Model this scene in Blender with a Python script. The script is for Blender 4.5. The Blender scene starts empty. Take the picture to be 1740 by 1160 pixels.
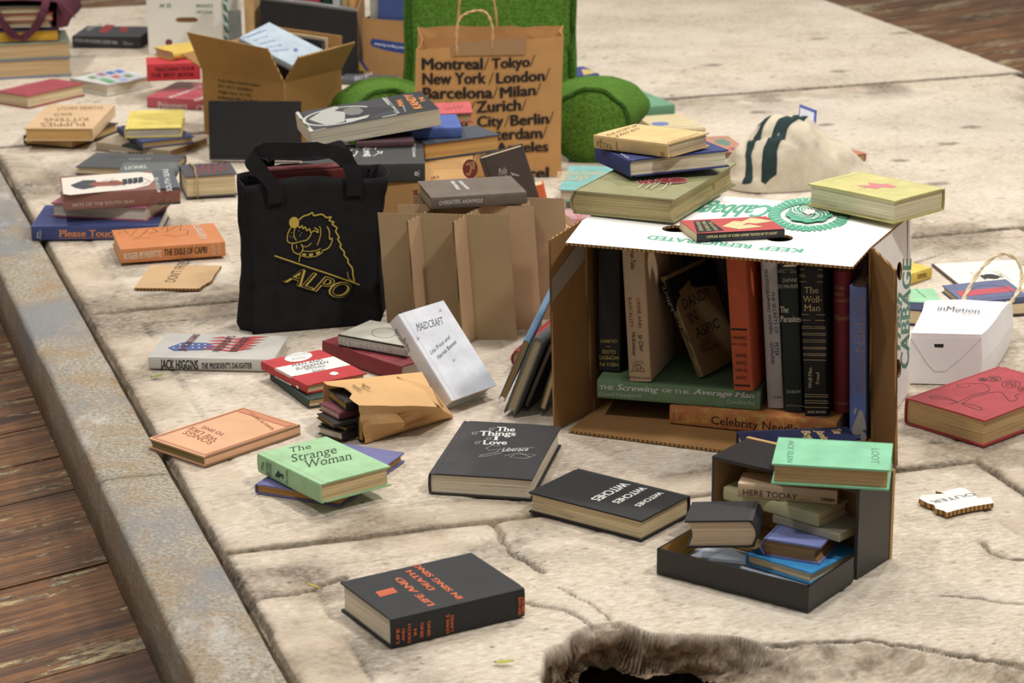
# Sidewalk slab with books, boxes and bags in a room with a worn plank floor
import bpy, bmesh, math, random
import numpy as np
from math import pi, sin, cos, radians
from mathutils import Vector, Matrix, noise as mnoise
from mathutils.geometry import tessellate_polygon
SC = bpy.context.scene
COL = SC.collection
# ---------------------------------------------------------------- camera, world, lights, exposure
cam = bpy.data.objects.new('camera', bpy.data.cameras.new('camera')); COL.objects.link(cam)
cam.data.sensor_width = 36; cam.data.lens = 4220.67 / 1740 * 36
cam.data.clip_start = .05
PITCH, ROLL, CH = .29974883, -.00645477, 1.33245
cp, sp = cos(PITCH), sin(PITCH); cr, sr = cos(ROLL), sin(ROLL)
R_ = Vector((1, 0, 0)); U_ = Vector((0, sp, cp)); F_ = Vector((0, cp, -sp))
r_ = cr * R_ + sr * U_; u_ = -sr * R_ + cr * U_
cam.matrix_world = Matrix((( r_.x, u_.x, -F_.x, 0), (r_.y, u_.y, -F_.y, 0), (r_.z, u_.z, -F_.z, CH), (0, 0, 0, 1)))
cam.data.dof.use_dof = True; cam.data.dof.focus_distance = 3.98; cam.data.dof.aperture_fstop = 8.5
SC.camera = cam
SC.view_settings.view_transform = 'Standard'; SC.view_settings.look = 'None'
SC.view_settings.gamma = 1; SC.view_settings.use_curve_mapping = False
SC.view_settings.exposure = -.12
w = bpy.data.worlds.new('room_light'); SC.world = w; w.use_nodes = True
w.node_tree.nodes['Background'].inputs[0].default_value = (1, .98, .955, 1)
w.node_tree.nodes['Background'].inputs[1].default_value = .31
def area(name, loc, tgt, size, power, col=(1, .965, .92)):
    l = bpy.data.lights.new(name, 'AREA'); l.shape = 'DISK'; l.size = size; l.energy = power; l.color = col
    o = bpy.data.objects.new(name, l); COL.objects.link(o); o.location = loc
    o.rotation_euler = (Vector(tgt) - Vector(loc)).to_track_quat('-Z', 'Y').to_euler()
    o['kind'] = 'structure'
    return o
area('ceiling_lamp_back_right', (2.3, 7.6, 4.2), (0, 4.6, 0), .35, 136)
area('ceiling_lamp_front_right', (2.2, 2.4, 4.2), (0, 4.6, 0), .35, 120)
area('ceiling_lamp_back_left', (-2.2, 7.0, 4.2), (0, 4.6, 0), .35, 92)
area('ceiling_lamp_front_left', (-1.4, 2.2, 4.2), (0, 4.6, 0), .4, 60)
area('ceiling_lamp_middle', (.3, 5.2, 4.4), (.2, 4.6, 0), .7, 76)
# ---------------------------------------------------------------- materials
def lin(c):
    return tuple(((v / 255) / 12.92 if v / 255 <= .04045 else ((v / 255 + .055) / 1.055) ** 2.4) for v in c)
MATS = {}
class NB:
    def __init__(s, name):
        s.m = bpy.data.materials.new(name); s.m.use_nodes = True; s.nt = s.m.node_tree
        s.b = s.nt.nodes['Principled BSDF']; s.co = None
    def n(s, t, **k):
        x = s.nt.nodes.new(t)
        for a, v in k.items():
            if a in x.inputs.keys() if isinstance(a, str) else False: x.inputs[a].default_value = v
            else: setattr(x, a, v)
        return x
    def l(s, a, b): s.nt.links.new(a, b)
    def coord(s):
        if s.co is None: s.co = s.n('ShaderNodeTexCoord').outputs['Object']
        return s.co
    def mapped(s, scale=(1, 1, 1), rot=(0, 0, 0), src=None):
        m = s.n('ShaderNodeMapping'); m.inputs['Scale'].default_value = scale; m.inputs['Rotation'].default_value = rot
        s.l(src or s.coord(), m.inputs['Vector']); return m.outputs[0]
    def noise(s, scale, detail=4, rough=.6, vec=None):
        x = s.n('ShaderNodeTexNoise'); x.inputs['Scale'].default_value = scale; x.inputs['Detail'].default_value = detail
        x.inputs['Roughness'].default_value = rough; s.l(vec or s.coord(), x.inputs['Vector']); return x.outputs['Fac']
    def ramp(s, fac, stops):
        r = s.n('ShaderNodeValToRGB'); e = r.color_ramp.elements
        while len(e) < len(stops): e.new(.5)
        for el, (p, c) in zip(e, stops): el.position = p; el.color = (*c, 1) if len(c) == 3 else c
        s.l(fac, r.inputs[0]); return r.outputs[0]
    def mix(s, fac, a, b, mode='MIX'):
        x = s.n('ShaderNodeMix', data_type='RGBA', blend_type=mode)
        for sock, v in ((x.inputs[0], fac), (x.inputs[6], a), (x.inputs[7], b)):
            if isinstance(v, (int, float)): sock.default_value = v
            elif isinstance(v, tuple): sock.default_value = (*v, 1)
            else: s.l(v, sock)
        return x.outputs[2]
    def bump(s, h, strength=.3, dist=.001, prev=None):
        x = s.n('ShaderNodeBump'); x.inputs['Strength'].default_value = strength; x.inputs['Distance'].default_value = dist
        s.l(h, x.inputs['Height'])
        if prev: s.l(prev, x.inputs['Normal'])
        return x.outputs[0]
    def done(s, col, rough=.6, bump=None, spec=.4):
        if isinstance(col, tuple): s.b.inputs['Base Color'].default_value = (*col, 1)
        else: s.l(col, s.b.inputs['Base Color'])
        if isinstance(rough, (int, float)): s.b.inputs['Roughness'].default_value = rough
        else: s.l(rough, s.b.inputs['Roughness'])
        s.b.inputs['Specular IOR Level'].default_value = spec
        if bump: s.l(bump, s.b.inputs['Normal'])
        return s.m
def g01(a, b): return [(a, (0, 0, 0)), (b, (1, 1, 1))]
def sc(c, k): return tuple(min(1, v * k) for v in c)
def mat(kind, rgb):
    key = (kind, tuple(rgb))
    if key in MATS: return MATS[key]
    c = lin(rgb)
    if kind in ('cloth', 'gloss', 'mottled', 'ink'):      # cover and ink colours evenly desaturated and darkened
        g_ = .3 * c[0] + .55 * c[1] + .15 * c[2]; c = tuple((v * .86 + g_ * .14) * .86 for v in c)
    b = NB(kind + '_%d_%d_%d' % tuple(rgb))
    if kind == 'cloth':
        f = b.noise(28, 5); col = b.mix(b.ramp(f, g01(.3, .75)), sc(c, .86), sc(c, 1.12))
        sp_ = b.ramp(b.noise(420, 2), g01(.66, .74)); col = b.mix(b.mix(.35, (0, 0, 0), sp_), col, tuple(min(1, v * 1.6 + .03) for v in c))
        m = b.done(col, .62, b.bump(b.noise(900, 2), .25, .0004), .35)
    elif kind == 'gloss':
        f = b.noise(18, 4); col = b.mix(b.ramp(f, g01(.3, .75)), sc(c, .92), sc(c, 1.06))
        m = b.done(col, .34, b.bump(b.noise(60, 3), .08, .001), .45)
    elif kind == 'mottled':
        f = b.ramp(b.noise(55, 6, .75), [(.3, sc(c, .7)), (.5, c), (.62, sc((c[0], c[1] * 1.9, c[2] * 1.2), 1.0)), (.75, sc(c, .8))])
        m = b.done(f, .4)
    elif kind == 'pages':
        v = b.mapped((4, 4, 520)); f = b.noise(1.0, 4, .65, v)
        col = b.mix(b.ramp(f, g01(.34, .62)), sc(c, .55), sc(c, 1.08))
        dk = b.ramp(b.noise(1.0, 2, .5, b.mapped((11, 11, 260))), [(.27, (1, 1, 1)), (.33, (0, 0, 0))]); col = b.mix(b.mix(.6, (0, 0, 0), dk), col, sc(c, .22))
        st = b.ramp(b.noise(14, 4), g01(.35, .7)); col = b.mix(b.mix(.35, (0, 0, 0), st), col, sc((c[0], c[1] * .88, c[2] * .7), .9))
        m = b.done(col, .8, b.bump(f, .5, .0008), .2)
    elif kind == 'card':
        f = b.noise(9, 4); col = b.mix(b.ramp(f, g01(.3, .75)), sc(c, .9), sc(c, 1.08))
        sp_ = b.ramp(b.noise(260, 3, .7), g01(.6, .72)); col = b.mix(b.mix(.3, (0, 0, 0), sp_), col, sc(c, .68))
        fl = b.noise(1, 2, .5, b.mapped((2, 260, 2)))
        m = b.done(col, .75, b.bump(fl, .08, .0006), .25)
    elif kind == 'flute':
        wv = b.n('ShaderNodeTexWave'); wv.inputs['Scale'].default_value = 45; wv.inputs['Distortion'].default_value = 2
        b.l(b.coord(), wv.inputs['Vector'])
        col = b.mix(b.ramp(wv.outputs['Fac'], g01(.35, .6)), sc(c, .35), sc(c, 1.05)); m = b.done(col, .85, None, .15)
    elif kind == 'kraft':
        f = b.noise(7, 5); col = b.mix(b.ramp(f, g01(.3, .75)), sc(c, .88), sc(c, 1.1))
        fb = b.noise(1, 3, .6, b.mapped((300, 60, 60)))
        m = b.done(col, .7, b.bump(b.noise(22, 3), .35, .004, b.bump(fb, .1, .0005)), .3)
    elif kind == 'paper':
        f = b.noise(12, 4); col = b.mix(b.ramp(f, g01(.3, .75)), sc(c, .95), sc(c, 1.03))
        m = b.done(col, .6, b.bump(b.noise(16, 3), .09, .002), .3)
    elif kind == 'fabric':
        f = b.noise(30, 4); col = b.mix(b.ramp(f, g01(.3, .75)), sc(c, .8), sc(c, 1.25))
        sp_ = b.ramp(b.noise(330, 2, .4), g01(.74, .78)); col = b.mix(b.mix(.4, (0, 0, 0), sp_), col, tuple(min(1, v + .1) for v in c))
        m = b.done(col, .9, b.bump(b.noise(700, 2), .5, .0008, b.bump(b.noise(20, 3), .4, .004)), .12)
    elif kind == 'canvas':
        f = b.noise(24, 5, .7); col = b.mix(b.ramp(f, g01(.3, .72)), sc(c, .8), sc(c, 1.08))
        m = b.done(col, .9, b.bump(b.noise(500, 2), .5, .001, b.bump(b.noise(26, 3), .5, .006)), .12)
    elif kind == 'felt':
        f = b.noise(150, 4, .7); col = b.mix(b.ramp(f, g01(.36, .66)), sc(c, .55), sc(c, 1.35))
        m = b.done(col, .95, b.bump(f, .8, .004), .08)
    elif kind == 'ink':
        m = b.done(c, .55, None, .3)
    else:
        m = b.done(c, .5)
    MATS[key] = m; return m
# ---------------------------------------------------------------- mesh helpers
def finish(name, bm, mats, parent=None, smooth=False, loc=None):
    me = bpy.data.meshes.new(name); bm.normal_update(); bm.to_mesh(me); bm.free()
    for m in (mats if isinstance(mats, (list, tuple)) else [mats]): me.materials.append(m)
    if smooth:
        for p in me.polygons: p.use_smooth = True
    o = bpy.data.objects.new(name, me); COL.objects.link(o)
    if parent: o.parent = parent
    if loc: o.location = loc
    return o
def tag(o, label, cat, group=None):
    o['label'] = label; o['category'] = cat
    if group: o['group'] = group
    return o
def thing(name, label, cat, loc=(0, 0, 0), M=None, group=None):
    o = bpy.data.objects.new(name, None); COL.objects.link(o); o.empty_display_size = .05
    if M is not None: o.matrix_world = M
    else: o.location = loc
    return tag(o, label, cat, group)
def struct(o): o['kind'] = 'structure'; return o
def quad(bm, pts, mi=0):
    f = bm.faces.new([bm.verts.new(p) for p in pts]); f.material_index = mi; return f
def box(bm, x0, x1, y0, y1, z0, z1, mi=0):
    v = [bm.verts.new(p) for p in ((x0, y0, z0), (x1, y0, z0), (x1, y1, z0), (x0, y1, z0), (x0, y0, z1), (x1, y0, z1), (x1, y1, z1), (x0, y1, z1))]
    fs = []
    for q in ((3, 2, 1, 0), (4, 5, 6, 7), (0, 1, 5, 4), (1, 2, 6, 5), (2, 3, 7, 6), (3, 0, 4, 7)):
        f = bm.faces.new([v[i] for i in q]); f.material_index = mi; fs.append(f)
    return fs
def bevel(bm, w, seg=2, edges=None):
    bmesh.ops.bevel(bm, geom=edges or bm.edges[:], offset=w, segments=seg, affect='EDGES', clamp_overlap=True)
def plate(bm, outline, normal, th, mi=(0, 1, 2), holes=()):
    """flat sheet: 3D outline (planar), thickness th along -normal; mi = front, back, edge material"""
    n = Vector(normal).normalized(); loops = [[Vector(p) for p in outline]] + [[Vector(p) for p in h] for h in holes]
    tris = tessellate_polygon(loops); flat = [p for l in loops for p in l]
    vf = [bm.verts.new(p) for p in flat]; vb = [bm.verts.new(p - n * th) for p in flat]
    for t in tris:
        a, b, c = (flat[i] for i in t)
        if (b - a).cross(c - a).length < 1e-12: continue
        fl = (b - a).cross(c - a).dot(n) < 0
        t1 = t[::-1] if fl else t
        try:
            f = bm.faces.new([vf[i] for i in t1]); f.material_index = mi[0]
            f = bm.faces.new([vb[i] for i in t1[::-1]]); f.material_index = mi[1]
        except ValueError: pass
    k = 0
    for l in loops:
        for i in range(len(l)):
            a, b = k + i, k + (i + 1) % len(l)
            f = bm.faces.new([vf[a], vb[a], vb[b], vf[b]]); f.material_index = mi[2]
        k += len(l)
def tube(bm, pts, r, seg=8, mi=0, closed=False):
    pts = [Vector(p) for p in pts]; n = len(pts); rings = []
    up = Vector((.13, .21, .97))
    for i, p in enumerate(pts):
        a = pts[(i - 1) % n] if closed or i > 0 else p; b = pts[(i + 1) % n] if closed or i < n - 1 else p
        t = (b - a).normalized(); s = t.cross(up)
        if s.length < 1e-3: s = t.orthogonal()
        s.normalize(); q = s.cross(t); rr = r[i] if isinstance(r, (list, tuple)) else r
        rings.append([bm.verts.new(p + (s * cos(2 * pi * k / seg) + q * sin(2 * pi * k / seg)) * rr) for k in range(seg)])
    for i in range(n if closed else n - 1):
        for k in range(seg):
            f = bm.faces.new([rings[i][k], rings[i][(k + 1) % seg], rings[(i + 1) % n][(k + 1) % seg], rings[(i + 1) % n][k]]); f.material_index = mi; f.smooth = True
    if not closed:
        for rg in (rings[0][::-1], rings[-1]):
            f = bm.faces.new(rg); f.material_index = mi
def loft(bm, loops, mi=0, closed=True, cap0=False, cap1=False, smooth=True):
    V = [[bm.verts.new(p) for p in l] for l in loops]; m = len(V[0])
    for i in range(len(V) - 1):
        for k in range(m if closed else m - 1):
            f = bm.faces.new([V[i][k], V[i][(k + 1) % m], V[i + 1][(k + 1) % m], V[i + 1][k]]); f.material_index = mi; f.smooth = smooth
    if cap0: f = bm.faces.new(V[0][::-1]); f.material_index = mi
    if cap1: f = bm.faces.new(V[-1]); f.material_index = mi
    return V
def ribbon(bm, pts, widths, side, th, mi=0):
    """strap: centre line, width along side vectors, thickness"""
    L = []
    n = len(pts)
    for i in range(n):
        p = Vector(pts[i]); s = Vector(side[i]).normalized(); t = (Vector(pts[min(i + 1, n - 1)]) - Vector(pts[max(i - 1, 0)])).normalized()
        nn = s.cross(t).normalized(); w_ = widths[i] if isinstance(widths, (list, tuple)) else widths
        L.append([p + s * w_ / 2 + nn * th / 2, p - s * w_ / 2 + nn * th / 2, p - s * w_ / 2 - nn * th / 2, p + s * w_ / 2 - nn * th / 2])
    loft(bm, L, mi, True, True, True, False)
def crv(pts, n=8):
    P_ = [Vector(p) for p in pts]; out = []
    for i in range(len(P_) - 1):
        a, b, c, d = P_[max(i - 1, 0)], P_[i], P_[i + 1], P_[min(i + 2, len(P_) - 1)]
        for k in range(n):
            t = k / n; out.append(.5 * ((2 * b) + (c - a) * t + (2 * a - 5 * b + 4 * c - d) * t * t + (3 * b - a - 3 * c + d) * t ** 3))
    out.append(P_[-1]); return out
def wob(p, s, a):
    return Vector(mnoise.noise_vector(Vector(p) * s)) * a
# ---------------------------------------------------------------- data: things measured on the spot (metres; marks in millimetres)
BOOKS = [
 {'key':'sing','style':'h','cover':(42,42,44),'pages':(226,216,196),'label':'black cloth hardback with orange capital lettering at the front edge of the pavement','group':'books scattered on the pavement','d':(.2016,.1459,.0421),'o':(-.1591,2.9624,0),'R':(.8643,-.503,0,.503,.8643,0,0,0,1),'marks':[('T','top','LIFE AND',[71.7,11.4,76.9,118.3,61.7,12.3],(222,100,40),'b'),('T','top','DEATH',[97.4,56.9,100.8,132.8,88.4,57.5],(222,100,40),'b'),('T','top','IN SING SING',[114.6,11.8,119.4,147.4,105.7,12.4],(222,100,40),'b'),('P','top',[23.8,89.6,51.1,91.4,49.5,74,22.1,71.9],(222,100,40)),('L','top',[23.8,85.3,50,86.6],.5,(40,38,38)),('L','top',[23.7,80.5,50.1,82.2],.5,(40,38,38)),('L','top',[23.7,75.7,50.3,77.9],.5,(40,38,38)),('T','spine','LIFE',[11.2,5.9,11.7,27.9,6.9,5.9],(222,100,40),'b'),('T','spine','AND',[19.2,8.4,19.6,26.1,14.9,8.5],(222,100,40),'b'),('T','spine','DEATH',[28.1,3.5,28.6,30.1,23.7,3.6],(222,100,40),'b'),('T','spine','IN',[36.9,12,37,21.5,32.5,12.1],(222,100,40),'b'),('T','spine','SING',[46.4,6.6,46.8,27.9,42,6.6],(222,100,40),'b'),('T','spine','SING',[56.8,6.5,57.2,27.9,52.4,6.5],(222,100,40),'b'),('T','spine','LEWIS E.',[85.1,3.5,85.5,32.3,80.6,3.5],(222,100,40),'b'),('T','spine','LAWES',[91.6,5.3,92,28.9,87.1,5.3],(222,100,40),'b'),('T','spine','NEW HOME',[194.8,5.9,195,31.6,190.2,5.9],(222,100,40),'b'),('T','spine','LIBRARY',[200.3,6.6,200.4,31.2,195.7,6.6],(222,100,40),'b')]},
 {'key':'witch','style':'h','cover':(36,35,36),'pages':(216,198,160),'label':'black hardback with one white word repeated three times in shrinking size','group':'books scattered on the pavement','d':(.2012,.1295,.0323),'o':(.2621,3.4344,0),'R':(-.7999,-.6002,0,.6002,-.7999,0,0,0,1),'marks':[('T','top','WITCHES',[112,14.7,110.6,100.8,96.5,15.1],(232,230,224),'bs'),('T','top','WITCHES',[78.5,13.5,78.3,92.4,66.3,14.2],(232,230,224),'bs'),('T','top','WITCHES',[45.2,16.1,43,85.3,35.7,16.8],(232,230,224),'bs')]},
 {'key':'love','style':'h','cover':(58,56,57),'pages':(226,216,196),'label':'large black hardback with ornate white title and a white signature','group':'books scattered on the pavement','d':(.248,.1604,.0336),'o':(-.0796,3.7748,0),'R':(-.1971,.9804,0,-.9804,-.1971,0,0,0,1),'marks':[('T','top','The',[44.6,63.4,41.9,93.3,23.6,60.6],(232,230,224),'bs'),('T','top','Things',[69,41.1,63,98.6,47.4,38],(232,230,224),'bs'),('T','top','I',[88,67.4,87.3,76,69.1,65],(232,230,224),'bs'),('T','top','Love',[111,55.3,106.7,93.3,90.7,52.4],(232,230,224),'bs'),('L','top',[29.1,60.2,30.4,52.8,37.2,50.1,42.6,54.7,38.3,58.6,34.4,55.4],.9,(232,230,224)),('L','top',[52.8,37.9,54.1,30.5,60.8,27.8,66.2,32.5,61.9,36.4,58.1,33.2],.9,(232,230,224)),('L','top',[75.2,65.3,76.5,58,83.2,55.3,88.5,59.9,84.3,63.7,80.5,60.5],.9,(232,230,224)),('L','top',[96.9,51.7,98.2,44.4,104.8,41.7,110,46.3,105.9,50.1,102.1,47],.9,(232,230,224)),('L','top',[115.8,85.9,115.1,70.7,128.2,64.7,138.7,72.7,127.2,89.4,143.3,85.1,161.6,63.1,167.8,61.5,164.2,72.2,145,94.1],.7,(232,230,224)),('T','top','Liberace',[140.3,92,131.4,131.7,123.6,90.1],(232,230,224),'i'),('L','top',[135.2,92.1,121.3,112.5,114.8,138.7],.6,(232,230,224)),('L','top',[159.2,99.9,147.5,117.6,147.1,147.7,165.3,135.4,164.1,109.5,140.5,119.1,160,141.5],.6,(232,230,224))],'warp':.003},
 {'key':'songs','style':'j','cover':(240,180,130),'pages':(150,134,90),'label':'thin orange songbook with brown ruled border lying beside the curb','group':'books scattered on the pavement','d':(.2037,.1365,.017),'o':(-.4806,3.6555,0),'R':(.671,-.7415,0,.7415,.671,0,0,0,1),'marks':[('T','top','SONGS',[58.5,41.6,65.1,116,43.5,39.5],(150,70,40),''),('T','top','WE LIKE',[70.8,47,82.9,125.6,58.5,44.8],(150,70,40),''),('T','top','TO SING',[94.4,57.5,97.2,112.5,84.4,55.9],(150,70,40),''),('P','spine',[0,.2,203.7,.2,203.7,16.8,0,16.8],(160,122,84)),('P','top',[0,0,203.7,0,203.7,1.8,0,1.8],(150,112,76)),('L','top',[5,5,198.7,5,198.7,131.5,5,131.5,5,5],2.2,(188,104,66)),('L','top',[8.5,8.5,195.2,8.5,195.2,128,8.5,128,8.5,8.5],1,(188,104,66)),('P','top',[181.7,10,194.7,10,194.7,126.5,181.7,126.5],(212,132,92)),('T','top','SONGS OF THE DAY',[162.4,17.5,194.2,108.6,154.5,13.3],(150,70,40),'')],'coverpart':'cover'},
 {'key':'higg','style':'j','cover':(206,202,192),'pages':(226,216,196),'label':'off-white jacketed hardback with red and blue flag design and black spine lettering','group':'books scattered on the pavement','d':(.2234,.1424,.0232),'o':(-.6392,4.1599,0),'R':(.9951,.099,0,-.099,.9951,0,0,0,1),'marks':[('T','spine','JACK HIGGINS',[20.9,1.8,88.7,1.9,21.7,18.3],(40,38,40),'b'),('T','spine',"THE PRESIDENT'S DAUGHTER",[94.4,3.7,185.1,6.4,94.8,13.6],(40,38,40),'bs'),('P','top',[22.3,53.2,42.6,88.3,87.3,87.8,110.3,65.3,88.6,45,38.4,35.8],(84,100,160)),('P','top',[87,117.6,107.3,127.4,129.9,116.9,163,134.5,190.9,133.9,166,119.7,135.8,107.8,109.6,116.7],(196,66,60)),('P','top',[85.9,99.8,107.8,109.7,131.1,99.3,160.9,116.5,187,115.8,163.8,101.8,137,90.3,110.1,99],(196,66,60)),('P','top',[84.9,82.2,108.3,92.1,132.3,81.8,158.8,98.7,183.2,97.9,161.7,84.1,138.2,72.9,110.5,81.5],(196,66,60)),('P','top',[83.9,64.6,108.8,74.6,133.5,64.5,156.7,81,179.5,80.1,159.6,66.5,139.3,55.6,111,64.1],(196,66,60)),('P','top',[82.9,47.2,109.2,57.2,134.7,47.3,154.6,63.4,175.7,62.4,157.5,49,140.5,38.5,111.5,46.8],(196,66,60)),('P','top',[28,72.4,31.1,72.6,32.4,67.3,29.2,67.1],(220,220,225)),('P','top',[39.1,73.2,42.3,73.5,43.5,68.2,40.3,67.9],(220,220,225)),('P','top',[50.2,74.1,53.4,74.3,54.6,69.1,51.4,68.8],(220,220,225)),('P','top',[61.4,75,64.6,75.2,65.7,69.9,62.6,69.7],(220,220,225)),('P','top',[72.5,75.8,75.7,76.1,76.9,70.8,73.7,70.5],(220,220,225)),('P','top',[83.7,76.7,86.8,76.9,88,71.6,84.8,71.4],(220,220,225)),('P','top',[32.2,53.9,35.4,54.2,36.6,48.9,33.4,48.7],(220,220,225)),('P','top',[43.3,54.8,46.5,55,47.7,49.8,44.5,49.6],(220,220,225)),('P','top',[54.4,55.7,57.6,55.9,58.8,50.7,55.6,50.4],(220,220,225)),('P','top',[65.5,56.5,68.7,56.8,69.8,51.5,66.7,51.3],(220,220,225)),('P','top',[76.6,57.4,79.8,57.6,80.9,52.4,77.8,52.1],(220,220,225)),('P','top',[87.7,58.2,90.9,58.5,92,53.2,88.8,53],(220,220,225)),('T','top','JACK HIGGINS',[56.5,35.9,63.9,135.1,44,37.6],(120,70,68),'b'),('T','top',"PRESIDENT'S",[120.4,36.9,130.6,129.2,106.5,38.5],(120,70,68),'b'),('T','top','DAUGHTER',[150,39.2,158.9,124.6,136,40.7],(120,70,68),'b')]},
 {'key':'pgreen','style':'h','cover':(46,66,58),'pages':(216,198,160),'label':'dark green hardback beneath the red and white striped book','group':'books scattered on the pavement','d':(.1741,.1167,.0152),'o':(-.4197,4.0942,0),'R':(.4483,.8939,0,-.8939,.4483,0,0,0,1),'marks':[]},
 {'key':'peng','style':'h','cover':(200,40,44),'pages':(216,198,160),'label':'red and white banded hardback with white oval on top of the dark green book','group':'books scattered on the pavement','d':(.1628,.1176,.0163),'o':(-.4355,4.1019,.0158),'R':(.55,.8352,0,-.8352,.55,0,0,0,1),'marks':[('P','top',[48.9,2,107.5,2,107.5,117.3,48.9,117.3],(236,232,226)),('P','spine',[48.9,.2,107.5,.2,107.5,16.1,48.9,16.1],(236,232,226)),('P','top',[21.6,89.9,27.3,85.8,32.3,80.3,36.3,73.7,38.9,66.6,40,59.4,39.6,52.6,37.6,46.6,34.2,41.9,29.7,38.7,24.3,37.4,18.4,37.8,12.4,40.2,6.6,44.2,1.6,49.7,-2.4,56.2,-5.1,63.4,-6.3,70.6,-5.9,77.5,-3.9,83.6,-.5,88.4,4.1,91.6,9.6,92.9,15.5,92.3],(238,234,228)),('T','top','PENGUIN',[7.8,47.1,14,85.7,-5.5,52.9],(160,160,160),''),('T','top','BOOKS',[28,47.1,31.1,71.8,16,52.3],(160,160,160),''),('T','top','MAN AND',[62,29.4,62.8,88.6,48.7,34.5],(90,90,94),''),('T','top','SUPERMAN',[82,25.4,77,91.2,68.8,30.4],(90,90,94),''),('T','top','BERNARD',[90.1,39.2,93.2,76.8,79.1,43.1],(150,150,150),''),('T','top','SHAW',[107.9,43.2,109.6,67.6,97,47.1],(150,150,150),''),('P','top',[130.2,62.5,124.8,72.1,131.3,77.2,141.7,74.8,144.2,65.4,138.2,61],(240,236,230)),('P','spine',[127.6,6.4,134.1,8.9,138.6,6.2,134.4,1.8,129,2.8],(240,236,230)),('T','spine','MAN AND SUPERMAN',[46,.5,99,1.8,47.9,4.2],(70,70,74),'')]},
 {'key':'redd','style':'h','cover':(148,48,54),'pages':(214,206,190),'label':'thick red hardback under the grey and black book','group':'books scattered on the pavement','d':(.212,.142,.0307),'o':(-.3383,4.2249,0),'R':(.6901,.7237,0,-.7237,.6901,0,0,0,1),'marks':[]},
 {'key':'diary','style':'h','cover':(188,184,168),'pages':(226,216,196),'label':'pale grey linen hardback with black lettered spine and a brown ring stain','group':'books scattered on the pavement','d':(.1446,.1012,.0215),'o':(-.3069,4.1897,.0313),'R':(.8552,.5184,0,-.5184,.8552,0,0,0,1),'marks':[('P','spine',[0,.3,144.6,.3,144.6,21.2,0,21.2],(40,40,42)),('P','top',[0,0,144.6,0,144.6,1.6,0,1.6],(40,40,42)),('T','spine','THE DIARY OF A MADMAN – GOGOL',[10,2.5,143.1,5.7,10.3,12.8],(232,230,224),'b'),('L','top',[84.6,58.2,87.9,52.3,90,46,90.8,39.9,90.3,34.1,88.4,29.1,85.3,25.1,81.2,22.3,76.3,20.8,70.8,20.7,65,22.1,59.3,24.9,53.9,28.8,49.1,33.8,45.2,39.5,42.4,45.7,40.9,51.9,40.7,58,41.9,63.5,44.4,68.1,48,71.6,52.6,73.8,58,74.5,63.7,73.8,69.6,71.7,75.2,68.2,80.3,63.7,84.6,58.2],1.2,(150,112,66))]},
 {'key':'purp','style':'h','cover':(112,112,166),'pages':(200,150,90),'label':'purple-blue hardback half hidden under the mint green book','group':'books scattered on the pavement','d':(.2141,.1481,.0156),'o':(-.3054,3.7348,0),'R':(-.4049,.9143,0,-.9143,-.4049,0,0,0,1),'marks':[]},
 {'key':'strange','style':'h','cover':(160,206,150),'pages':(222,196,150),'label':'mint green hardback with dark green serif title tilted on the purple book','group':'books scattered on the pavement','d':(.1834,.1247,.0312),'o':(-.3917,3.5862,.0162),'R':(.5859,.8101,-.0211,-.8101,.5862,.0126,.0226,.0097,.9997),'marks':[('T','top','The',[30.2,40.9,35.7,76.4,9.4,52.2],(44,74,52),'s'),('T','top','Strange',[71.9,19.7,79.5,95.5,40.6,37],(44,74,52),'s'),('T','top','Woman',[109.1,19.6,119.4,97.6,78.4,36.7],(44,74,52),'s'),('T','spine','The',[19.9,8.1,21.5,22.2,11.1,7.5],(30,50,36),'s'),('T','spine','Strange',[32.1,3.4,34.5,25.7,23.4,2.9],(30,50,36),'s'),('T','spine','Woman',[41.4,3.1,43.9,26,32.7,2.5],(30,50,36),'s'),('P','spine',[60.1,17.1,64.4,20.8,68,17.5,79.8,17.8,76.3,9,74.3,14.9,63.1,8.2,60.7,10.1,52.5,7.9],(30,50,36)),('T','spine','WILLIAMS',[90.2,3.8,92.6,27.7,84.3,3.6],(50,80,56),'')]},
 {'key':'please','style':'h','cover':(62,72,128),'pages':(226,216,196),'label':'large blue hardback with orange spine lettering at the bottom of a stack by the curb','group':'books scattered on the pavement','d':(.2674,.1835,.0312),'o':(-1.0073,5.0497,0),'R':(.9999,-.014,0,.014,.9999,0,0,0,1),'marks':[('T','spine','Please Touch',[57.2,8.4,180.1,7.2,58.1,22.6],(224,140,60),'bs'),('L','spine',[57.6,4.6,183,4.5],.9,(224,140,60)),('T','spine','Jane',[14.1,5.7,14.9,18.6,9.7,5.7],(232,230,224),''),('T','spine','Howard',[19.6,4,20.7,21.7,15.8,4],(232,230,224),'')]},
 {'key':'pinkb','style':'h','cover':(186,104,126),'pages':(226,216,196),'label':'pink hardback between the large blue book and the brown jacketed book','group':'books scattered on the pavement','d':(.214,.1434,.0302),'o':(-.7366,5.221,.0318),'R':(-.974,-.2266,0,.2266,-.974,0,0,0,1),'marks':[]},
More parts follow.
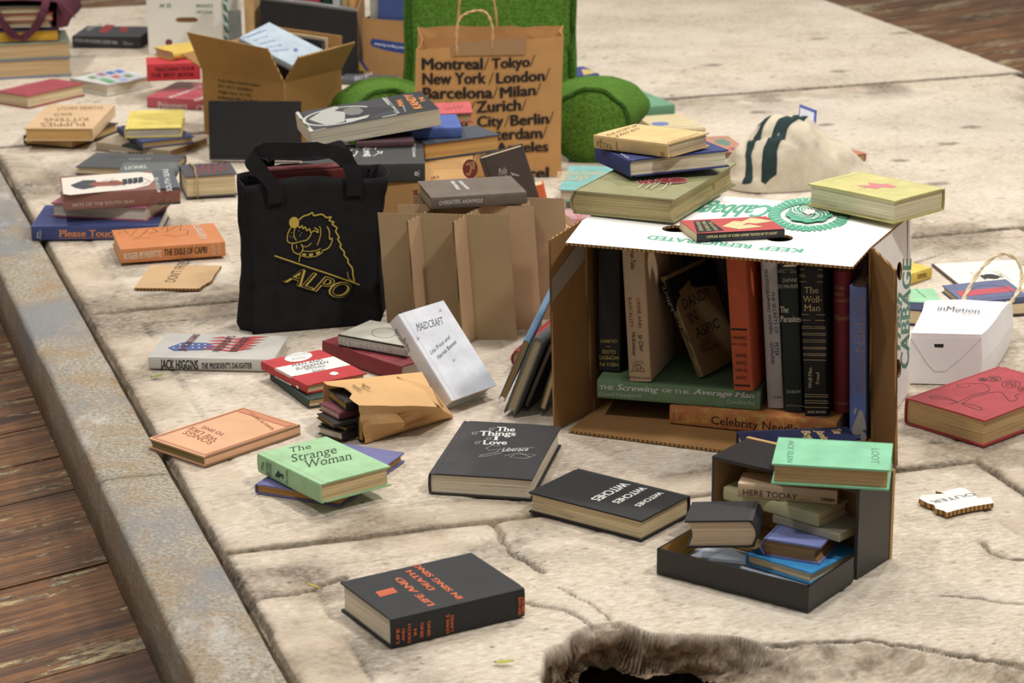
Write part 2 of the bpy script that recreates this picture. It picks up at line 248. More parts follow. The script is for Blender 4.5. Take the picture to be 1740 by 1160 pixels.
 {'key':'arts','style':'j','cover':(152,100,86),'pages':(226,216,196),'label':'brown jacketed art book with carved mask on white, topmost of the stack by the curb','group':'books scattered on the pavement','d':(.2447,.1643,.0361),'o':(-.9383,5.0566,.0626),'R':(.9772,-.2124,0,.2124,.9772,0,0,0,1),'marks':[('P','top',[198.2,0,244.7,0,244.7,164.3,198.2,164.3],(92,98,102)),('P','spine',[198.2,0,244.7,0,244.7,36.1,198.2,36.1],(84,84,84)),('P','top',[4.1,145.3,96,159.6,169.5,161.6,197,144.7,198.9,87.4,182.2,35.7,149,9.6,67.6,-4.3,14.8,-14.2,1.6,-1.5],(226,216,200)),('P','top',[19.6,74.4,49.2,114.4,74,108.3,79.5,67.9,70.3,42.6,44.7,28.4,28.5,46.1],(70,74,78)),('P','top',[56.4,73.6,73,90.4,98.2,91.1,117.5,97.6,133.3,75.5,131.7,52.3,111,46.3,89.3,48.9,70.6,48],(150,86,66)),('P','top',[130.3,100.1,140.1,106.1,140.7,59.8,129.8,47.2],(58,60,64)),('P','top',[141.8,102.8,151.7,108.9,151.6,62.6,140.7,50.1],(58,60,64)),('P','top',[153.4,105.6,163.3,111.7,162.5,65.5,151.5,52.9],(58,60,64)),('P','top',[165,108.4,175,114.5,173.4,68.4,162.4,55.8],(58,60,64)),('L','top',[89,96.2,112.3,115.8,103.5,75.9,135.6,40.3,107.5,40.3],1.6,(58,60,64)),('L','top',[174.6,100.4,188,69,170.2,42.8],1.8,(170,110,90)),('T','spine','ARTS OF THE SOUTH SEAS',[18.1,7.5,147.6,8.2,18.5,14.6],(222,208,190),''),('T','top','ARTS OF THE',[201.4,-37.2,206.8,99.5,194.5,-38.2],(232,230,224),''),('T','top','SOUTH SEAS',[226.2,-29.8,234.5,171.6,214.4,-29.6],(232,230,224),''),('T','spine','EDITED BY',[199.5,11.2,228.3,11.8,199.7,15.1],(170,160,140),'')]},
 {'key':'exile','style':'j','cover':(222,134,66),'pages':(216,198,160),'label':'orange jacketed hardback leaning on the blue book, on a cardboard scrap','group':'books scattered on the pavement','d':(.2126,.157,.031),'o':(-.7887,4.8427,.005),'R':(.9658,-.2592,0,.2592,.9658,0,0,0,1),'marks':[('T','spine','ROGER PEYREFITTE',[5.8,8.5,81.8,9.2,6.4,21.6],(236,214,180),'b'),('T','spine','THE EXILE OF CAPRI',[87,10.7,174.9,10.2,87.7,23.8],(74,60,30),'b'),('T','spine','SECKER &',[192.3,3.5,190.3,29.7,185.6,3.4],(236,200,160),''),('T','spine','WARBURG',[203.9,4.2,202.5,29.4,197.2,4.1],(236,200,160),''),('L','top',[8.7,125.7,26.4,145.8,32.4,93.5,51.6,151.1,70.9,132.6,50.1,88.3,33.2,74.6,69.2,70.2],1.4,(96,64,40)),('L','top',[67.9,133.5,83.7,160.8,90.1,114.2,70.8,107.3],1.4,(96,64,40)),('L','top',[99.2,137,119.1,169.7,107.9,109,131.5,146.7,146,161.8,136.2,113.3,152.8,121.1],1.4,(96,64,40)),('L','top',[98.8,86.4,120.7,67.4,146.8,78.5,152.5,108.5],1.4,(96,64,40)),('T','top','ROGER PEYREFITTE',[181.3,30.8,182,151.1,167.3,27.5],(236,200,170),'b')]},
 {'key':'maid','style':'h','cover':(222,224,230),'pages':(226,216,196),'label':'white hardback with handwritten-style lettering leaning upright on the grey linen book','group':'books scattered on the pavement','d':(.1752,.1128,.0299),'o':(-.2074,4.003,.1279),'R':(.5157,.6612,.5449,-.4608,.7502,-.4742,-.7223,-.0066,.6916),'marks':[('T','top','MAIDCRAFT',[39.4,18.7,41,82.5,26.3,24.2],(60,60,68),'s'),('T','top','Lita Price and',[86.7,17.2,69.1,79,80,15.7],(70,70,90),'i'),('T','top','Harriet Bonnet',[99.1,25.9,80.2,86.2,92.3,24.4],(70,70,90),'i'),('L','top',[12.9,91.6,19,93.6],.5,(70,70,90)),('L','top',[14.3,97.2,17.5,88],.5,(70,70,90)),('L','top',[48.8,9.6,54.8,11.6],.5,(70,70,90)),('L','top',[50.3,15,53.4,6.2],.5,(70,70,90)),('L','top',[105.5,54.7,111.5,56.7],.5,(70,70,90)),('L','top',[107,60.2,110,51.2],.5,(70,70,90)),('T','spine','MAIDCRAFT',[15.4,.2,42.4,-.4,15.5,10.3],(70,70,80),'s'),('T','spine','Price Bonnet',[38,7,61.8,3.7,38.1,17.1],(70,70,90),'i')]},
 {'key':'nouv','style':'h','cover':(178,44,54),'pages':(190,160,116),'label':'large red hardback with dark swirling flower decoration at the right edge','group':'books scattered on the pavement','d':(.2471,.1613,.0447),'o':(.8234,4.0109,0),'R':(-.7396,.673,0,-.673,-.7396,0,0,0,1),'marks':[('L','top',[9,9,238.1,9,238.1,152.3,9,152.3,9,9],.7,(70,36,40)),('L','top',[223.1,71.9,221.2,72.3,218.9,72.9,216,73.7,212.4,74.3,208.2,74.7,203.1,74.8,196.8,74.4,189.1,73.4,180.7,72.3,172.2,71.2,164.1,70.4,157.1,70.1,151.1,70.6,145.7,71.8,140.8,73.3,136.3,74.7,132.1,75.6,128.1,75.7,124.4,75,121.1,73.7,118,71.9,115.2,69.9,112.7,67.6,110.2,65.2,107.7,62.7,105.2,59.9,102.9,57,101,53.9,99.8,50.8,99.4,47.7,100.2,44.6,101.9,41.4,104.3,38.2,107.1,35.1,110,32.2,112.6,29.7,115.2,27.4,117.9,25.4,120.7,23.5,123.5,22,126.1,20.8,128.6,20.1,131.1,19.7,133.6,19.7,136,20.1,138.1,20.8,139.7,21.8,140.6,23.1,140.7,25,140.2,27.5,139.1,30.4,137.7,33.1,136,35.5,134.2,36.9,132,37.5,129.3,37.3,126.3,36.7,123.3,35.9,120.8,35.1,119.1,34.7],1.3,(70,36,40)),('L','top',[208.8,85.4,204.2,84.4,197.8,82.8,190.2,81,182,79.2,173.9,77.9,166.5,77.3,159.5,77.6,152.1,78.4,144.9,79.6,138.1,81.1,132.1,82.7,127.2,84.3,123.4,85.7,120.6,87.1,118.5,88.7,117.2,90.4,116.5,92.3,116.3,94.5,117.1,97.1,118.8,100.1,121.1,103.2,123.7,106.5,126.4,109.8,128.8,113.1,131.4,116.4,134.5,120.1,137.6,123.8,140.2,127.2,142,130.2,142.4,132.3,141.1,133.8,138.3,134.7,134.7,135,130.7,135,126.9,134.5,124,133.8,122.1,132.3,120.6,130.1,119.4,127.4,118.2,124.8,116.7,122.5,114.9,120.9,112.3,120.1,109.2,119.8,105.9,119.9,102.7,120.2,100,120.5,98.1,120.6],1.3,(70,36,40)),('L','top',[209.3,79.6,208.3,76.9,206.8,73.1,205.1,68.6,203.4,63.9,202.1,59.2,201.5,55,201.5,51.1,201.9,47.2,202.7,43.3,203.8,39.8,205.1,36.6,206.5,34,208.2,32,210.4,30.3,212.8,29.1,215.1,28.3,217.1,27.9,218.6,28,219.5,28.7,220.1,30,220.4,31.8,220.4,33.8,220.1,35.9,219.4,38,218.2,39.9,216.4,41.9,214.2,44,212.1,46.3,210.1,48.7,208.7,51.3,207.7,54.5,206.8,58.2,206.2,62,206,65.7,206.1,69,206.7,71.4,208.1,73.1,210.4,74.1,213,74.6,215.7,74.9,218,75,219.5,75.3],1.1,(70,36,40)),('L','top',[205.8,83,205.1,85.3,204.1,88.5,203,92.2,202,96.2,201.2,100.1,200.8,103.6,200.8,106.9,201.1,110.3,201.6,113.6,202.3,116.6,203.2,119.3,204.2,121.5,205.6,123.2,207.3,124.8,209.3,125.9,211.2,126.6,212.8,126.6,213.9,125.9,214.5,124.1,214.7,121.5,214.6,118.3,214.4,114.6,214,110.9,213.5,107.4,212.9,103.7,212.1,99.5,211.2,95.2,210.2,91.2,209.4,87.8,208.8,85.4],1.1,(70,36,40)),('L','top',[57.5,50.6,58.4,51,59.6,51.7,61.1,52.5,62.7,53.3,64.2,54,65.7,54.5,67.1,54.8,68.6,55,70,55,71.4,55,72.8,54.9,74,54.6,75.1,54.3,76.3,53.8,77.3,53.2,78.2,52.5,79,51.8,79.7,51,80.2,50.1,80.6,49.1,80.9,48,81.1,46.9,81.1,45.7,81,44.6,80.8,43.5,80.4,42.3,79.8,41.1,79.2,39.9,78.4,38.7,77.6,37.6,76.6,36.6,75.5,35.6,74.3,34.6,73,33.7,71.7,32.9,70.4,32.1,69,31.5,67.6,31,66.1,30.6,64.6,30.3,63.1,30.1,61.7,30,60.4,30,59.1,30.2,57.8,30.4,56.5,30.8,55.4,31.3,54.4,31.8,53.5,32.5,52.7,33.3,52,34.1,51.4,35.1,51,36.1,50.7,37.1,50.6,38.1,50.6,39.3,50.7,40.5,51,41.7,51.4,42.9,51.9,44.1,52.6,45.3,53.6,46.5,54.7,47.8,55.8,48.9,56.8,49.9,57.5,50.6],1.1,(70,36,40)),('L','top',[61.3,47,61.9,47.3,62.8,47.8,63.9,48.3,65.1,48.9,66.2,49.3,67.2,49.6,68.2,49.7,69.2,49.8,70.1,49.7,71,49.5,71.9,49.3,72.6,49,73.2,48.6,73.7,48,74.1,47.4,74.5,46.8,74.7,46.1,74.8,45.3,74.7,44.6,74.6,43.7,74.3,42.9,73.9,42,73.4,41.2,72.9,40.4,72.2,39.6,71.4,38.9,70.5,38.2,69.6,37.5,68.6,36.9,67.7,36.5,66.7,36.1,65.6,35.8,64.6,35.5,63.5,35.4,62.5,35.3,61.6,35.4,60.8,35.5,60,35.8,59.2,36.2,58.6,36.6,58,37.1,57.6,37.6,57.3,38.3,57.1,39,57,39.8,57,40.6,57.2,41.4,57.4,42.2,57.9,43.1,58.6,44,59.3,44.9,60.1,45.7,60.8,46.4,61.3,47],1.4,(70,36,40)),('L','top',[68.4,40.2,67.6,40,66.3,39.7,64.8,39.4,63.4,39.2,62.4,39.2,61.9,39.6,62.2,40.4,63,41.7,64.2,43.3,65.5,44.7,66.7,46,67.5,46.7,68.1,46.7,68.5,46.3,68.8,45.7,69,44.9,69.2,44.2,69.4,43.8],1.6,(70,36,40)),('L','top',[58.2,90.2,59.4,90.8,61.1,91.7,63.1,92.7,65.2,93.8,67.3,94.7,69.3,95.3,71.2,95.7,73.1,95.9,75,96,76.9,95.9,78.7,95.8,80.3,95.4,81.9,94.9,83.4,94.3,84.7,93.5,86,92.6,87.1,91.6,88,90.5,88.7,89.3,89.2,88,89.6,86.6,89.9,85.1,89.9,83.6,89.8,82.1,89.4,80.5,88.9,79,88.2,77.3,87.3,75.8,86.3,74.2,85.2,72.8,83.9,71.4,82.4,70.1,80.8,68.8,79.1,67.6,77.3,66.5,75.6,65.6,73.7,64.8,71.8,64.1,69.8,63.5,67.8,63.1,65.8,62.8,64,62.7,62.2,62.8,60.4,63,58.6,63.4,57,63.9,55.5,64.5,54.1,65.2,53,66.1,51.9,67.2,51,68.3,50.2,69.6,49.6,70.9,49.2,72.3,49,73.7,49,75.2,49.2,76.8,49.5,78.4,50.1,80,50.7,81.6,51.7,83.1,53.1,84.8,54.6,86.4,56.1,88,57.4,89.2,58.2,90.2],1.1,(70,36,40)),('L','top',[63.3,85.3,64.2,85.8,65.4,86.4,66.9,87.1,68.4,87.9,69.9,88.5,71.3,88.8,72.6,89,73.9,89,75.2,88.9,76.4,88.7,77.5,88.4,78.4,87.9,79.2,87.4,80,86.7,80.5,85.8,81,85,81.3,84,81.4,83.1,81.4,82.1,81.1,81,80.7,79.8,80.2,78.7,79.6,77.5,78.8,76.5,77.9,75.5,76.9,74.5,75.7,73.6,74.4,72.7,73.2,71.9,71.9,71.3,70.6,70.8,69.2,70.4,67.7,70.1,66.3,69.9,65,69.8,63.8,69.9,62.7,70.1,61.6,70.5,60.6,71,59.7,71.6,59,72.2,58.4,73,58,73.8,57.8,74.8,57.6,75.8,57.7,76.9,57.9,78,58.2,79.1,58.8,80.2,59.7,81.4,60.8,82.6,61.8,83.7,62.7,84.7,63.3,85.3],1.4,(70,36,40)),('L','top',[72.9,76.2,72,76.2,70.6,76,68.9,75.9,67.4,75.9,66.2,76,65.6,76.5,65.7,77.5,66.4,78.9,67.4,80.5,68.6,82.1,69.7,83.3,70.6,84,71.2,84,71.7,83.5,72.2,82.7,72.7,81.7,73,80.9,73.3,80.3],1.6,(70,36,40)),('L','top',[76.5,35.9,77,36.2,77.8,36.6,78.7,37.1,79.6,37.6,80.6,38,81.5,38.3,82.3,38.5,83.2,38.6,84.1,38.6,85,38.6,85.8,38.5,86.5,38.4,87.2,38.2,87.9,37.9,88.5,37.5,89.1,37.1,89.6,36.7,90,36.2,90.3,35.6,90.6,35,90.8,34.4,90.9,33.7,90.9,33,90.8,32.3,90.7,31.6,90.4,30.9,90.1,30.1,89.7,29.4,89.2,28.7,88.7,28,88.1,27.4,87.5,26.8,86.7,26.2,86,25.6,85.2,25.1,84.4,24.7,83.5,24.3,82.7,24,81.8,23.7,80.8,23.5,80,23.4,79.1,23.4,78.3,23.4,77.5,23.5,76.7,23.6,76,23.9,75.3,24.1,74.7,24.5,74.1,24.9,73.7,25.3,73.2,25.9,72.9,26.4,72.6,27,72.4,27.7,72.3,28.3,72.3,29,72.4,29.7,72.6,30.5,72.8,31.2,73.1,31.9,73.6,32.6,74.2,33.4,74.8,34.2,75.5,34.9,76.1,35.5,76.5,35.9],1.1,(70,36,40)),('L','top',[78.8,33.7,79.2,33.9,79.8,34.2,80.4,34.5,81.1,34.9,81.8,35.2,82.4,35.3,83,35.4,83.6,35.4,84.2,35.4,84.7,35.3,85.2,35.1,85.7,34.9,86,34.7,86.4,34.4,86.6,34,86.8,33.6,87,33.2,87,32.7,87,32.3,86.9,31.8,86.7,31.2,86.5,30.7,86.2,30.2,85.9,29.7,85.4,29.2,85,28.8,84.4,28.4,83.9,28,83.3,27.6,82.7,27.3,82.1,27.1,81.5,26.9,80.8,26.7,80.2,26.6,79.6,26.6,79,26.6,78.5,26.7,78,26.9,77.6,27.1,77.2,27.4,76.8,27.7,76.6,28,76.4,28.4,76.3,28.8,76.2,29.3,76.3,29.8,76.3,30.3,76.5,30.8,76.8,31.3,77.2,31.9,77.6,32.4,78.1,32.9,78.5,33.4,78.8,33.7],1.4,(70,36,40)),('L','top',[83.2,29.6,82.4,29.3,81.3,28.9,80,28.4,78.8,28,78,27.8,77.7,28,78.1,28.7,79.1,29.9,80.4,31.3,81.8,32.7,83,33.8,83.9,34.5,84.4,34.6,84.6,34.4,84.7,33.9,84.7,33.4,84.7,32.9,84.8,32.5],1.6,(70,36,40)),('L','top',[71.1,118.9,71.8,119.3,72.9,119.8,74.1,120.5,75.5,121.2,76.8,121.7,78.1,122.1,79.3,122.4,80.5,122.5,81.8,122.6,83,122.5,84.1,122.4,85.2,122.2,86.2,121.9,87.1,121.5,88,120.9,88.8,120.4,89.5,119.7,90.1,119,90.5,118.3,90.9,117.4,91.2,116.5,91.3,115.5,91.3,114.6,91.2,113.6,91,112.7,90.7,111.6,90.2,110.6,89.7,109.6,89,108.6,88.3,107.7,87.5,106.9,86.5,106,85.5,105.2,84.4,104.4,83.3,103.7,82.1,103.2,81,102.7,79.7,102.2,78.5,101.9,77.2,101.6,75.9,101.5,74.8,101.4,73.6,101.4,72.5,101.6,71.3,101.8,70.3,102.2,69.3,102.6,68.5,103,67.7,103.6,67,104.3,66.4,105,65.9,105.8,65.6,106.7,65.3,107.5,65.2,108.4,65.2,109.4,65.3,110.4,65.5,111.4,65.8,112.5,66.3,113.4,66.9,114.4,67.8,115.5,68.7,116.5,69.7,117.5,70.5,118.3,71.1,118.9],1.1,(70,36,40)),('L','top',[74.3,115.8,74.9,116.1,75.7,116.5,76.6,116.9,77.6,117.4,78.5,117.8,79.4,118,80.2,118.1,81.1,118.1,81.9,118,82.7,117.9,83.4,117.7,84,117.4,84.5,117,85,116.6,85.3,116.1,85.6,115.5,85.8,114.9,85.9,114.3,85.9,113.7,85.7,113,85.5,112.2,85.1,111.5,84.7,110.8,84.2,110.1,83.7,109.5,83,108.9,82.2,108.3,81.4,107.7,80.6,107.2,79.8,106.8,79,106.5,78.1,106.3,77.2,106.1,76.3,106,75.4,105.9,74.6,106,73.9,106.1,73.2,106.3,72.6,106.7,72,107,71.5,107.5,71.2,107.9,70.9,108.5,70.8,109.1,70.7,109.8,70.7,110.5,70.8,111.2,71,111.8,71.4,112.5,72,113.3,72.7,114.1,73.3,114.8,73.9,115.4,74.3,115.8],1.4,(70,36,40)),('L','top',[80.5,110,79.7,109.8,78.4,109.5,77.1,109.1,75.8,108.9,74.8,108.9,74.4,109.1,74.7,109.9,75.6,111.1,76.8,112.6,78.1,114,79.2,115.1,80.1,115.8,80.6,115.9,81,115.5,81.2,114.9,81.4,114.3,81.5,113.6,81.6,113.3],1.6,(70,36,40))],'warp':.002},
 {'key':'loot','style':'h','cover':(124,202,154),'pages':(190,160,116),'label':'green hardback lying on top of the black flip-lid box','group':'small books in the flip-lid box','d':(.1607,.1151,.0301),'o':(.5349,3.2933,.1325),'R':(-.9827,-.1851,0,.1851,-.9827,0,0,0,1),'marks':[('T','top','LOOT',[28.6,31.4,26.2,91.5,18,31.2],(84,140,104),''),('T','top','ACE ELEN',[145.2,16.2,140.7,104.9,137.5,16.4],(84,140,104),'')]},
 {'key':'bluebr','style':'h','cover':(30,152,218),'pages':(216,198,160),'label':'bright blue hardback at the bottom of the pile in the flip-lid box','group':'small books in the flip-lid box','d':(.115,.112,.0172),'o':(.4005,3.3127,.007),'R':(-.6635,.7482,0,-.7482,-.6635,0,0,0,1),'marks':[]},
 {'key':'lav','style':'r','cover':(128,138,200),'pages':(150,116,78),'label':'lavender hardback with brown pages on the bright blue book','group':'small books in the flip-lid box','d':(.1,.088,.0263),'o':(.3861,3.3073,.0248),'R':(-.4331,.9013,0,-.9013,-.4331,0,0,0,1),'marks':[]},
 {'key':'gray','style':'p','cover':(164,158,134),'pages':(186,178,150),'label':'thin grey-green booklet between the lavender and yellow-green books','group':'small books in the flip-lid box','d':(.1129,.07,.0116),'o':(.366,3.2713,.0517),'R':(.7369,.676,0,-.676,.7369,0,0,0,1),'marks':[],'name':'booklet'},
 {'key':'yelg','style':'h','cover':(206,200,146),'pages':(216,198,160),'label':'pale yellow-green patterned hardback under the tan book in the flip-lid box','group':'small books in the flip-lid box','d':(.165,.072,.0201),'o':(.3008,3.3306,.0638),'R':(.743,.6693,0,-.6693,.743,0,0,0,1),'marks':[]},
 {'key':'here','style':'j','cover':(222,188,148),'pages':(216,198,160),'label':'tan jacketed book with brown spine title just under the green book','group':'small books in the flip-lid box','d':(.14,.044,.0217),'o':(.3174,3.286,.0845),'R':(.9674,.2534,0,-.2534,.9674,0,0,0,1),'marks':[('T','spine','HERE TODAY . . .',[7.4,4.5,102.3,3.2,7.5,13.3],(70,58,44),''),('T','spine','TANNER',[116.4,5.8,137.4,5.2,116.5,10.7],(70,58,44),'b')]},
 {'key':'blackt','style':'r','cover':(44,43,45),'pages':(218,196,168),'label':'thick small black book at the left in the opened lid','group':'small books in the flip-lid box','d':(.075,.1006,.0403),'o':(.338,3.1836,.0494),'R':(.2136,-.973,-.0873,.9769,.2131,.0153,.0037,-.0885,.9961),'marks':[]},
 {'key':'screw','style':'h','cover':(104,138,96),'pages':(226,216,196),'label':'thick green book with silver spine lettering lying flat inside the carton','group':'books shelved in the cabbage carton','d':(.2694,.16,.0326),'o':(.1392,3.8695,.038),'R':(.9665,.2566,0,-.2566,.9665,0,0,0,1),'marks':[('T','spine','THE',[3.9,16.2,27.7,16.9,3.9,22.9],(206,206,200),'bs'),('T','spine','Screwing',[32.8,17.3,102.9,18.2,32.8,26.9],(206,206,200),'bsi'),('T','spine','OF THE',[107.9,19.6,153.3,19.4,107.9,25.2],(206,206,200),'bs'),('T','spine','Average Man',[158.8,20.2,260.7,21.3,158.7,28.5],(206,206,200),'bsi'),('T','spine','David Hapgood',[4,4.8,73.1,7.1,3.9,11.5],(190,196,184),'s'),('T','spine','Doubleday',[216.5,8.4,261.6,9.3,216.4,15.4],(190,196,184),'s')]},
 {'key':'celeb','style':'h','cover':(196,116,52),'pages':(216,198,160),'label':'orange mottled book with black spine title lying at the bottom of the carton mouth','group':'books shelved in the cabbage carton','d':(.276,.22,.0314),'o':(.2559,3.8327,.006),'R':(.9416,.3368,0,-.3368,.9416,0,0,0,1),'marks':[('T','spine','Celebrity Needlepoint',[70.6,7.7,259.8,8,70.4,20.8],(28,26,26),'s'),('T','spine','SIDNEY',[7.7,8.7,8.6,21.4,5.3,8.4],(28,26,26),''),('T','spine','McCALL',[18.5,7.8,19.6,20.5,16.1,7.5],(28,26,26),'')],'mk':'mottled'},
 {'key':'guise','style':'h','cover':(34,33,33),'pages':(216,198,160),'label':'worn black book with upside-down yellow spine lettering, leftmost in the carton','group':'books shelved in the cabbage carton','d':(.2129,.13,.0376),'o':(.1408,3.9162,.2867),'R':(.0092,.3184,.9479,-.0247,.9477,-.3181,-.9997,-.0205,.0166),'marks':[('T','spine','MEN IN',[198.1,33.9,200.2,2.5,204.4,33.8],(190,166,72),''),('T','spine',"WOMEN'S",[186.3,35.6,188.6,1.5,192.9,35.6],(190,166,72),''),('T','spine','GUISE',[176.6,30.1,178.1,6.1,182.9,30.1],(190,166,72),''),('T','spine','GILBERT',[158.7,33,160.7,2.4,163.9,32.9],(190,166,72),''),('L','spine',[171.4,14.1,171.4,21.1],1,(190,166,72))]},
 {'key':'rasc','style':'j','cover':(204,170,130),'pages':(196,160,116),'label':'tan book with red spine capitals standing second from left in the carton','group':'books shelved in the cabbage carton','d':(.2242,.14,.0376),'o':(.1768,3.8603,.2949),'R':(.0614,.3343,.9405,-.0039,.9423,-.3347,-.9981,.0169,.0591),'marks':[('T','spine','FROM THE',[37.3,21.5,75.1,21.8,37.2,26.3],(214,206,190),''),('T','spine','CRIME AND',[83,20.7,133.3,21.4,82.8,26.6],(150,50,50),''),('T','spine','ANNALS OF',[36.9,6.2,76.9,7.4,36.8,10.3],(214,206,190),''),('T','spine','RASCALITY',[82.4,6.4,133.2,6.9,82.2,12.2],(150,50,50),''),('T','spine','True Tales',[.2,14.8,35,14.5,.1,22.3],(28,26,26),'i'),('T','spine','St Clair',[144.2,20.1,174.4,22.2,144,27],(28,26,26),'i'),('T','spine','McKelway',[140,9.5,181.8,9.4,139.7,15.7],(28,26,26),'i'),('T','spine','RANDOM HOUSE',[219.8,.7,220.3,36.3,215.9,.9],(28,26,26),''),('L','spine',[208.2,2.7,206.5,13.6,207.6,28.2],.7,(28,26,26)),('L','spine',[205.8,8.4,198.8,9.1,196,14.1,194.1,18.7,196.5,22.7,200.4,22.9,201.6,26.2,206.5,26.3],.7,(28,26,26)),('L','spine',[205.6,13.6,199.5,13.9,195.9,17.9,199.2,21.7,205.3,21.4],.7,(28,26,26)),('L','spine',[196.2,8.9,190.3,14.4,189.6,23.1,194.6,28],.7,(28,26,26)),('L','spine',[205.5,16.2,202.9,16.3,202.8,18.6,205.4,18.4],.7,(28,26,26))]},
 {'key':'dandy','style':'j','cover':(134,112,66),'pages':(216,198,160),'label':'slanting book in a torn olive and black jacket inside the carton','group':'books shelved in the cabbage carton','d':(.1757,.112,.013),'o':(.2417,3.906,.2319),'R':(.3482,.627,.6969,-.2024,.7761,-.5972,-.9153,.0669,.3972),'marks':[('T','top','DANDY',[62.6,15.5,63,94.2,45.7,15.6],(30,28,22),'s'),('T','top','IN',[88.3,16.4,88.1,41.5,71.7,15.5],(30,28,22),'s'),('T','top','ASPIC',[115,19.2,115.4,85.8,99.1,19.6],(30,28,22),'s'),('T','top','A NOVEL BY',[122.3,19.7,123.2,52.9,119,19.4],(30,28,22),''),('T','top','DEREK',[132.5,20.2,132.4,51.4,125.6,19.8],(30,28,22),'s'),('T','top','MARLOWE',[141.1,19.1,143.4,67.1,134.1,18.7],(30,28,22),'s'),('P','top',[6.3,.8,6.6,124.3,40.9,125.7,49.7,109.8,43.7,89.8,39.2,66,33.3,52.2,21.2,53.7,27.7,36.7,31.2,18.7,39.4,16.6,46.2,3.9,57.4,-5.8],(16,15,17)),('P','spine',[7.9,-7.3,5.8,16.3,58.9,10.8,64.1,-5.1],(18,18,20)),('T','spine','A DANDY',[15.3,-4.5,60.1,-3.2,14.3,4.6],(206,204,190),'s'),('T','spine','IN ASPIC',[70.3,-1.3,119.4,7,69.7,6.7],(30,28,22),'s'),('T','spine','DEREK',[120.7,6.4,141.5,8.2,120,9.8],(30,28,22),''),('T','spine','MARLOWE',[121.2,.6,152.6,1.5,120.5,4],(30,28,22),'')]},
 {'key':'gods','style':'h','cover':(208,84,20),'pages':(216,198,160),'label':'bright orange book with upside-down spine title standing in the carton','group':'books shelved in the cabbage carton','d':(.2266,.14,.0336),'o':(.339,3.8032,.297),'R':(.0788,.3601,.9296,.0197,.9318,-.3626,-.9967,.0469,.0663),'marks':[('T','spine','Gods',[202,24.3,202.5,5.6,209,23.9],(50,30,20),''),('T','spine','from',[189,24.8,189.5,6.1,195.3,24.4],(50,30,20),''),('T','spine','Outer',[176.4,25.3,176.9,6.6,183.7,24.8],(50,30,20),''),('T','spine','Space',[164,25.7,164.4,7.1,171.2,25.3],(50,30,20),''),('T','spine','Erich von',[145.5,26.4,146.1,2.8,151.4,26.1],(50,30,20),''),('T','spine','Däniken',[134,26.9,134.6,3.2,139.9,26.5],(50,30,20),''),('L','spine',[218.1,3,217.8,28.5],3.2,(40,24,18)),('L','spine',[122.6,2.7,122.7,28.5],3.2,(40,24,18))]},
 {'key':'secw','style':'j','cover':(190,184,184),'pages':(226,216,196),'label':'pale grey book with black spine capitals standing in the carton','group':'books shelved in the cabbage carton','d':(.2487,.13,.0269),'o':(.3957,3.8149,.2866),'R':(.0701,.3295,.9415,-.0061,.944,-.3299,-.9975,.0174,.0682),'marks':[('T','spine','THE SECRETS OF',[51.5,15.6,122.2,18.4,51.4,20.9],(28,26,26),''),('T','spine','PHOTOGRAPHING WOMEN',[16.3,5.7,122.1,9.6,16.2,11.3],(28,26,26),''),('T','spine','PETER',[137.3,17.2,160.2,17.5,137.1,22.9],(28,26,26),''),('T','spine','GOWLAND',[137.5,9.6,173.8,10.5,137.3,15.2],(28,26,26),''),('T','spine','Crown',[231.1,11.7,231.2,25.1,227.3,11.8],(28,26,26),'')]},
 {'key':'para','style':'h','cover':(32,46,42),'pages':(216,198,160),'label':'dark green book with silver spine lettering standing beside the grey book','group':'books shelved in the cabbage carton','d':(.2415,.13,.0302),'o':(.4236,3.7986,.2795),'R':(.0639,.3292,.9421,-.0071,.9441,-.3295,-.9979,.0144,.0627),'marks':[('T','spine','DAPHNE',[25.4,6,24.3,29.3,19,6.3],(206,204,190),''),('T','spine','DU MAURIER',[35.7,-2.6,34,30.4,29.6,-2.4],(206,204,190),''),('T','spine','The',[76.1,-.8,75.2,13.3,65.9,-.4],(206,204,190),'b'),('T','spine','Parasites',[91.3,-.5,90.3,32.9,81.1,-.1],(206,204,190),'b'),('T','spine','DOUBLEDAY',[210.7,5.1,209.3,28.4,205.9,5.2],(206,204,190),''),('L','spine',[6.7,-2.1,6.8,28.3],.5,(206,204,190)),('L','spine',[8.9,-2.2,9,28.2],.5,(206,204,190)),('L','spine',[231.5,2.6,231.8,33.1],.5,(206,204,190)),('T','spine','A NOVEL',[5.4,2.9,4.9,25.9,2.1,3],(170,140,110),'')]},
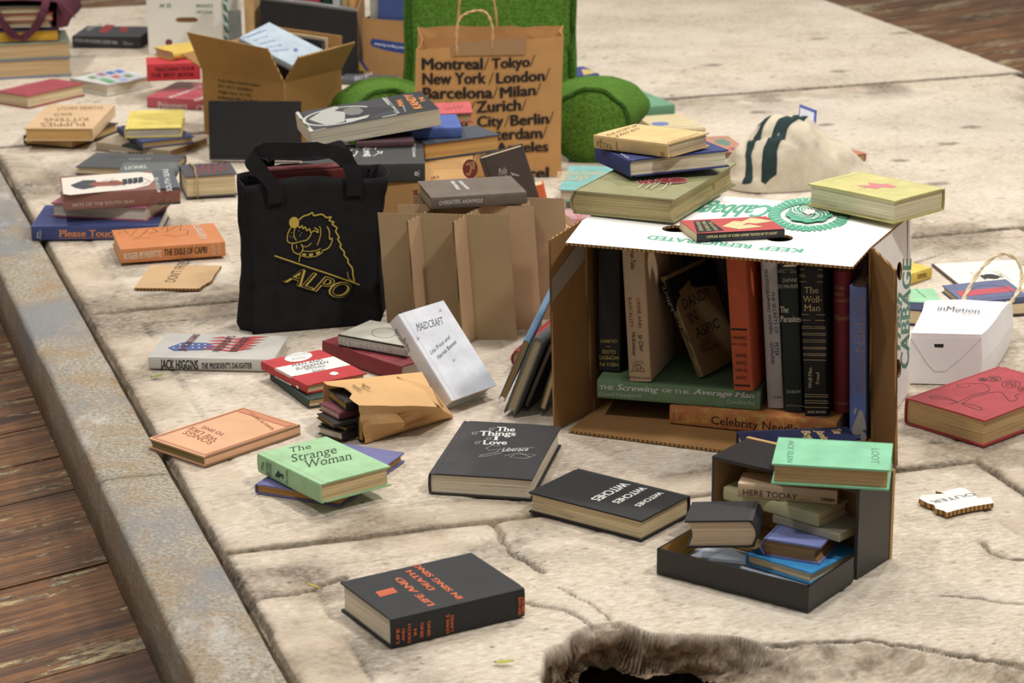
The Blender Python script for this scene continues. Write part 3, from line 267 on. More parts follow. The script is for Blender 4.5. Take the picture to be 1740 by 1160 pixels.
 {'key':'wolf','style':'h','cover':(26,24,25),'pages':(216,198,160),'label':'black book with gold title and many gold bands across its spine','group':'books shelved in the cabbage carton','d':(.2502,.13,.0366),'o':(.4541,3.7742,.2883),'R':(.0584,.3289,.9426,-.0074,.9443,-.329,-.9983,.0123,.0575),'marks':[('T','spine','The',[45.3,6.1,44.6,28.9,34.9,6.4],(214,186,130),'s'),('T','spine','Wolf-',[60.4,3.2,59.4,33.4,50,3.5],(214,186,130),'s'),('T','spine','Man',[74.6,4.7,73.7,31.3,64.2,5],(214,186,130),'s'),('L','spine',[6.5,-.7,6,37.4],.7,(214,186,130)),('L','spine',[15.5,-1,14.9,37.1],.7,(214,186,130)),('L','spine',[18.5,-1.1,17.9,37],.7,(214,186,130)),('L','spine',[26.5,-1.3,25.9,36.8],.7,(214,186,130)),('L','spine',[80.6,.2,80,38.1],.7,(214,186,130)),('L','spine',[89.8,.2,89.2,38.1],.7,(214,186,130)),('L','spine',[100.4,.1,99.8,38],.7,(214,186,130)),('L','spine',[103.1,.3,102.4,38.1],.7,(214,186,130)),('L','spine',[111.4,.3,110.7,38.1],.7,(214,186,130)),('L','spine',[114.2,.5,113.5,38.2],.7,(214,186,130)),('L','spine',[122.3,.5,121.6,38.2],.7,(214,186,130)),('L','spine',[125.7,.6,125,38.3],.7,(214,186,130)),('L','spine',[134.7,.6,133.9,38.3],.7,(214,186,130)),('L','spine',[137.2,.8,136.4,38.4],.7,(214,186,130)),('L','spine',[145.3,.8,144.5,38.4],.7,(214,186,130)),('L','spine',[148,1,147.2,38.5],.7,(214,186,130)),('L','spine',[155.8,1,155,38.5],.7,(214,186,130)),('L','spine',[213.7,1.3,212.8,39.9],.7,(214,186,130)),('L','spine',[217.1,1.2,216.2,39.8],.7,(214,186,130)),('L','spine',[224,1,223.1,39.6],.7,(214,186,130)),('L','spine',[227.8,.9,226.8,39.5],.7,(214,186,130)),('L','spine',[235.2,.6,234.2,39.3],.7,(214,186,130)),('L','spine',[251.2,.1,250.1,38.9],.7,(214,186,130)),('T','spine','Wolf-Man',[202.6,13.9,167.5,14.9,202.8,7.9],(214,200,160),'s'),('T','spine','Freud',[194.7,26.3,175.1,26.9,194.9,20.4],(214,200,160),'s'),('T','spine','BASIC BOOKS',[244.3,6,243.3,35.1,240.6,6.1],(214,200,160),'')]},
 {'key':'flow','style':'r','cover':(148,36,52),'pages':(216,198,160),'label':'maroon book with small gold spine lettering standing in the carton','group':'books shelved in the cabbage carton','d':(.236,.13,.0291),'o':(.5078,3.7893,.2745),'R':(.0302,.3293,.9437,-.0047,.9442,-.3293,-.9995,.0055,.0301),'marks':[('T','spine','OTHER',[30.9,1.6,30.1,20.5,24.8,1.6],(200,150,84),''),('T','spine',"MEN'S",[41.2,1.6,40.6,18.3,35.2,1.6],(200,150,84),''),('T','spine','FLOWERS',[51.8,1.6,50.6,27.7,45.8,1.6],(200,150,84),''),('L','spine',[61.1,.3,60.5,27.8],1,(200,150,84)),('T','spine','Wavell',[80.9,1.4,80,27.5,71.5,1.3],(200,150,84),'i'),('T','spine','PUTNAM',[223,3.2,222,28,217.8,3.2],(200,150,84),'')]},
 {'key':'men','style':'j','cover':(104,132,206),'pages':(226,216,196),'label':'blue book with pink spine lettering and a torn grey patch, rightmost in the carton','group':'books shelved in the cabbage carton','d':(.2519,.095,.027),'o':(.5306,3.7565,.2583),'R':(.035,.33,.9433,-.005,.944,-.33,-.9994,.0069,.0347),'marks':[('T','spine','SECRETS',[13.5,17.1,52.2,17.7,13.2,23.5],(178,152,166),'s'),('T','spine','ABOUT',[22.3,8.7,51,9.3,22,14.1],(178,152,166),'s'),('T','spine','MEN',[58.1,8.6,107.5,9.6,57.3,22.9],(178,152,166),'s'),('T','spine','EVERY WOMAN',[110.1,17,175.5,17.7,109.7,22.9],(178,152,166),'s'),('T','spine','SHOULD KNOW',[111.4,8.6,177.1,8.8,111.1,14.1],(178,152,166),'s'),('P','spine',[206,14.5,202.6,18.3,205.5,21.9,217.2,24.3,225.6,26.5,235.8,27.1,238,21.1,243.6,26.8,250.3,28.1,255.7,25.2,256.2,18.3,244.2,18.6,246.5,10.4,243.5,5.2,236.2,4.2,225.3,8,214.7,12.4],(188,184,176)),('P','spine',[206.5,7.2,199.5,10.1,201.8,12.9,210.5,10.8,211.3,7.5],(188,184,176))]},
 {'key':'janit','style':'h','cover':(40,46,84),'pages':(216,198,160),'label':'navy hardback with gold sideways lettering lying between the carton and the flip-lid box','group':'books shelved in the cabbage carton','d':(.178,.1331,.028),'o':(.5307,3.7242,.0095),'R':(-.9949,.1009,0,-.1009,-.9949,0,0,0,1),'marks':[('T','top','The',[30.5,10.5,28,35.2,15,10.4],(214,180,110),'b'),('T','top',"Janitor's",[54.9,15.4,54.2,93.3,42,18],(214,180,110),'b'),('T','top','Boy',[78.2,16,76.2,55,64.4,16.2],(214,180,110),'b'),('T','top','Nathalia',[145.9,57.6,141,115.5,136.2,57.3],(214,180,110),'b'),('T','top','Crane',[160.6,59.1,156.2,104.4,151.6,57.8],(214,180,110),'b')]},
 {'key':'darkm','style':'h','cover':(42,26,30),'pages':(216,198,160),'label':'dark maroon book standing in shadow behind the slanting book','group':'books shelved in the cabbage carton','d':(.22,.15,.02),'o':(.2938,4.0397,.2925),'R':(0,.9442,-.3294,0,-.3294,-.9442,-1,0,0),'marks':[('L','top',[20,20,60,30,50,70,90,60],2.5,(70,44,50)),('L','top',[80,40,120,70,150,60],2.5,(70,44,50)),('L','top',[60,110,90,100,130,120],2.5,(70,44,50))]},
 {'key':'whblue','style':'j','cover':(200,198,200),'pages':(226,216,196),'label':'white and blue book standing at the back of the carton behind the orange book','group':'books shelved in the cabbage carton','d':(.19,.1,.02),'o':(.3967,4.0462,.225),'R':(0,.9442,-.3294,0,-.3294,-.9442,-1,0,0),'marks':[('P','top',[0,0,28,0,28,100,0,100],(60,70,120))]},
 {'key':'mush','style':'r','cover':(152,148,100),'pages':(176,160,116),'label':'large olive book with two red toadstools, bottom of the pile on the carton','group':'books on top of the cabbage carton','d':(.3166,.1818,.0387),'o':(.2205,4.2421,.3223),'R':(-.3952,.9186,.0072,-.9182,-.3952,.0258,.0265,.0036,.9996),'marks':[('P','top',[198.6,106.7,204.1,108.3,209.7,108.9,214.9,108.6,219.5,107.3,223.3,105.3,226,102.5,227.4,99.1,227.6,95.3,226.4,91.4,224,87.6,220.4,84.1,216,81,210.8,78.6,205.3,77,199.8,76.4,194.5,76.7,189.8,77.9,186,80,183.2,82.8,181.8,86.2,181.6,90,182.8,93.9,185.3,97.8,188.9,101.3,193.5,104.4],(166,60,58)),('L','top',[198.6,106.7,204.1,108.3,209.7,108.9,214.9,108.6,219.5,107.3,223.3,105.3,226,102.5,227.4,99.1,227.6,95.3,226.4,91.4,224,87.6,220.4,84.1,216,81,210.8,78.6,205.3,77,199.8,76.4,194.5,76.7,189.8,77.9,186,80,183.2,82.8,181.8,86.2,181.6,90,182.8,93.9,185.3,97.8,188.9,101.3,193.5,104.4,198.6,106.7],1,(226,220,206)),('P','top',[208.9,84.6,208.1,86.5,211.5,87.7,212.3,85.9],(220,190,180)),('P','top',[190.2,92.5,189.4,94.3,192.8,95.6,193.6,93.8],(220,190,180)),('P','top',[206.8,97.3,206,99.1,209.3,100.3,210.1,98.5],(220,190,180)),('P','top',[215.9,99.7,215.1,101.5,218.4,102.8,219.2,100.9],(220,190,180)),('P','top',[196.4,91.5,195.6,93.3,198.9,94.5,199.7,92.7],(220,190,180)),('P','top',[211.5,98.1,210.7,99.9,214,101.1,214.8,99.3],(220,190,180)),('P','top',[206.3,82.5,205.5,84.3,208.9,85.6,209.7,83.7],(220,190,180)),('P','top',[192.7,91.2,191.9,93.1,195.3,94.3,196.1,92.5],(220,190,180)),('P','top',[219.4,98.1,218.6,99.9,221.9,101.1,222.7,99.3],(220,190,180)),('P','top',[212.3,89.3,211.5,91.1,214.8,92.4,215.6,90.5],(220,190,180)),('P','top',[187.2,85.2,186.4,87,189.8,88.2,190.5,86.4],(220,190,180)),('P','top',[203.1,80.3,202.3,82.1,205.6,83.3,206.4,81.5],(220,190,180)),('P','top',[199.2,87,198.4,88.9,201.7,90.1,202.5,88.3],(220,190,180)),('P','top',[204.5,90.1,203.7,91.9,207,93.1,207.8,91.3],(220,190,180)),('P','top',[188.2,83.3,187.4,85.2,190.8,86.4,191.6,84.6],(220,190,180)),('P','top',[211.9,96.6,211.1,98.4,214.4,99.6,215.2,97.8],(220,190,180)),('P','top',[198.2,95.6,197.5,97.4,200.8,98.6,201.6,96.8],(220,190,180)),('P','top',[187.2,94.7,186.4,96.6,189.8,97.8,190.6,96],(220,190,180)),('P','top',[173.9,154.8,180.2,156.1,186.6,155.9,193,154.2,198.8,151.1,203.9,146.8,207.8,141.5,210.4,135.5,211.5,129.2,211.1,122.9,209.1,117,205.7,111.8,201.1,107.7,195.6,104.8,189.4,103.4,182.9,103.5,176.5,105.2,170.5,108.3,165.4,112.6,161.5,118,158.8,124,157.7,130.4,158.2,136.8,160.2,142.7,163.7,147.9,168.3,152],(166,60,58)),('L','top',[173.9,154.8,180.2,156.1,186.6,155.9,193,154.2,198.8,151.1,203.9,146.8,207.8,141.5,210.4,135.5,211.5,129.2,211.1,122.9,209.1,117,205.7,111.8,201.1,107.7,195.6,104.8,189.4,103.4,182.9,103.5,176.5,105.2,170.5,108.3,165.4,112.6,161.5,118,158.8,124,157.7,130.4,158.2,136.8,160.2,142.7,163.7,147.9,168.3,152,173.9,154.8],1,(226,220,206)),('P','top',[184.2,124.9,183.4,126.7,186.7,127.9,187.5,126.1],(220,190,180)),('P','top',[173.8,135,173,136.8,176.4,138,177.2,136.2],(220,190,180)),('P','top',[195.7,110.5,194.9,112.4,198.3,113.6,199.1,111.8],(220,190,180)),('P','top',[167.1,129.2,166.3,131,169.7,132.2,170.4,130.4],(220,190,180)),('P','top',[162.5,138.3,161.8,140.2,165.1,141.4,165.9,139.5],(220,190,180)),('P','top',[195.2,114.7,194.4,116.6,197.7,117.8,198.5,115.9],(220,190,180)),('P','top',[182,110.1,181.3,111.9,184.6,113.2,185.4,111.3],(220,190,180)),('P','top',[167.5,124.6,166.7,126.5,170.1,127.7,170.9,125.9],(220,190,180)),('P','top',[174.3,110.5,173.5,112.3,176.9,113.5,177.7,111.7],(220,190,180)),('P','top',[196.2,141,195.5,142.8,198.8,144,199.6,142.2],(220,190,180)),('P','top',[194.9,128.9,194.1,130.8,197.5,132,198.2,130.1],(220,190,180)),('P','top',[200.6,138.5,199.8,140.3,203.1,141.5,203.9,139.7],(220,190,180)),('P','top',[204.2,134.4,203.4,136.2,206.8,137.4,207.5,135.6],(220,190,180)),('P','top',[185.8,125.9,185,127.7,188.4,128.9,189.2,127.1],(220,190,180)),('P','top',[184.7,128.3,184,130.1,187.3,131.3,188.1,129.5],(220,190,180)),('P','top',[173,147.9,172.2,149.7,175.5,150.9,176.3,149.1],(220,190,180)),('P','top',[177.3,122.7,176.5,124.5,179.9,125.7,180.7,123.9],(220,190,180)),('P','top',[167.4,130.2,166.6,132,170,133.2,170.8,131.4],(220,190,180)),('L','top',[230.6,98,267.2,101.2,268.9,114.7,228.4,109],1.4,(226,220,206)),('L','top',[211.1,119.6,267.7,123.3,259.9,141.2,215,134.1],1.4,(226,220,206)),('L','top',[218.2,132.6,207.7,139.3,225,140.3],1.4,(226,220,206))]},
 {'key':'blue2','style':'h','cover':(50,62,122),'pages':(222,208,184),'label':'navy blue hardback in the middle of the pile on the carton','group':'books on top of the cabbage carton','d':(.1664,.1793,.029),'o':(.1449,4.1723,.3648),'R':(.3067,.951,-.0401,-.9499,.3085,.0505,.0604,.0226,.9979),'marks':[('T','top','of Boy',[141.5,9.8,96.8,11.9,157.6,4.6],(214,214,220),'b')]},
 {'key':'badboy','style':'h','cover':(228,190,118),'pages':(196,176,146),'label':'small tan-yellow hardback with brown lettering, topmost on the carton','group':'books on top of the cabbage carton','d':(.1666,.1069,.0239),'o':(.141,4.1283,.3986),'R':(.7092,.7031,-.0521,-.7027,.7109,.028,.0567,.0168,.9982),'marks':[('T','spine','THE',[12.9,6,12.7,13.6,8.1,6],(80,60,30),''),('T','spine','STORY',[20.2,2.3,20.6,18.5,14.7,2.3],(80,60,30),''),('T','spine','OF A',[27.8,3,27.7,13.3,23.7,3.1],(80,60,30),''),('T','spine','BAD',[34.6,2.9,34.5,12.1,29.8,3],(80,60,30),''),('T','spine','BOY',[42.1,2.6,42,11.8,37.3,2.7],(80,60,30),''),('T','spine','ALDRICH',[55.4,-.7,55.9,16.7,51.4,-.5],(80,60,30),''),('T','spine','HARRIS &',[154.6,-3,155.3,9.6,151,-2.8],(80,60,30),''),('T','spine','GROSSET',[159.2,-3.5,159.9,9.1,155.6,-3.4],(80,60,30),''),('T','top','THE STORY OF',[34.3,-.4,20.1,91.4,21.5,10.1],(150,116,66),''),('T','top','A BAD BOY',[52,.3,41,75.6,39.3,10.8],(150,116,66),''),('T','top','THOMAS BAILEY ALDRICH',[167.7,.9,160.9,88.9,158.9,8.8],(170,136,80),'')]},
 {'key':'cards','style':'p','cover':(34,32,34),'pages':(216,198,160),'label':'thin black and red paperback with playing cards lying between the carton hand holes','group':'books on top of the cabbage carton','d':(.1462,.0893,.014),'o':(.2905,3.7677,.3284),'R':(.9705,-.2406,.015,.2404,.9706,.0137,-.0179,-.0097,.9998),'marks':[('P','top',[0,1,146.2,1,146.2,89.3,0,89.3],(196,62,58)),('P','top',[1.5,4.1,20.4,81,48.3,82.4,49.2,10.9],(34,32,34)),('T','spine','OFFICIAL RULES OF CARD GAMES "HOYLE UP TO DATE"',[16.3,6.4,133.7,6.6,16.2,10.4],(222,202,140),'b'),('P','top',[54.7,38,83.5,67.7,107.6,57.5,69.5,19.7],(222,202,140)),('P','top',[89.5,56.1,119.4,84,146.7,54.3,112.9,44],(222,202,140)),('P','top',[61.2,31.5,101.6,40.3,117.8,22.6,74.8,13.5],(222,202,140)),('T','top','OFFICIAL RULES',[16.4,15.9,28.8,76.2,9.9,14.3],(222,202,140),''),('T','top','OF CARD GAMES',[27.9,13.5,38.8,76.1,21.4,11.8],(222,202,140),''),('T','top','HOYLE UP TO DATE',[40,12.9,46.8,70.3,34,11.2],(222,202,140),'')],'name':'paperback_book'},
 {'key':'horse','style':'h','cover':(206,196,112),'pages':(222,214,180),'label':'yellow-green hardback with pink horse shape overhanging the carton corner','group':'books on top of the cabbage carton','d':(.1782,.1366,.0377),'o':(.7136,3.9701,.3269),'R':(-.6974,-.7167,.0039,.7167,-.6973,.0129,-.0065,.0118,.9999),'marks':[('P','top',[108.1,95.7,95.7,75.4,110.4,62.5,88.7,56.6,83.8,47.7,60.2,51.6,57.4,64.5,73.9,73.3,70.3,93.1,82,93.1,90.3,97.5],(214,120,124)),('L','top',[86.2,122.6,87.5,98.6],.5,(96,100,90)),('L','top',[84.9,48.8,81.1,5.1],.5,(96,100,90)),('L','top',[168.2,116.5,163.8,10.8],.5,(96,100,90))],'warp':.002},
 {'key':'stk1','style':'h','cover':(120,146,196),'pages':(206,178,136),'label':'thick light blue book at the bottom of the far left stack','group':'books at the back left','d':(.25,.19,.052),'o':(-1.2719,7.0411,0),'R':(-.9703,.2419,0,-.2419,-.9703,0,0,0,1),'marks':[]},
 {'key':'stk2','style':'h','cover':(150,158,128),'pages':(206,178,136),'label':'thick grey-green book second from the bottom of the far left stack','group':'books at the back left','d':(.27,.2,.043),'o':(-1.2727,7.0507,.0526),'R':(-.9703,.2419,0,-.2419,-.9703,0,0,0,1),'marks':[]},
 {'key':'stk3','style':'h','cover':(58,62,92),'pages':(214,166,60),'label':'navy book with yellow page edges under the maroon bag','group':'books at the back left','d':(.19,.14,.034),'o':(-1.279,6.9946,.0962),'R':(-.9848,.1736,0,-.1736,-.9848,0,0,0,1),'marks':[]},
 {'key':'mbk1','style':'h','cover':(206,196,176),'pages':(216,198,160),'label':'pale thin book lowest inside the maroon bag','group':'books at the back left','d':(.16,.12,.018),'o':(-1.285,6.975,.1365),'R':(-.9976,.0698,0,-.0698,-.9976,0,0,0,1),'marks':[]},
 {'key':'mbk2','style':'h','cover':(178,62,58),'pages':(216,198,160),'label':'red covered book in the middle inside the maroon bag','group':'books at the back left','d':(.165,.125,.019),'o':(-1.28,6.975,.1552),'R':(-.9962,.0872,0,-.0872,-.9962,0,0,0,1),'marks':[]},
 {'key':'mbk3','style':'h','cover':(92,82,62),'pages':(216,198,160),'label':'olive-brown book topmost inside the maroon bag','group':'books at the back left','d':(.155,.12,.018),'o':(-1.29,6.97,.1748),'R':(-.9969,.0785,0,-.0785,-.9969,0,0,0,1),'marks':[]},
 {'key':'redL','style':'h','cover':(176,70,80),'pages':(216,198,160),'label':'dull red hardback lying at the left edge of the photo','group':'books at the back left','d':(.2077,.1223,.0337),'o':(-1.2428,6.645,0),'R':(-.5805,.8143,0,-.8143,-.5805,0,0,0,1),'marks':[]},
 {'key':'white','style':'j','cover':(226,224,216),'pages':(226,216,196),'label':'white book with colourful patterned cover near the red books','group':'books at the back left','d':(.1644,.1504,.0309),'o':(-1.0923,6.7861,0),'R':(-.6373,.7706,0,-.7706,-.6373,0,0,0,1),'marks':[('P','top',[120.6,24.2,43.2,3.3,-8.3,6.7,36.8,149.7,108,165.8,148.6,139.9],(196,196,200)),('P','top',[129.6,29.6,103.2,22.6,114.4,59.5,138.3,62.5],(120,160,90)),('P','top',[86.4,16.9,59.7,9.8,71.1,47,95.3,50],(170,110,130)),('P','top',[57.1,20.2,30.2,13.1,41.8,50.4,66.1,53.4],(90,110,190)),('P','top',[27.6,23.5,.5,16.5,12.3,53.8,36.8,56.9],(70,120,200)),('P','top',[130.7,79.2,104.5,72.4,115.6,108.9,139.4,111.7],(110,180,110)),('P','top',[82.7,73.2,56.2,66.4,67.6,103.1,91.6,106],(200,110,90)),('P','top',[55.7,91.1,29,84.3,40.5,121,64.7,123.8],(110,150,100)),('P','top',[98.5,120.8,72.2,114.2,83.4,150.5,107.3,153.2],(150,170,210)),('P','top',[138.9,112.4,112.8,105.7,123.8,141.9,147.5,144.7],(90,170,110))]},
 {'key':'puppyo','style':'h','cover':(60,48,40),'pages':(206,174,116),'label':'old brown book underneath the tan storybook','group':'books at the back left','d':(.2076,.142,.0227),'o':(-1.114,6.1695,0),'R':(-.4002,.9164,0,-.9164,-.4002,0,0,0,1),'marks':[]},
 {'key':'puppy','style':'j','cover':(236,194,140),'pages':(210,170,110),'label':'tan storybook with brown upside-down lettering on an old brown book','group':'books at the back left','d':(.2803,.1698,.0308),'o':(-1.0122,5.9067,.0233),'R':(.0397,-.9992,0,.9992,.0397,0,0,0,1),'marks':[('T','top','PUPPIES',[69,36,61.2,142,24.5,24],(120,84,48),''),('T','top','KITTENS',[124.8,38.1,115,145,86.4,28.1],(120,84,48),''),('T','top','BOOK OF',[181.1,90.6,173.5,133.9,149.1,82.4],(120,84,48),''),('T','top','STORIES ABOUT',[265,28.6,245.7,141.9,228.5,19.9],(150,110,66),'')]},
 {'key':'camo','style':'j','cover':(166,148,116),'pages':(130,96,66),'label':'beige and dark green jacketed book under the navy and yellow books','group':'books at the back left','d':(.2163,.1683,.0219),'o':(-1.0066,5.9007,0),'R':(.8913,.4534,0,-.4534,.8913,0,0,0,1),'marks':[('T','spine','MEMORIES',[39,1.2,93.6,2.1,39.3,6.4],(232,230,224),'b'),('T','spine','NY',[149.9,2.8,167.2,3.4,150.4,10.9],(232,230,224),'b'),('P','spine',[75.2,21.2,99.7,30.9,137.9,18.1,136.9,1.2,80.4,-.3],(44,62,56))]},
 {'key':'navyL','style':'h','cover':(66,74,120),'pages':(190,160,116),'label':'navy hardback between the yellow book and the beige jacketed book','group':'books at the back left','d':(.1988,.1325,.0171),'o':(-.9697,5.9968,.0225),'R':(.4352,.9003,0,-.9003,.4352,0,0,0,1),'marks':[]},
 {'key':'yelL','style':'h','cover':(232,208,80),'pages':(206,196,176),'label':'bright yellow hardback topmost on the navy book','group':'books at the back left','d':(.2109,.1365,.0236),'o':(-.9463,6.0668,.0401),'R':(.0822,.9966,0,-.9966,.0822,0,0,0,1),'marks':[('T','top','QUARTERLY OF WORDS',[165.4,42.1,178.7,114.3,144.5,39.8],(190,170,80),'')]},
 {'key':'dgray','style':'h','cover':(86,86,88),'pages':(216,198,160),'label':'dark grey hardback partly under the grey-green book behind the stack by the curb','group':'books at the back left','d':(.2217,.1531,.019),'o':(-.77,5.7652,0),'R':(-.9864,-.1645,0,.1645,-.9864,0,0,0,1),'marks':[('T','top','HISTORY',[173.3,68.2,130.2,43.4,181.7,47.3],(90,86,72),'')]},
 {'key':'ggreen','style':'r','cover':(104,112,106),'pages':(216,198,160),'label':'grey-green rounded-spine book lying on the dark grey hardback','group':'books at the back left','d':(.112,.1299,.0247),'o':(-.7585,5.472,.0196),'R':(-.0148,-.9999,0,.9999,-.0148,0,0,0,1),'marks':[('T','top','KINDS OF',[132.1,119.7,139,69.2,150.6,123.5],(150,150,140),''),('T','top','LIONEL',[39,117.1,51.6,67,68.9,122.4],(190,190,180),'b')]},
 {'key':'twine','style':'h','cover':(84,80,84),'pages':(216,198,160),'label':'dark grey book with faded red scrawl tied with twine beside the tote bag','group':'books at the back left','d':(.116,.1218,.05),'o':(-.6421,5.5415,.004),'R':(-.9714,.2373,0,-.2373,-.9714,0,0,0,1),'marks':[('L','top',[90.1,115.6,78,43.8,67,8.5,76.4,111.9],3,(140,60,62)),('L','top',[75.9,113.5,63.6,41.6,52.7,7.8,61.9,108.4],3,(140,60,62)),('L','top',[61.7,111.5,49.2,39.5,38.3,7.1,47.5,104.9],3,(140,60,62)),('L','top',[47.4,109.4,34.7,37.3,24,6.4,33,101.4],3,(140,60,62)),('L','top',[33.1,107.4,20.3,35.2,9.6,5.7,18.4,97.9],3,(140,60,62))]},
 {'key':'prisb','style':'j','cover':(196,76,88),'pages':(216,198,160),'label':'pinkish red jacketed book with white lettering in front of the open box','group':'books at the back left','d':(.2769,.2112,.0287),'o':(-.9533,6.4114,0),'R':(.9648,.2628,0,-.2628,.9648,0,0,0,1),'marks':[('T','spine','Prisoners',[29.5,-1,112.5,1.4,30.4,16.5],(220,200,196),'bs'),('T','spine','Children',[137.2,-3.7,221,-4.3,138,12.9],(220,200,196),'bs'),('T','top','Prisoners of',[71.9,-7.7,98.8,206.3,56.1,8.3],(232,216,212),'bs'),('T','top','Childhood',[151,-28.2,167.2,119.3,135.4,-12.3],(232,216,212),'bs')]},
 {'key':'redtop','style':'h','cover':(210,40,48),'pages':(216,198,160),'label':'bright red book with dark spine lettering under the yellow spined book','group':'books at the back left','d':(.1401,.0974,.0469),'o':(-.9598,6.4796,.055),'R':(.9877,-.1561,0,.1561,.9877,0,0,0,1),'marks':[('T','spine','TEACHING YOUR',[20.7,25.9,126.2,26.8,21.2,35.4],(90,20,20),'b'),('T','spine','THE BEST BOOK',[8.3,11.2,125.5,10.1,8.8,21.5],(90,20,20),'b')]},
 {'key':'yelsp','style':'r','cover':(226,188,50),'pages':(216,198,160),'label':'small yellow book on the bright red book beside the open box','group':'books at the back left','d':(.15,.1005,.0232),'o':(-.8925,6.5203,.1025),'R':(.766,-.6428,0,.6428,.766,0,0,0,1),'marks':[]},
 {'key':'blackpb','style':'p','cover':(50,48,50),'pages':(60,56,54),'label':'thick black paperback with red and grey title near the white carton','group':'books at the back left','d':(.205,.1787,.0337),'o':(-1.2947,7.2822,0),'R':(.9958,.0913,0,-.0913,.9958,0,0,0,1),'marks':[('T','spine','HITLERS AND HIS DEEPLY SECRET WAR',[6.5,18.2,136,11.5,7.1,28],(176,172,168),'b'),('T','spine','Shaw',[154,11.7,182.9,9.4,154.4,20.6],(176,172,168),''),('P','top',[59.4,78.1,50.1,205.7,81.5,199.6,90.4,62.2],(170,50,50)),('P','top',[120,89,108.1,175.2,128.4,176.3,145.9,75.3],(170,50,50)),('T','top','RISE OF',[24.9,88.9,43,197.5,10.6,133.9],(150,150,150),'b')],'name':'paperback_book'},
 {'key':'ornate','style':'h','cover':(66,66,64),'pages':(216,198,160),'label':'black book with white scrollwork title lying behind the tote bag','group':'books stacked on the printed box','d':(.2373,.1706,.0377),'o':(-.4024,4.6592,.2115),'R':(.9983,-.0576,0,.0576,.9983,0,0,0,1),'marks':[('L','top',[103,68.4,91.1,101.5,98.2,133.4,107.8,110.8,103,79,88.7,96.3],2.4,(232,230,224)),('L','top',[112.6,154,103,163.7,107.8,132.5,117.4,142.6,131.9,157.8,146.4,151.1,141.4,124.2,131.8,135.9],2.4,(232,230,224)),('L','top',[117.3,67.1,126.8,87.7,138.6,65.3,150.7,96.3,146.1,112.9,156.8,106.6,153,85.4],2.4,(232,230,224)),('T','top','SINATRA',[132.6,62.6,129.6,168,120.8,61.5],(232,230,224),'bs'),('T','top','ARNOLD SHAW',[216.9,178.1,214.2,50.3,223.2,177.6],(232,230,224),''),('T','spine','HOLT',[226.7,11.2,226.9,24,223.9,11.3],(232,230,224),''),('L','spine',[222.6,16.9,222.3,15.3,221.5,14.1,220.5,13.6,219.4,13.8,218.5,14.7,218,16.1,218,17.8,218.5,19.2,219.5,20.1,220.6,20.2,221.6,19.7,222.4,18.4,222.6,16.9],2,(232,230,224))]},
 {'key':'navy2','style':'h','cover':(74,80,92),'pages':(212,166,102),'label':'dark slate book with orange-tan page edges on the printed box','group':'books stacked on the printed box','d':(.1735,.1077,.0345),'o':(-.0753,5.0323,.2115),'R':(-.8657,.5005,0,-.5005,-.8657,0,0,0,1),'marks':[]},
 {'key':'blue3','style':'h','cover':(76,102,178),'pages':(216,198,160),'label':'blue hardback under the black and white photo book','group':'books stacked on the printed box','d':(.1819,.126,.0218),'o':(-.2788,4.8865,.2466),'R':(.994,-.1094,0,.1094,.994,0,0,0,1),'marks':[]},
 {'key':'red3','style':'h','cover':(208,84,84),'pages':(190,160,116),'label':'red hardback with dark scrawl at the back of the stack on the printed box','group':'books stacked on the printed box','d':(.1882,.1254,.0215),'o':(-.0857,5.1643,.2466),'R':(-.997,.0714,-.0297,-.0719,-.9973,.0174,-.0284,.0195,.9994),'marks':[('L','top',[54.3,59,52.2,93.7,43.9,54.9],2.5,(150,70,76)),('L','top',[45.1,53.2,43,88,34.7,49.1],2.5,(150,70,76)),('L','top',[35.9,47.4,33.9,82.3,25.5,43.3],2.5,(150,70,76)),('L','top',[26.7,41.6,24.7,76.5,16.2,37.4],2.5,(150,70,76))]},
 {'key':'plum','style':'h','cover':(92,60,66),'pages':(216,198,160),'label':'thin plum book wedged between the scrollwork book and the black and white paperback','group':'books stacked on the printed box','d':(.115,.075,.0128),'o':(-.305,4.8,.2498),'R':(.9945,-.1045,0,.1045,.9945,0,0,0,1),'marks':[]},
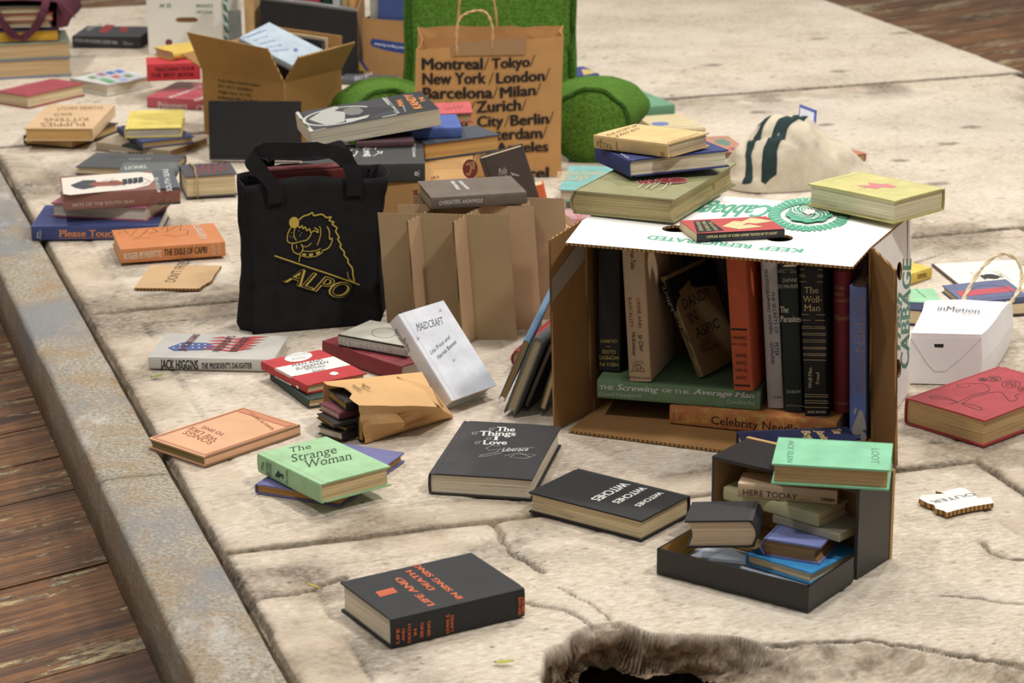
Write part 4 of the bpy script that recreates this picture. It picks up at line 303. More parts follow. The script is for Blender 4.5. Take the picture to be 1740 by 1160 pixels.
 {'key':'big','style':'p','cover':(50,50,52),'pages':(206,198,176),'label':'thick black and white paperback with oval picture and orange title topping the stack','group':'books stacked on the printed box','d':(.2618,.1752,.0339),'o':(-.1815,5.0206,.287),'R':(-.9624,.2484,-.1101,-.2451,-.9685,-.0429,-.1173,-.0143,.993),'marks':[('P','top',[77.6,4.9,84.1,167,257.4,176,262.6,177.4,260.9,-.8,254,-4.5,257.4,121.1],(196,194,184)),('P','top',[256.6,116.3,248.5,0,81.3,6.7,84.4,162.2,254.4,172.9],(66,66,68)),('L','top',[160.6,154.1,173,158.3,186,160.2,199,159.8,211.7,157,223.6,151.9,234.2,144.7,243.3,135.7,250.6,125.1,255.7,113.3,258.4,100.7,258.7,87.7,256.6,74.9,252,62.5,245.2,51.2,236.3,41.2,225.7,33,213.7,26.9,200.8,23.1,187.5,21.7,174.2,22.8,161.4,26.4,149.5,32.4,139.1,40.4,130.5,50.3,124,61.6],6,(196,194,184)),('P','top',[247.4,78.8,224,46.3,206.5,20,181.4,7.7,171.6,22.7,188.7,46,171,71.9,187.2,149.3,209.1,154,227.2,145.1],(176,174,164)),('P','top',[171.5,48.4,151.3,35.7,137.5,55.1,137.5,93.2,148.9,112.5,165.9,110.2,174.8,91.7],(120,118,112)),('P','top',[182.4,130.8,159,138.3,132.7,131.2,141.9,152,162.9,157.6,184.9,156.6],(188,186,176)),('T','top','THE',[10.8,102.5,7.2,58.2,19.8,102.1],(226,140,60),'b'),('T','top','KANDY',[28.2,150.8,21.4,17.7,45.2,148.5],(226,140,60),'b'),('T','top','MAN',[56.5,109.4,50.4,52.3,67.6,107.3],(226,140,60),'b'),('T','top','a novel by',[64.3,160.4,56.9,103.3,67.9,160.8],(232,230,224),''),('T','top','RICHARD CONNELL',[77.2,160.1,72.8,8.9,82.7,160.2],(232,230,224),'')],'name':'paperback_book','warp':.002},
 {'key':'teal','style':'h','cover':(120,184,178),'pages':(206,196,176),'label':'teal hardback with gold lettering beside the paper shopping bag','group':'books scattered on the pavement','d':(.22,.2335,.0269),'o':(.3515,5.4433,.03),'R':(-.9919,-.1274,0,.1274,-.9919,0,0,0,1),'marks':[('T','top','EVERYTHING',[236.2,98.2,131.8,87.7,240.9,66.9],(200,180,130),'bs'),('T','top','BUT THE',[235.8,126.7,161.6,122.1,239.9,101.4],(200,180,130),'bs'),('T','top','PHRASE',[235.3,154.9,172.5,145.8,239.4,129.9],(200,180,130),'bs')]},
 {'key':'over','style':'h','cover':(112,98,84),'pages':(170,150,120),'label':'brown hardback with white lettering resting on the cardboard divider','group':'books stacked on the printed box','d':(.1771,.1307,.0231),'o':(-.144,4.3537,.236),'R':(.9745,-.2245,0,.2245,.9745,0,0,0,1),'marks':[('T','spine','OVEREATERS',[14.7,8,53.6,9.1,14.8,15.6],(232,230,224),''),('T','spine','ANONYMOUS',[56.5,8.9,95,8.5,56.6,15.9],(232,230,224),'i'),('T','top','OVEREATERS',[64,45.6,65.6,114.9,57.4,44.8],(232,230,224),'b'),('T','top','ANONYMOUS',[81.4,44.8,79.3,113.9,74.8,44],(232,230,224),'b')]},
 {'key':'polly','style':'h','cover':(86,74,68),'pages':(216,198,160),'label':'dark brown book with white scrawl leaning against the printed box','group':'books stacked on the printed box','d':(.247,.088,.026),'o':(-.0619,4.761,.2418),'R':(.2921,.9562,-.0191,0,-.02,-.9998,-.9564,.2921,-.0058),'marks':[('T','top','Polly',[42.7,28.1,43.8,45.4,29.5,30.2],(206,200,196),'i'),('L','top',[43.6,51.7,48.6,54.3,50,51.8],2,(200,196,192)),('L','top',[46.3,55,50.6,57.8,51.6,55.8],2,(200,196,192)),('L','top',[49,58.3,52.5,61.4,53.3,59.9],2,(200,196,192)),('L','top',[51.7,61.6,54.4,64.9,55,63.9],2,(200,196,192))]},
 {'key':'orange','style':'h','cover':(232,104,36),'pages':(216,198,160),'label':'orange book standing between the dark brown book and the teal book','group':'books stacked on the printed box','d':(.0782,.04,.04),'o':(.0299,5.17,.0775),'R':(.2079,0,.9781,0,1,0,-.9781,0,.2079),'marks':[]},
 {'key':'blackr','style':'r','cover':(54,56,62),'pages':(216,198,160),'label':'black rounded-spine book standing next to the orange book','group':'books stacked on the printed box','d':(.0758,.04,.034),'o':(.015,5.25,.0751),'R':(.2079,0,.9781,0,1,0,-.9781,0,.2079),'marks':[]},
 {'key':'starb','style':'q','cover':(176,132,84),'pages':(216,198,160),'label':'brown card-covered book with pink starburst behind the divider','group':'books scattered on the pavement','d':(.15,.11,.0306),'o':(-.027,4.984,0),'R':(.9887,-.1496,0,.1496,.9887,0,0,0,1),'marks':[('L','top',[192,75.7,210.2,56],3,(196,70,90)),('L','top',[188.8,70.5,191.6,22.1],3,(196,70,90)),('L','top',[185.1,70.1,171.1,18.9],3,(196,70,90)),('L','top',[182.8,74.7,159.5,47.9],3,(196,70,90)),('L','top',[183.3,81.9,163,94.3],3,(196,70,90)),('L','top',[186.2,87.8,180,133.5],3,(196,70,90)),('L','top',[190,89.2,201.4,143.6],3,(196,70,90))]},
 {'key':'whitep','style':'j','cover':(232,232,230),'pages':(226,216,196),'label':'white book directly beneath the teal hardback','group':'books scattered on the pavement','d':(.22,.17,.026),'o':(.3555,5.4313,0),'R':(-.9919,-.1274,0,.1274,-.9919,0,0,0,1),'marks':[]},
 {'key':'pinkp','style':'p','cover':(206,158,160),'pages':(216,198,160),'label':'small pink paperback behind the left corner of the carton','group':'books scattered on the pavement','d':(.12,.09,.018),'o':(.1296,5.1331,0),'R':(.9397,-.342,0,.342,.9397,0,0,0,1),'marks':[],'name':'paperback_book'},
 {'key':'bluey','style':'j','cover':(56,60,150),'pages':(226,216,196),'label':'blue and yellow book behind the green cushion','group':'books scattered on the pavement','d':(.1899,.1202,.0183),'o':(.0664,6.6684,0),'R':(.9411,-.3382,0,.3382,.9411,0,0,0,1),'marks':[('P','top',[169,83.2,186.1,64.7,190.9,21.2,143.5,1.3],(214,190,90))]},
 {'key':'greenf','style':'h','cover':(108,162,124),'pages':(216,198,160),'label':'pale green hardback with dark green spine to the right of the cushion arm','group':'books scattered on the pavement','d':(.2637,.2008,.0285),'o':(.1791,6.1701,0),'R':(.9223,-.3865,0,.3865,.9223,0,0,0,1),'marks':[]},
 {'key':'striped','style':'p','cover':(240,226,190),'pages':(216,198,160),'label':'cream and yellow striped picture book beside the cushion arm','group':'books scattered on the pavement','d':(.1818,.1218,.0091),'o':(.4865,6.0713,0),'R':(-.2729,-.962,0,.962,-.2729,0,0,0,1),'marks':[('P','top',[4.5,1,18.2,1,18.2,120.8,4.5,120.8],(226,196,120)),('P','top',[34.8,1,48.5,1,48.5,120.8,34.8,120.8],(226,196,120)),('P','top',[65.1,1,78.8,1,78.8,120.8,65.1,120.8],(226,196,120)),('P','top',[95.4,1,109.1,1,109.1,120.8,95.4,120.8],(226,196,120)),('P','top',[125.7,1,139.4,1,139.4,120.8,125.7,120.8],(226,196,120)),('P','top',[156,1,169.7,1,169.7,120.8,156,120.8],(226,196,120)),('P','top',[103.8,91.4,102.5,98.9,98.7,105.5,92.8,110.4,85.6,113,78,113,70.8,110.4,65,105.5,61.1,98.9,59.8,91.4,61.1,83.9,64.9,77.2,70.8,72.3,77.9,69.7,85.6,69.7,92.8,72.3,98.6,77.2,102.5,83.8],(110,130,190))],'name':'picture_book'},
 {'key':'mapb','style':'h','cover':(196,138,110),'pages':(150,120,100),'label':'terracotta picture book between the carton pile and the canvas bag','group':'books scattered on the pavement','d':(.1715,.1529,.0149),'o':(.5709,5.7919,0),'R':(-.2252,-.9743,0,.9743,-.2252,0,0,0,1),'marks':[('P','top',[128.5,47.8,138.3,22.9,95.9,16.8,60,33.8,80,48.8,105.9,54.9],(110,140,120)),('P','top',[38.3,42.5,40.1,18.8,22,10.5,14.3,41.4],(170,70,80))]},
 {'key':'redor','style':'h','cover':(206,120,92),'pages':(190,160,116),'label':'orange-red book poking out behind the canvas bag','group':'books scattered on the pavement','d':(.131,.0878,.0195),'o':(.8408,5.7394,0),'R':(-.5535,-.8328,0,.8328,-.5535,0,0,0,1),'marks':[]},
 {'key':'yelr','style':'h','cover':(230,196,50),'pages':(216,198,160),'label':'yellow hardback behind the right side of the carton','group':'books scattered on the pavement','d':(.167,.1119,.0232),'o':(.7107,4.5968,0),'R':(.7064,-.7078,0,.7078,.7064,0,0,0,1),'marks':[('T','spine','KIND',[119.1,12.9,149.3,10.6,118.8,17.3],(100,78,20),'b'),('T','spine','SOUTH',[118.9,8.6,150.1,5.8,118.7,12.1],(100,78,20),'b'),('T','top','NEW TOUR',[174.1,51.7,167.7,23.8,179.5,56.9],(150,120,40),'')]},
 {'key':'greenr','style':'h','cover':(152,212,160),'pages':(216,198,160),'label':'light green hardback between the carton and the white carrier bag','group':'books scattered on the pavement','d':(.1124,.0887,.0251),'o':(.6953,4.4622,0),'R':(.9995,-.0324,0,.0324,.9995,0,0,0,1),'marks':[('T','top','Geography',[75.8,85.8,84.3,24.5,79.6,91.5],(70,110,80),'i'),('L','top',[55,8.4,69.3,9.6],.7,(70,110,80))]},
 {'key':'navyr','style':'r','cover':(44,52,92),'pages':(216,198,160),'label':'navy rounded-spine book end beside the white carrier bag','group':'books scattered on the pavement','d':(.05,.035,.03),'o':(.7623,4.3921,0),'R':(.2588,-.9659,0,.9659,.2588,0,0,0,1),'marks':[]},
 {'key':'wbk','style':'h','cover':(96,104,142),'pages':(216,198,160),'label':'blue and red book sticking out of the white carrier bag','group':'books scattered on the pavement','d':(.13,.085,.014),'o':(.8101,4.2749,.0645),'R':(.9511,-.3068,.037,.309,.9442,-.1139,0,.1197,.9928),'marks':[('L','top',[10,40,120,40],24,(196,60,78))]},
 {'key':'lgray','style':'r','cover':(96,98,98),'pages':(176,164,136),'label':'grey rounded-spine book, second of those leaning on the carton flap','group':'books leaning on the carton flap','d':(.2,.1437,.0192),'o':(.052,3.8764,.1356),'R':(.3025,-.3456,-.8883,.9517,.0572,.3018,-.0535,-.9366,.3462),'marks':[]},
 {'key':'lblue','style':'h','cover':(96,136,172),'pages':(206,166,106),'label':'thin blue book with tan pages, outermost leaning on the carton flap','group':'books leaning on the carton flap','d':(.2,.1245,.0108),'o':(.0293,3.8833,.1307),'R':(.2298,-.3412,-.9115,.9564,.2526,.1466,.1802,-.9054,.3844),'marks':[]},
 {'key':'ldark','style':'h','cover':(44,42,42),'pages':(138,126,108),'label':'black book with grey pages leaning between the grey and tan-paged books','group':'books leaning on the carton flap','d':(.2,.135,.0075),'o':(.0718,3.8951,.1293),'R':(.3323,-.3532,-.8745,.9432,.1232,.3086,-.0013,-.9274,.3741),'marks':[]},
 {'key':'ltan','style':'h','cover':(48,44,42),'pages':(206,182,140),'label':'dark book with pale tan pages leaning tight against the carton flap','group':'books leaning on the carton flap','d':(.2,.135,.012),'o':(.0902,3.876,.1354),'R':(.294,-.2732,-.9159,.9557,.0972,.2778,.0131,-.957,.2897),'marks':[]},
 {'key':'lred','style':'r','cover':(186,52,62),'pages':(190,160,116),'label':'red rounded-spine book lying behind the leaning blue book','group':'books leaning on the carton flap','d':(.2284,.153,.0314),'o':(.0714,4.3732,0),'R':(-.3252,.9457,0,-.9457,-.3252,0,0,0,1),'marks':[]},
 {'key':'k5','style':'h','cover':(58,54,52),'pages':(206,196,176),'label':'charcoal notebook at the bottom of the lunch bag pile','group':'notebooks in the lunch bag','d':(.075,.055,.0144),'o':(-.273,3.7647,.003),'R':(.6552,-.7554,0,.7554,.6552,0,0,0,1),'marks':[],'name':'notebook'},
 {'key':'k4','style':'h','cover':(44,38,34),'pages':(176,140,70),'label':'thin black notebook with gold edge on the charcoal notebook','group':'notebooks in the lunch bag','d':(.075,.0603,.0068),'o':(-.2662,3.7683,.018),'R':(.6607,-.7507,0,.7507,.6607,0,0,0,1),'marks':[],'name':'notebook'},
 {'key':'k3','style':'h','cover':(50,44,40),'pages':(176,140,70),'label':'thin black slanted notebook under the maroon notebook','group':'notebooks in the lunch bag','d':(.075,.0608,.0079),'o':(-.2867,3.763,.0253),'R':(.8576,-.5143,0,.5143,.8576,0,0,0,1),'marks':[],'name':'notebook'},
 {'key':'k2','style':'h','cover':(122,58,66),'pages':(216,190,170),'label':'maroon notebook with pink-white pages in the lunch bag','group':'notebooks in the lunch bag','d':(.075,.064,.0131),'o':(-.278,3.7769,.0338),'R':(.8194,-.5732,0,.5732,.8194,0,0,0,1),'marks':[],'name':'notebook'},
 {'key':'k1','style':'h','cover':(42,38,37),'pages':(176,140,70),'label':'black notebook with gold page edges topmost in the lunch bag','group':'notebooks in the lunch bag','d':(.075,.0768,.0155),'o':(-.2669,3.7804,.0475),'R':(.9013,-.4332,0,.4332,.9013,0,0,0,1),'marks':[],'name':'notebook'},
 {'key':'k6','style':'h','cover':(36,33,32),'pages':(176,140,70),'label':'small black notebook standing on edge at the lunch bag mouth','group':'notebooks in the lunch bag','d':(.05,.043,.0145),'o':(-.2491,3.7728,.001),'R':(.74,0,.673,.673,0,-.74,0,1,0),'marks':[],'name':'notebook'},
 {'key':'crblk','style':'h','cover':(40,38,44),'pages':(230,220,210),'label':'black album standing in the open cardboard box','group':'books at the back left','d':(.205,.21,.007),'o':(-.6228,6.2258,.02),'R':(.7897,0,-.6135,-.6135,0,-.7897,0,1,0),'marks':[]},
 {'key':'crtan','style':'p','cover':(214,190,150),'pages':(216,198,160),'label':'cream album standing behind the black album in the box','group':'books at the back left','d':(.205,.216,.0055),'o':(-.6138,6.2309,.02),'R':(.7897,0,-.6135,-.6135,0,-.7897,0,1,0),'marks':[]},
 {'key':'pale','style':'h','cover':(176,194,206),'pages':(226,216,196),'label':'pale blue book with purple print leaning in the open cardboard box','group':'books at the back left','d':(.1782,.1267,.018),'o':(-.6695,6.0555,.2312),'R':(.8292,.5115,.2253,-.4403,.8461,-.3004,-.3443,.1499,.9268),'marks':[('T','top','PROCEEDINGS',[15.2,16.4,18.2,70.2,9.7,18.8],(108,104,176),''),('T','top','OF THE',[34.6,15.4,42.2,66.6,29.2,17.8],(108,104,176),''),('T','top','MINUTES',[54.1,14.4,66.1,62.9,48.6,16.8],(108,104,176),''),('T','top','CLUB',[73.5,13.4,89.9,59.3,68,15.8],(108,104,176),''),('T','top','HERALD',[92.8,12.4,113.7,55.7,87.4,14.8],(108,104,176),''),('L','top',[6.5,4.5,19.6,88.9],2,(108,104,176)),('P','top',[116.4,69.2,120.9,78.5,130.4,68.6,127.1,57.7],(108,104,176))]},
 {'key':'crdk','style':'h','cover':(90,30,36),'pages':(216,198,160),'label':'maroon book at the bottom inside the open cardboard box','group':'books at the back left','d':(.22,.13,.05),'o':(-.7463,6.0913,.008),'R':(.7897,.6135,0,-.6135,.7897,0,0,0,1),'marks':[]},
 {'key':'totebk','style':'r','cover':(128,48,44),'pages':(216,198,160),'label':'maroon leather book upright inside the black tote bag','group':'books stacked on the printed box','d':(.16,.12,.018),'o':(-.4471,4.4131,.3015),'R':(.9666,0,-.2562,.2562,0,.9666,0,-1,0),'marks':[('L','spine',[2,12,180,12],.8,(170,110,90))]},
 {'key':'cred','style':'h','cover':(198,60,76),'pages':(216,198,160),'label':'crimson book facing out in the black case','group':'upright books in the black case','d':(.1,.255,.022),'o':(-.6261,6.8825,.012),'R':(.9992,0,-.04,-.04,0,-.9992,0,1,0),'marks':[]},
 {'key':'cgreen','style':'h','cover':(40,62,52),'pages':(216,198,160),'label':'dark green book standing in the black case','group':'upright books in the black case','d':(.24,.15,.022),'o':(-.5189,6.8582,.252),'R':(0,.04,.9992,0,.9992,-.04,-1,0,0),'marks':[]},
 {'key':'cblk','style':'h','cover':(200,198,196),'pages':(216,198,160),'label':'white and black spined book standing in the black case','group':'upright books in the black case','d':(.245,.15,.022),'o':(-.492,6.8571,.257),'R':(0,.04,.9992,0,.9992,-.04,-1,0,0),'marks':[('P','spine',[0,0,40,0,40,22,0,22],(30,30,34))]},
 {'key':'ctan','style':'h','cover':(190,162,100),'pages':(216,198,160),'label':'tan spined book standing in the black case','group':'upright books in the black case','d':(.25,.15,.018),'o':(-.4671,6.8541,.262),'R':(0,.04,.9992,0,.9992,-.04,-1,0,0),'marks':[]},
 {'key':'corg','style':'h','cover':(216,160,80),'pages':(216,198,160),'label':'orange-tan book rightmost in the black case','group':'upright books in the black case','d':(.25,.15,.014),'o':(-.4476,6.8533,.262),'R':(0,.04,.9992,0,.9992,-.04,-1,0,0),'marks':[]},
 {'key':'caset','style':'h','cover':(206,164,100),'pages':(216,198,160),'label':'tan book standing just left of the black case','group':'upright books in the black case','d':(.25,.16,.026),'o':(-.735,6.8368,.251),'R':(0,.04,.9992,0,.9992,-.04,-1,0,0),'marks':[]},
 {'key':'casel','style':'j','cover':(206,212,206),'pages':(226,216,196),'label':'white book with green leaf print standing beside the produce carton','group':'upright books in the black case','d':(.25,.17,.026),'o':(-.8011,6.8595,.251),'R':(0,.04,.9992,0,.9992,-.04,-1,0,0),'marks':[('P','spine',[20,3,42,8,50,20,28,14],(70,120,96)),('P','spine',[50,3,72,8,80,20,58,14],(70,120,96)),('P','spine',[80,3,102,8,110,20,88,14],(70,120,96)),('P','spine',[110,3,132,8,140,20,118,14],(70,120,96)),('P','spine',[140,3,162,8,170,20,148,14],(70,120,96))]},
 {'key':'caseg','style':'h','cover':(122,128,124),'pages':(216,198,160),'label':'grey book standing before the tan book by the black case','group':'upright books in the black case','d':(.034,.19,.02),'o':(-.7735,6.7983,.001),'R':(.9992,0,-.04,-.04,0,-.9992,0,1,0),'marks':[]},
 {'key':'lblue2','style':'h','cover':(62,86,150),'pages':(206,176,190),'label':'blue book facing out of the banner-printed box','group':'upright books in the black case','d':(.145,.215,.022),'o':(-.3561,6.8541,.012),'R':(.9119,0,-.4104,-.4104,0,-.9119,0,1,0),'marks':[('T','top','HANDBOOK',[9.9,131.9,79.4,128.4,10.1,139.9],(40,50,100),'b'),('T','top','DICTIONARY',[7.7,118.5,80,110.6,7.9,126.2],(40,50,100),'b')]},
 {'key':'lgry2','style':'h','cover':(176,174,164),'pages':(226,216,196),'label':'narrow grey book at the left inside the banner-printed box','group':'upright books in the black case','d':(.03,.205,.02),'o':(-.3798,6.8746,.012),'R':(.9119,0,-.4104,-.4104,0,-.9119,0,1,0),'marks':[]},
 {'key':'lwht2','style':'j','cover':(232,226,208),'pages':(226,216,196),'label':'cream white book leaning in the banner-printed box','group':'upright books in the black case','d':(.3,.12,.026),'o':(-.3129,6.8631,.3116),'R':(-.0477,.4104,.9107,.0215,.9119,-.4098,-.9986,0,-.0523),'marks':[]},
 {'key':'ltan2','style':'h','cover':(190,166,128),'pages':(216,198,160),'label':'tan book beside the cushion in the banner-printed box','group':'upright books in the black case','d':(.29,.12,.024),'o':(-.265,6.8416,.3016),'R':(-.0477,.4104,.9107,.0215,.9119,-.4098,-.9986,0,-.0523),'marks':[]},
 {'key':'lgrn2','style':'h','cover':(78,104,60),'pages':(216,198,160),'label':'olive green book standing behind the banner-printed box','group':'upright books in the black case','d':(.16,.3,.02),'o':(-.3219,7.0569,.001),'R':(.9119,0,-.4104,-.4104,0,-.9119,0,1,0),'marks':[]},
 {'key':'gflat','style':'p','cover':(104,106,112),'pages':(226,216,196),'label':'grey paperback flat on the pavement between the open box and the cushion','group':'books at the back left','d':(.15,.085,.012),'o':(-.4675,6.7061,0),'R':(.9903,.1392,0,-.1392,.9903,0,0,0,1),'marks':[('T','top','Script',[42.7,-6.6,76.4,89.3,31.2,42.2],(220,220,224),'i')],'name':'paperback_book'},
 {'key':'album','style':'h','cover':(36,35,36),'pages':(206,206,196),'label':'black album standing on edge in front of the open cardboard box','group':'books at the back left','d':(.218,.14,.022),'o':(-.715,5.79,.002),'R':(.9982,.0083,-.0593,-.0599,.1382,-.9886,0,.9904,.1384),'marks':[]},
]
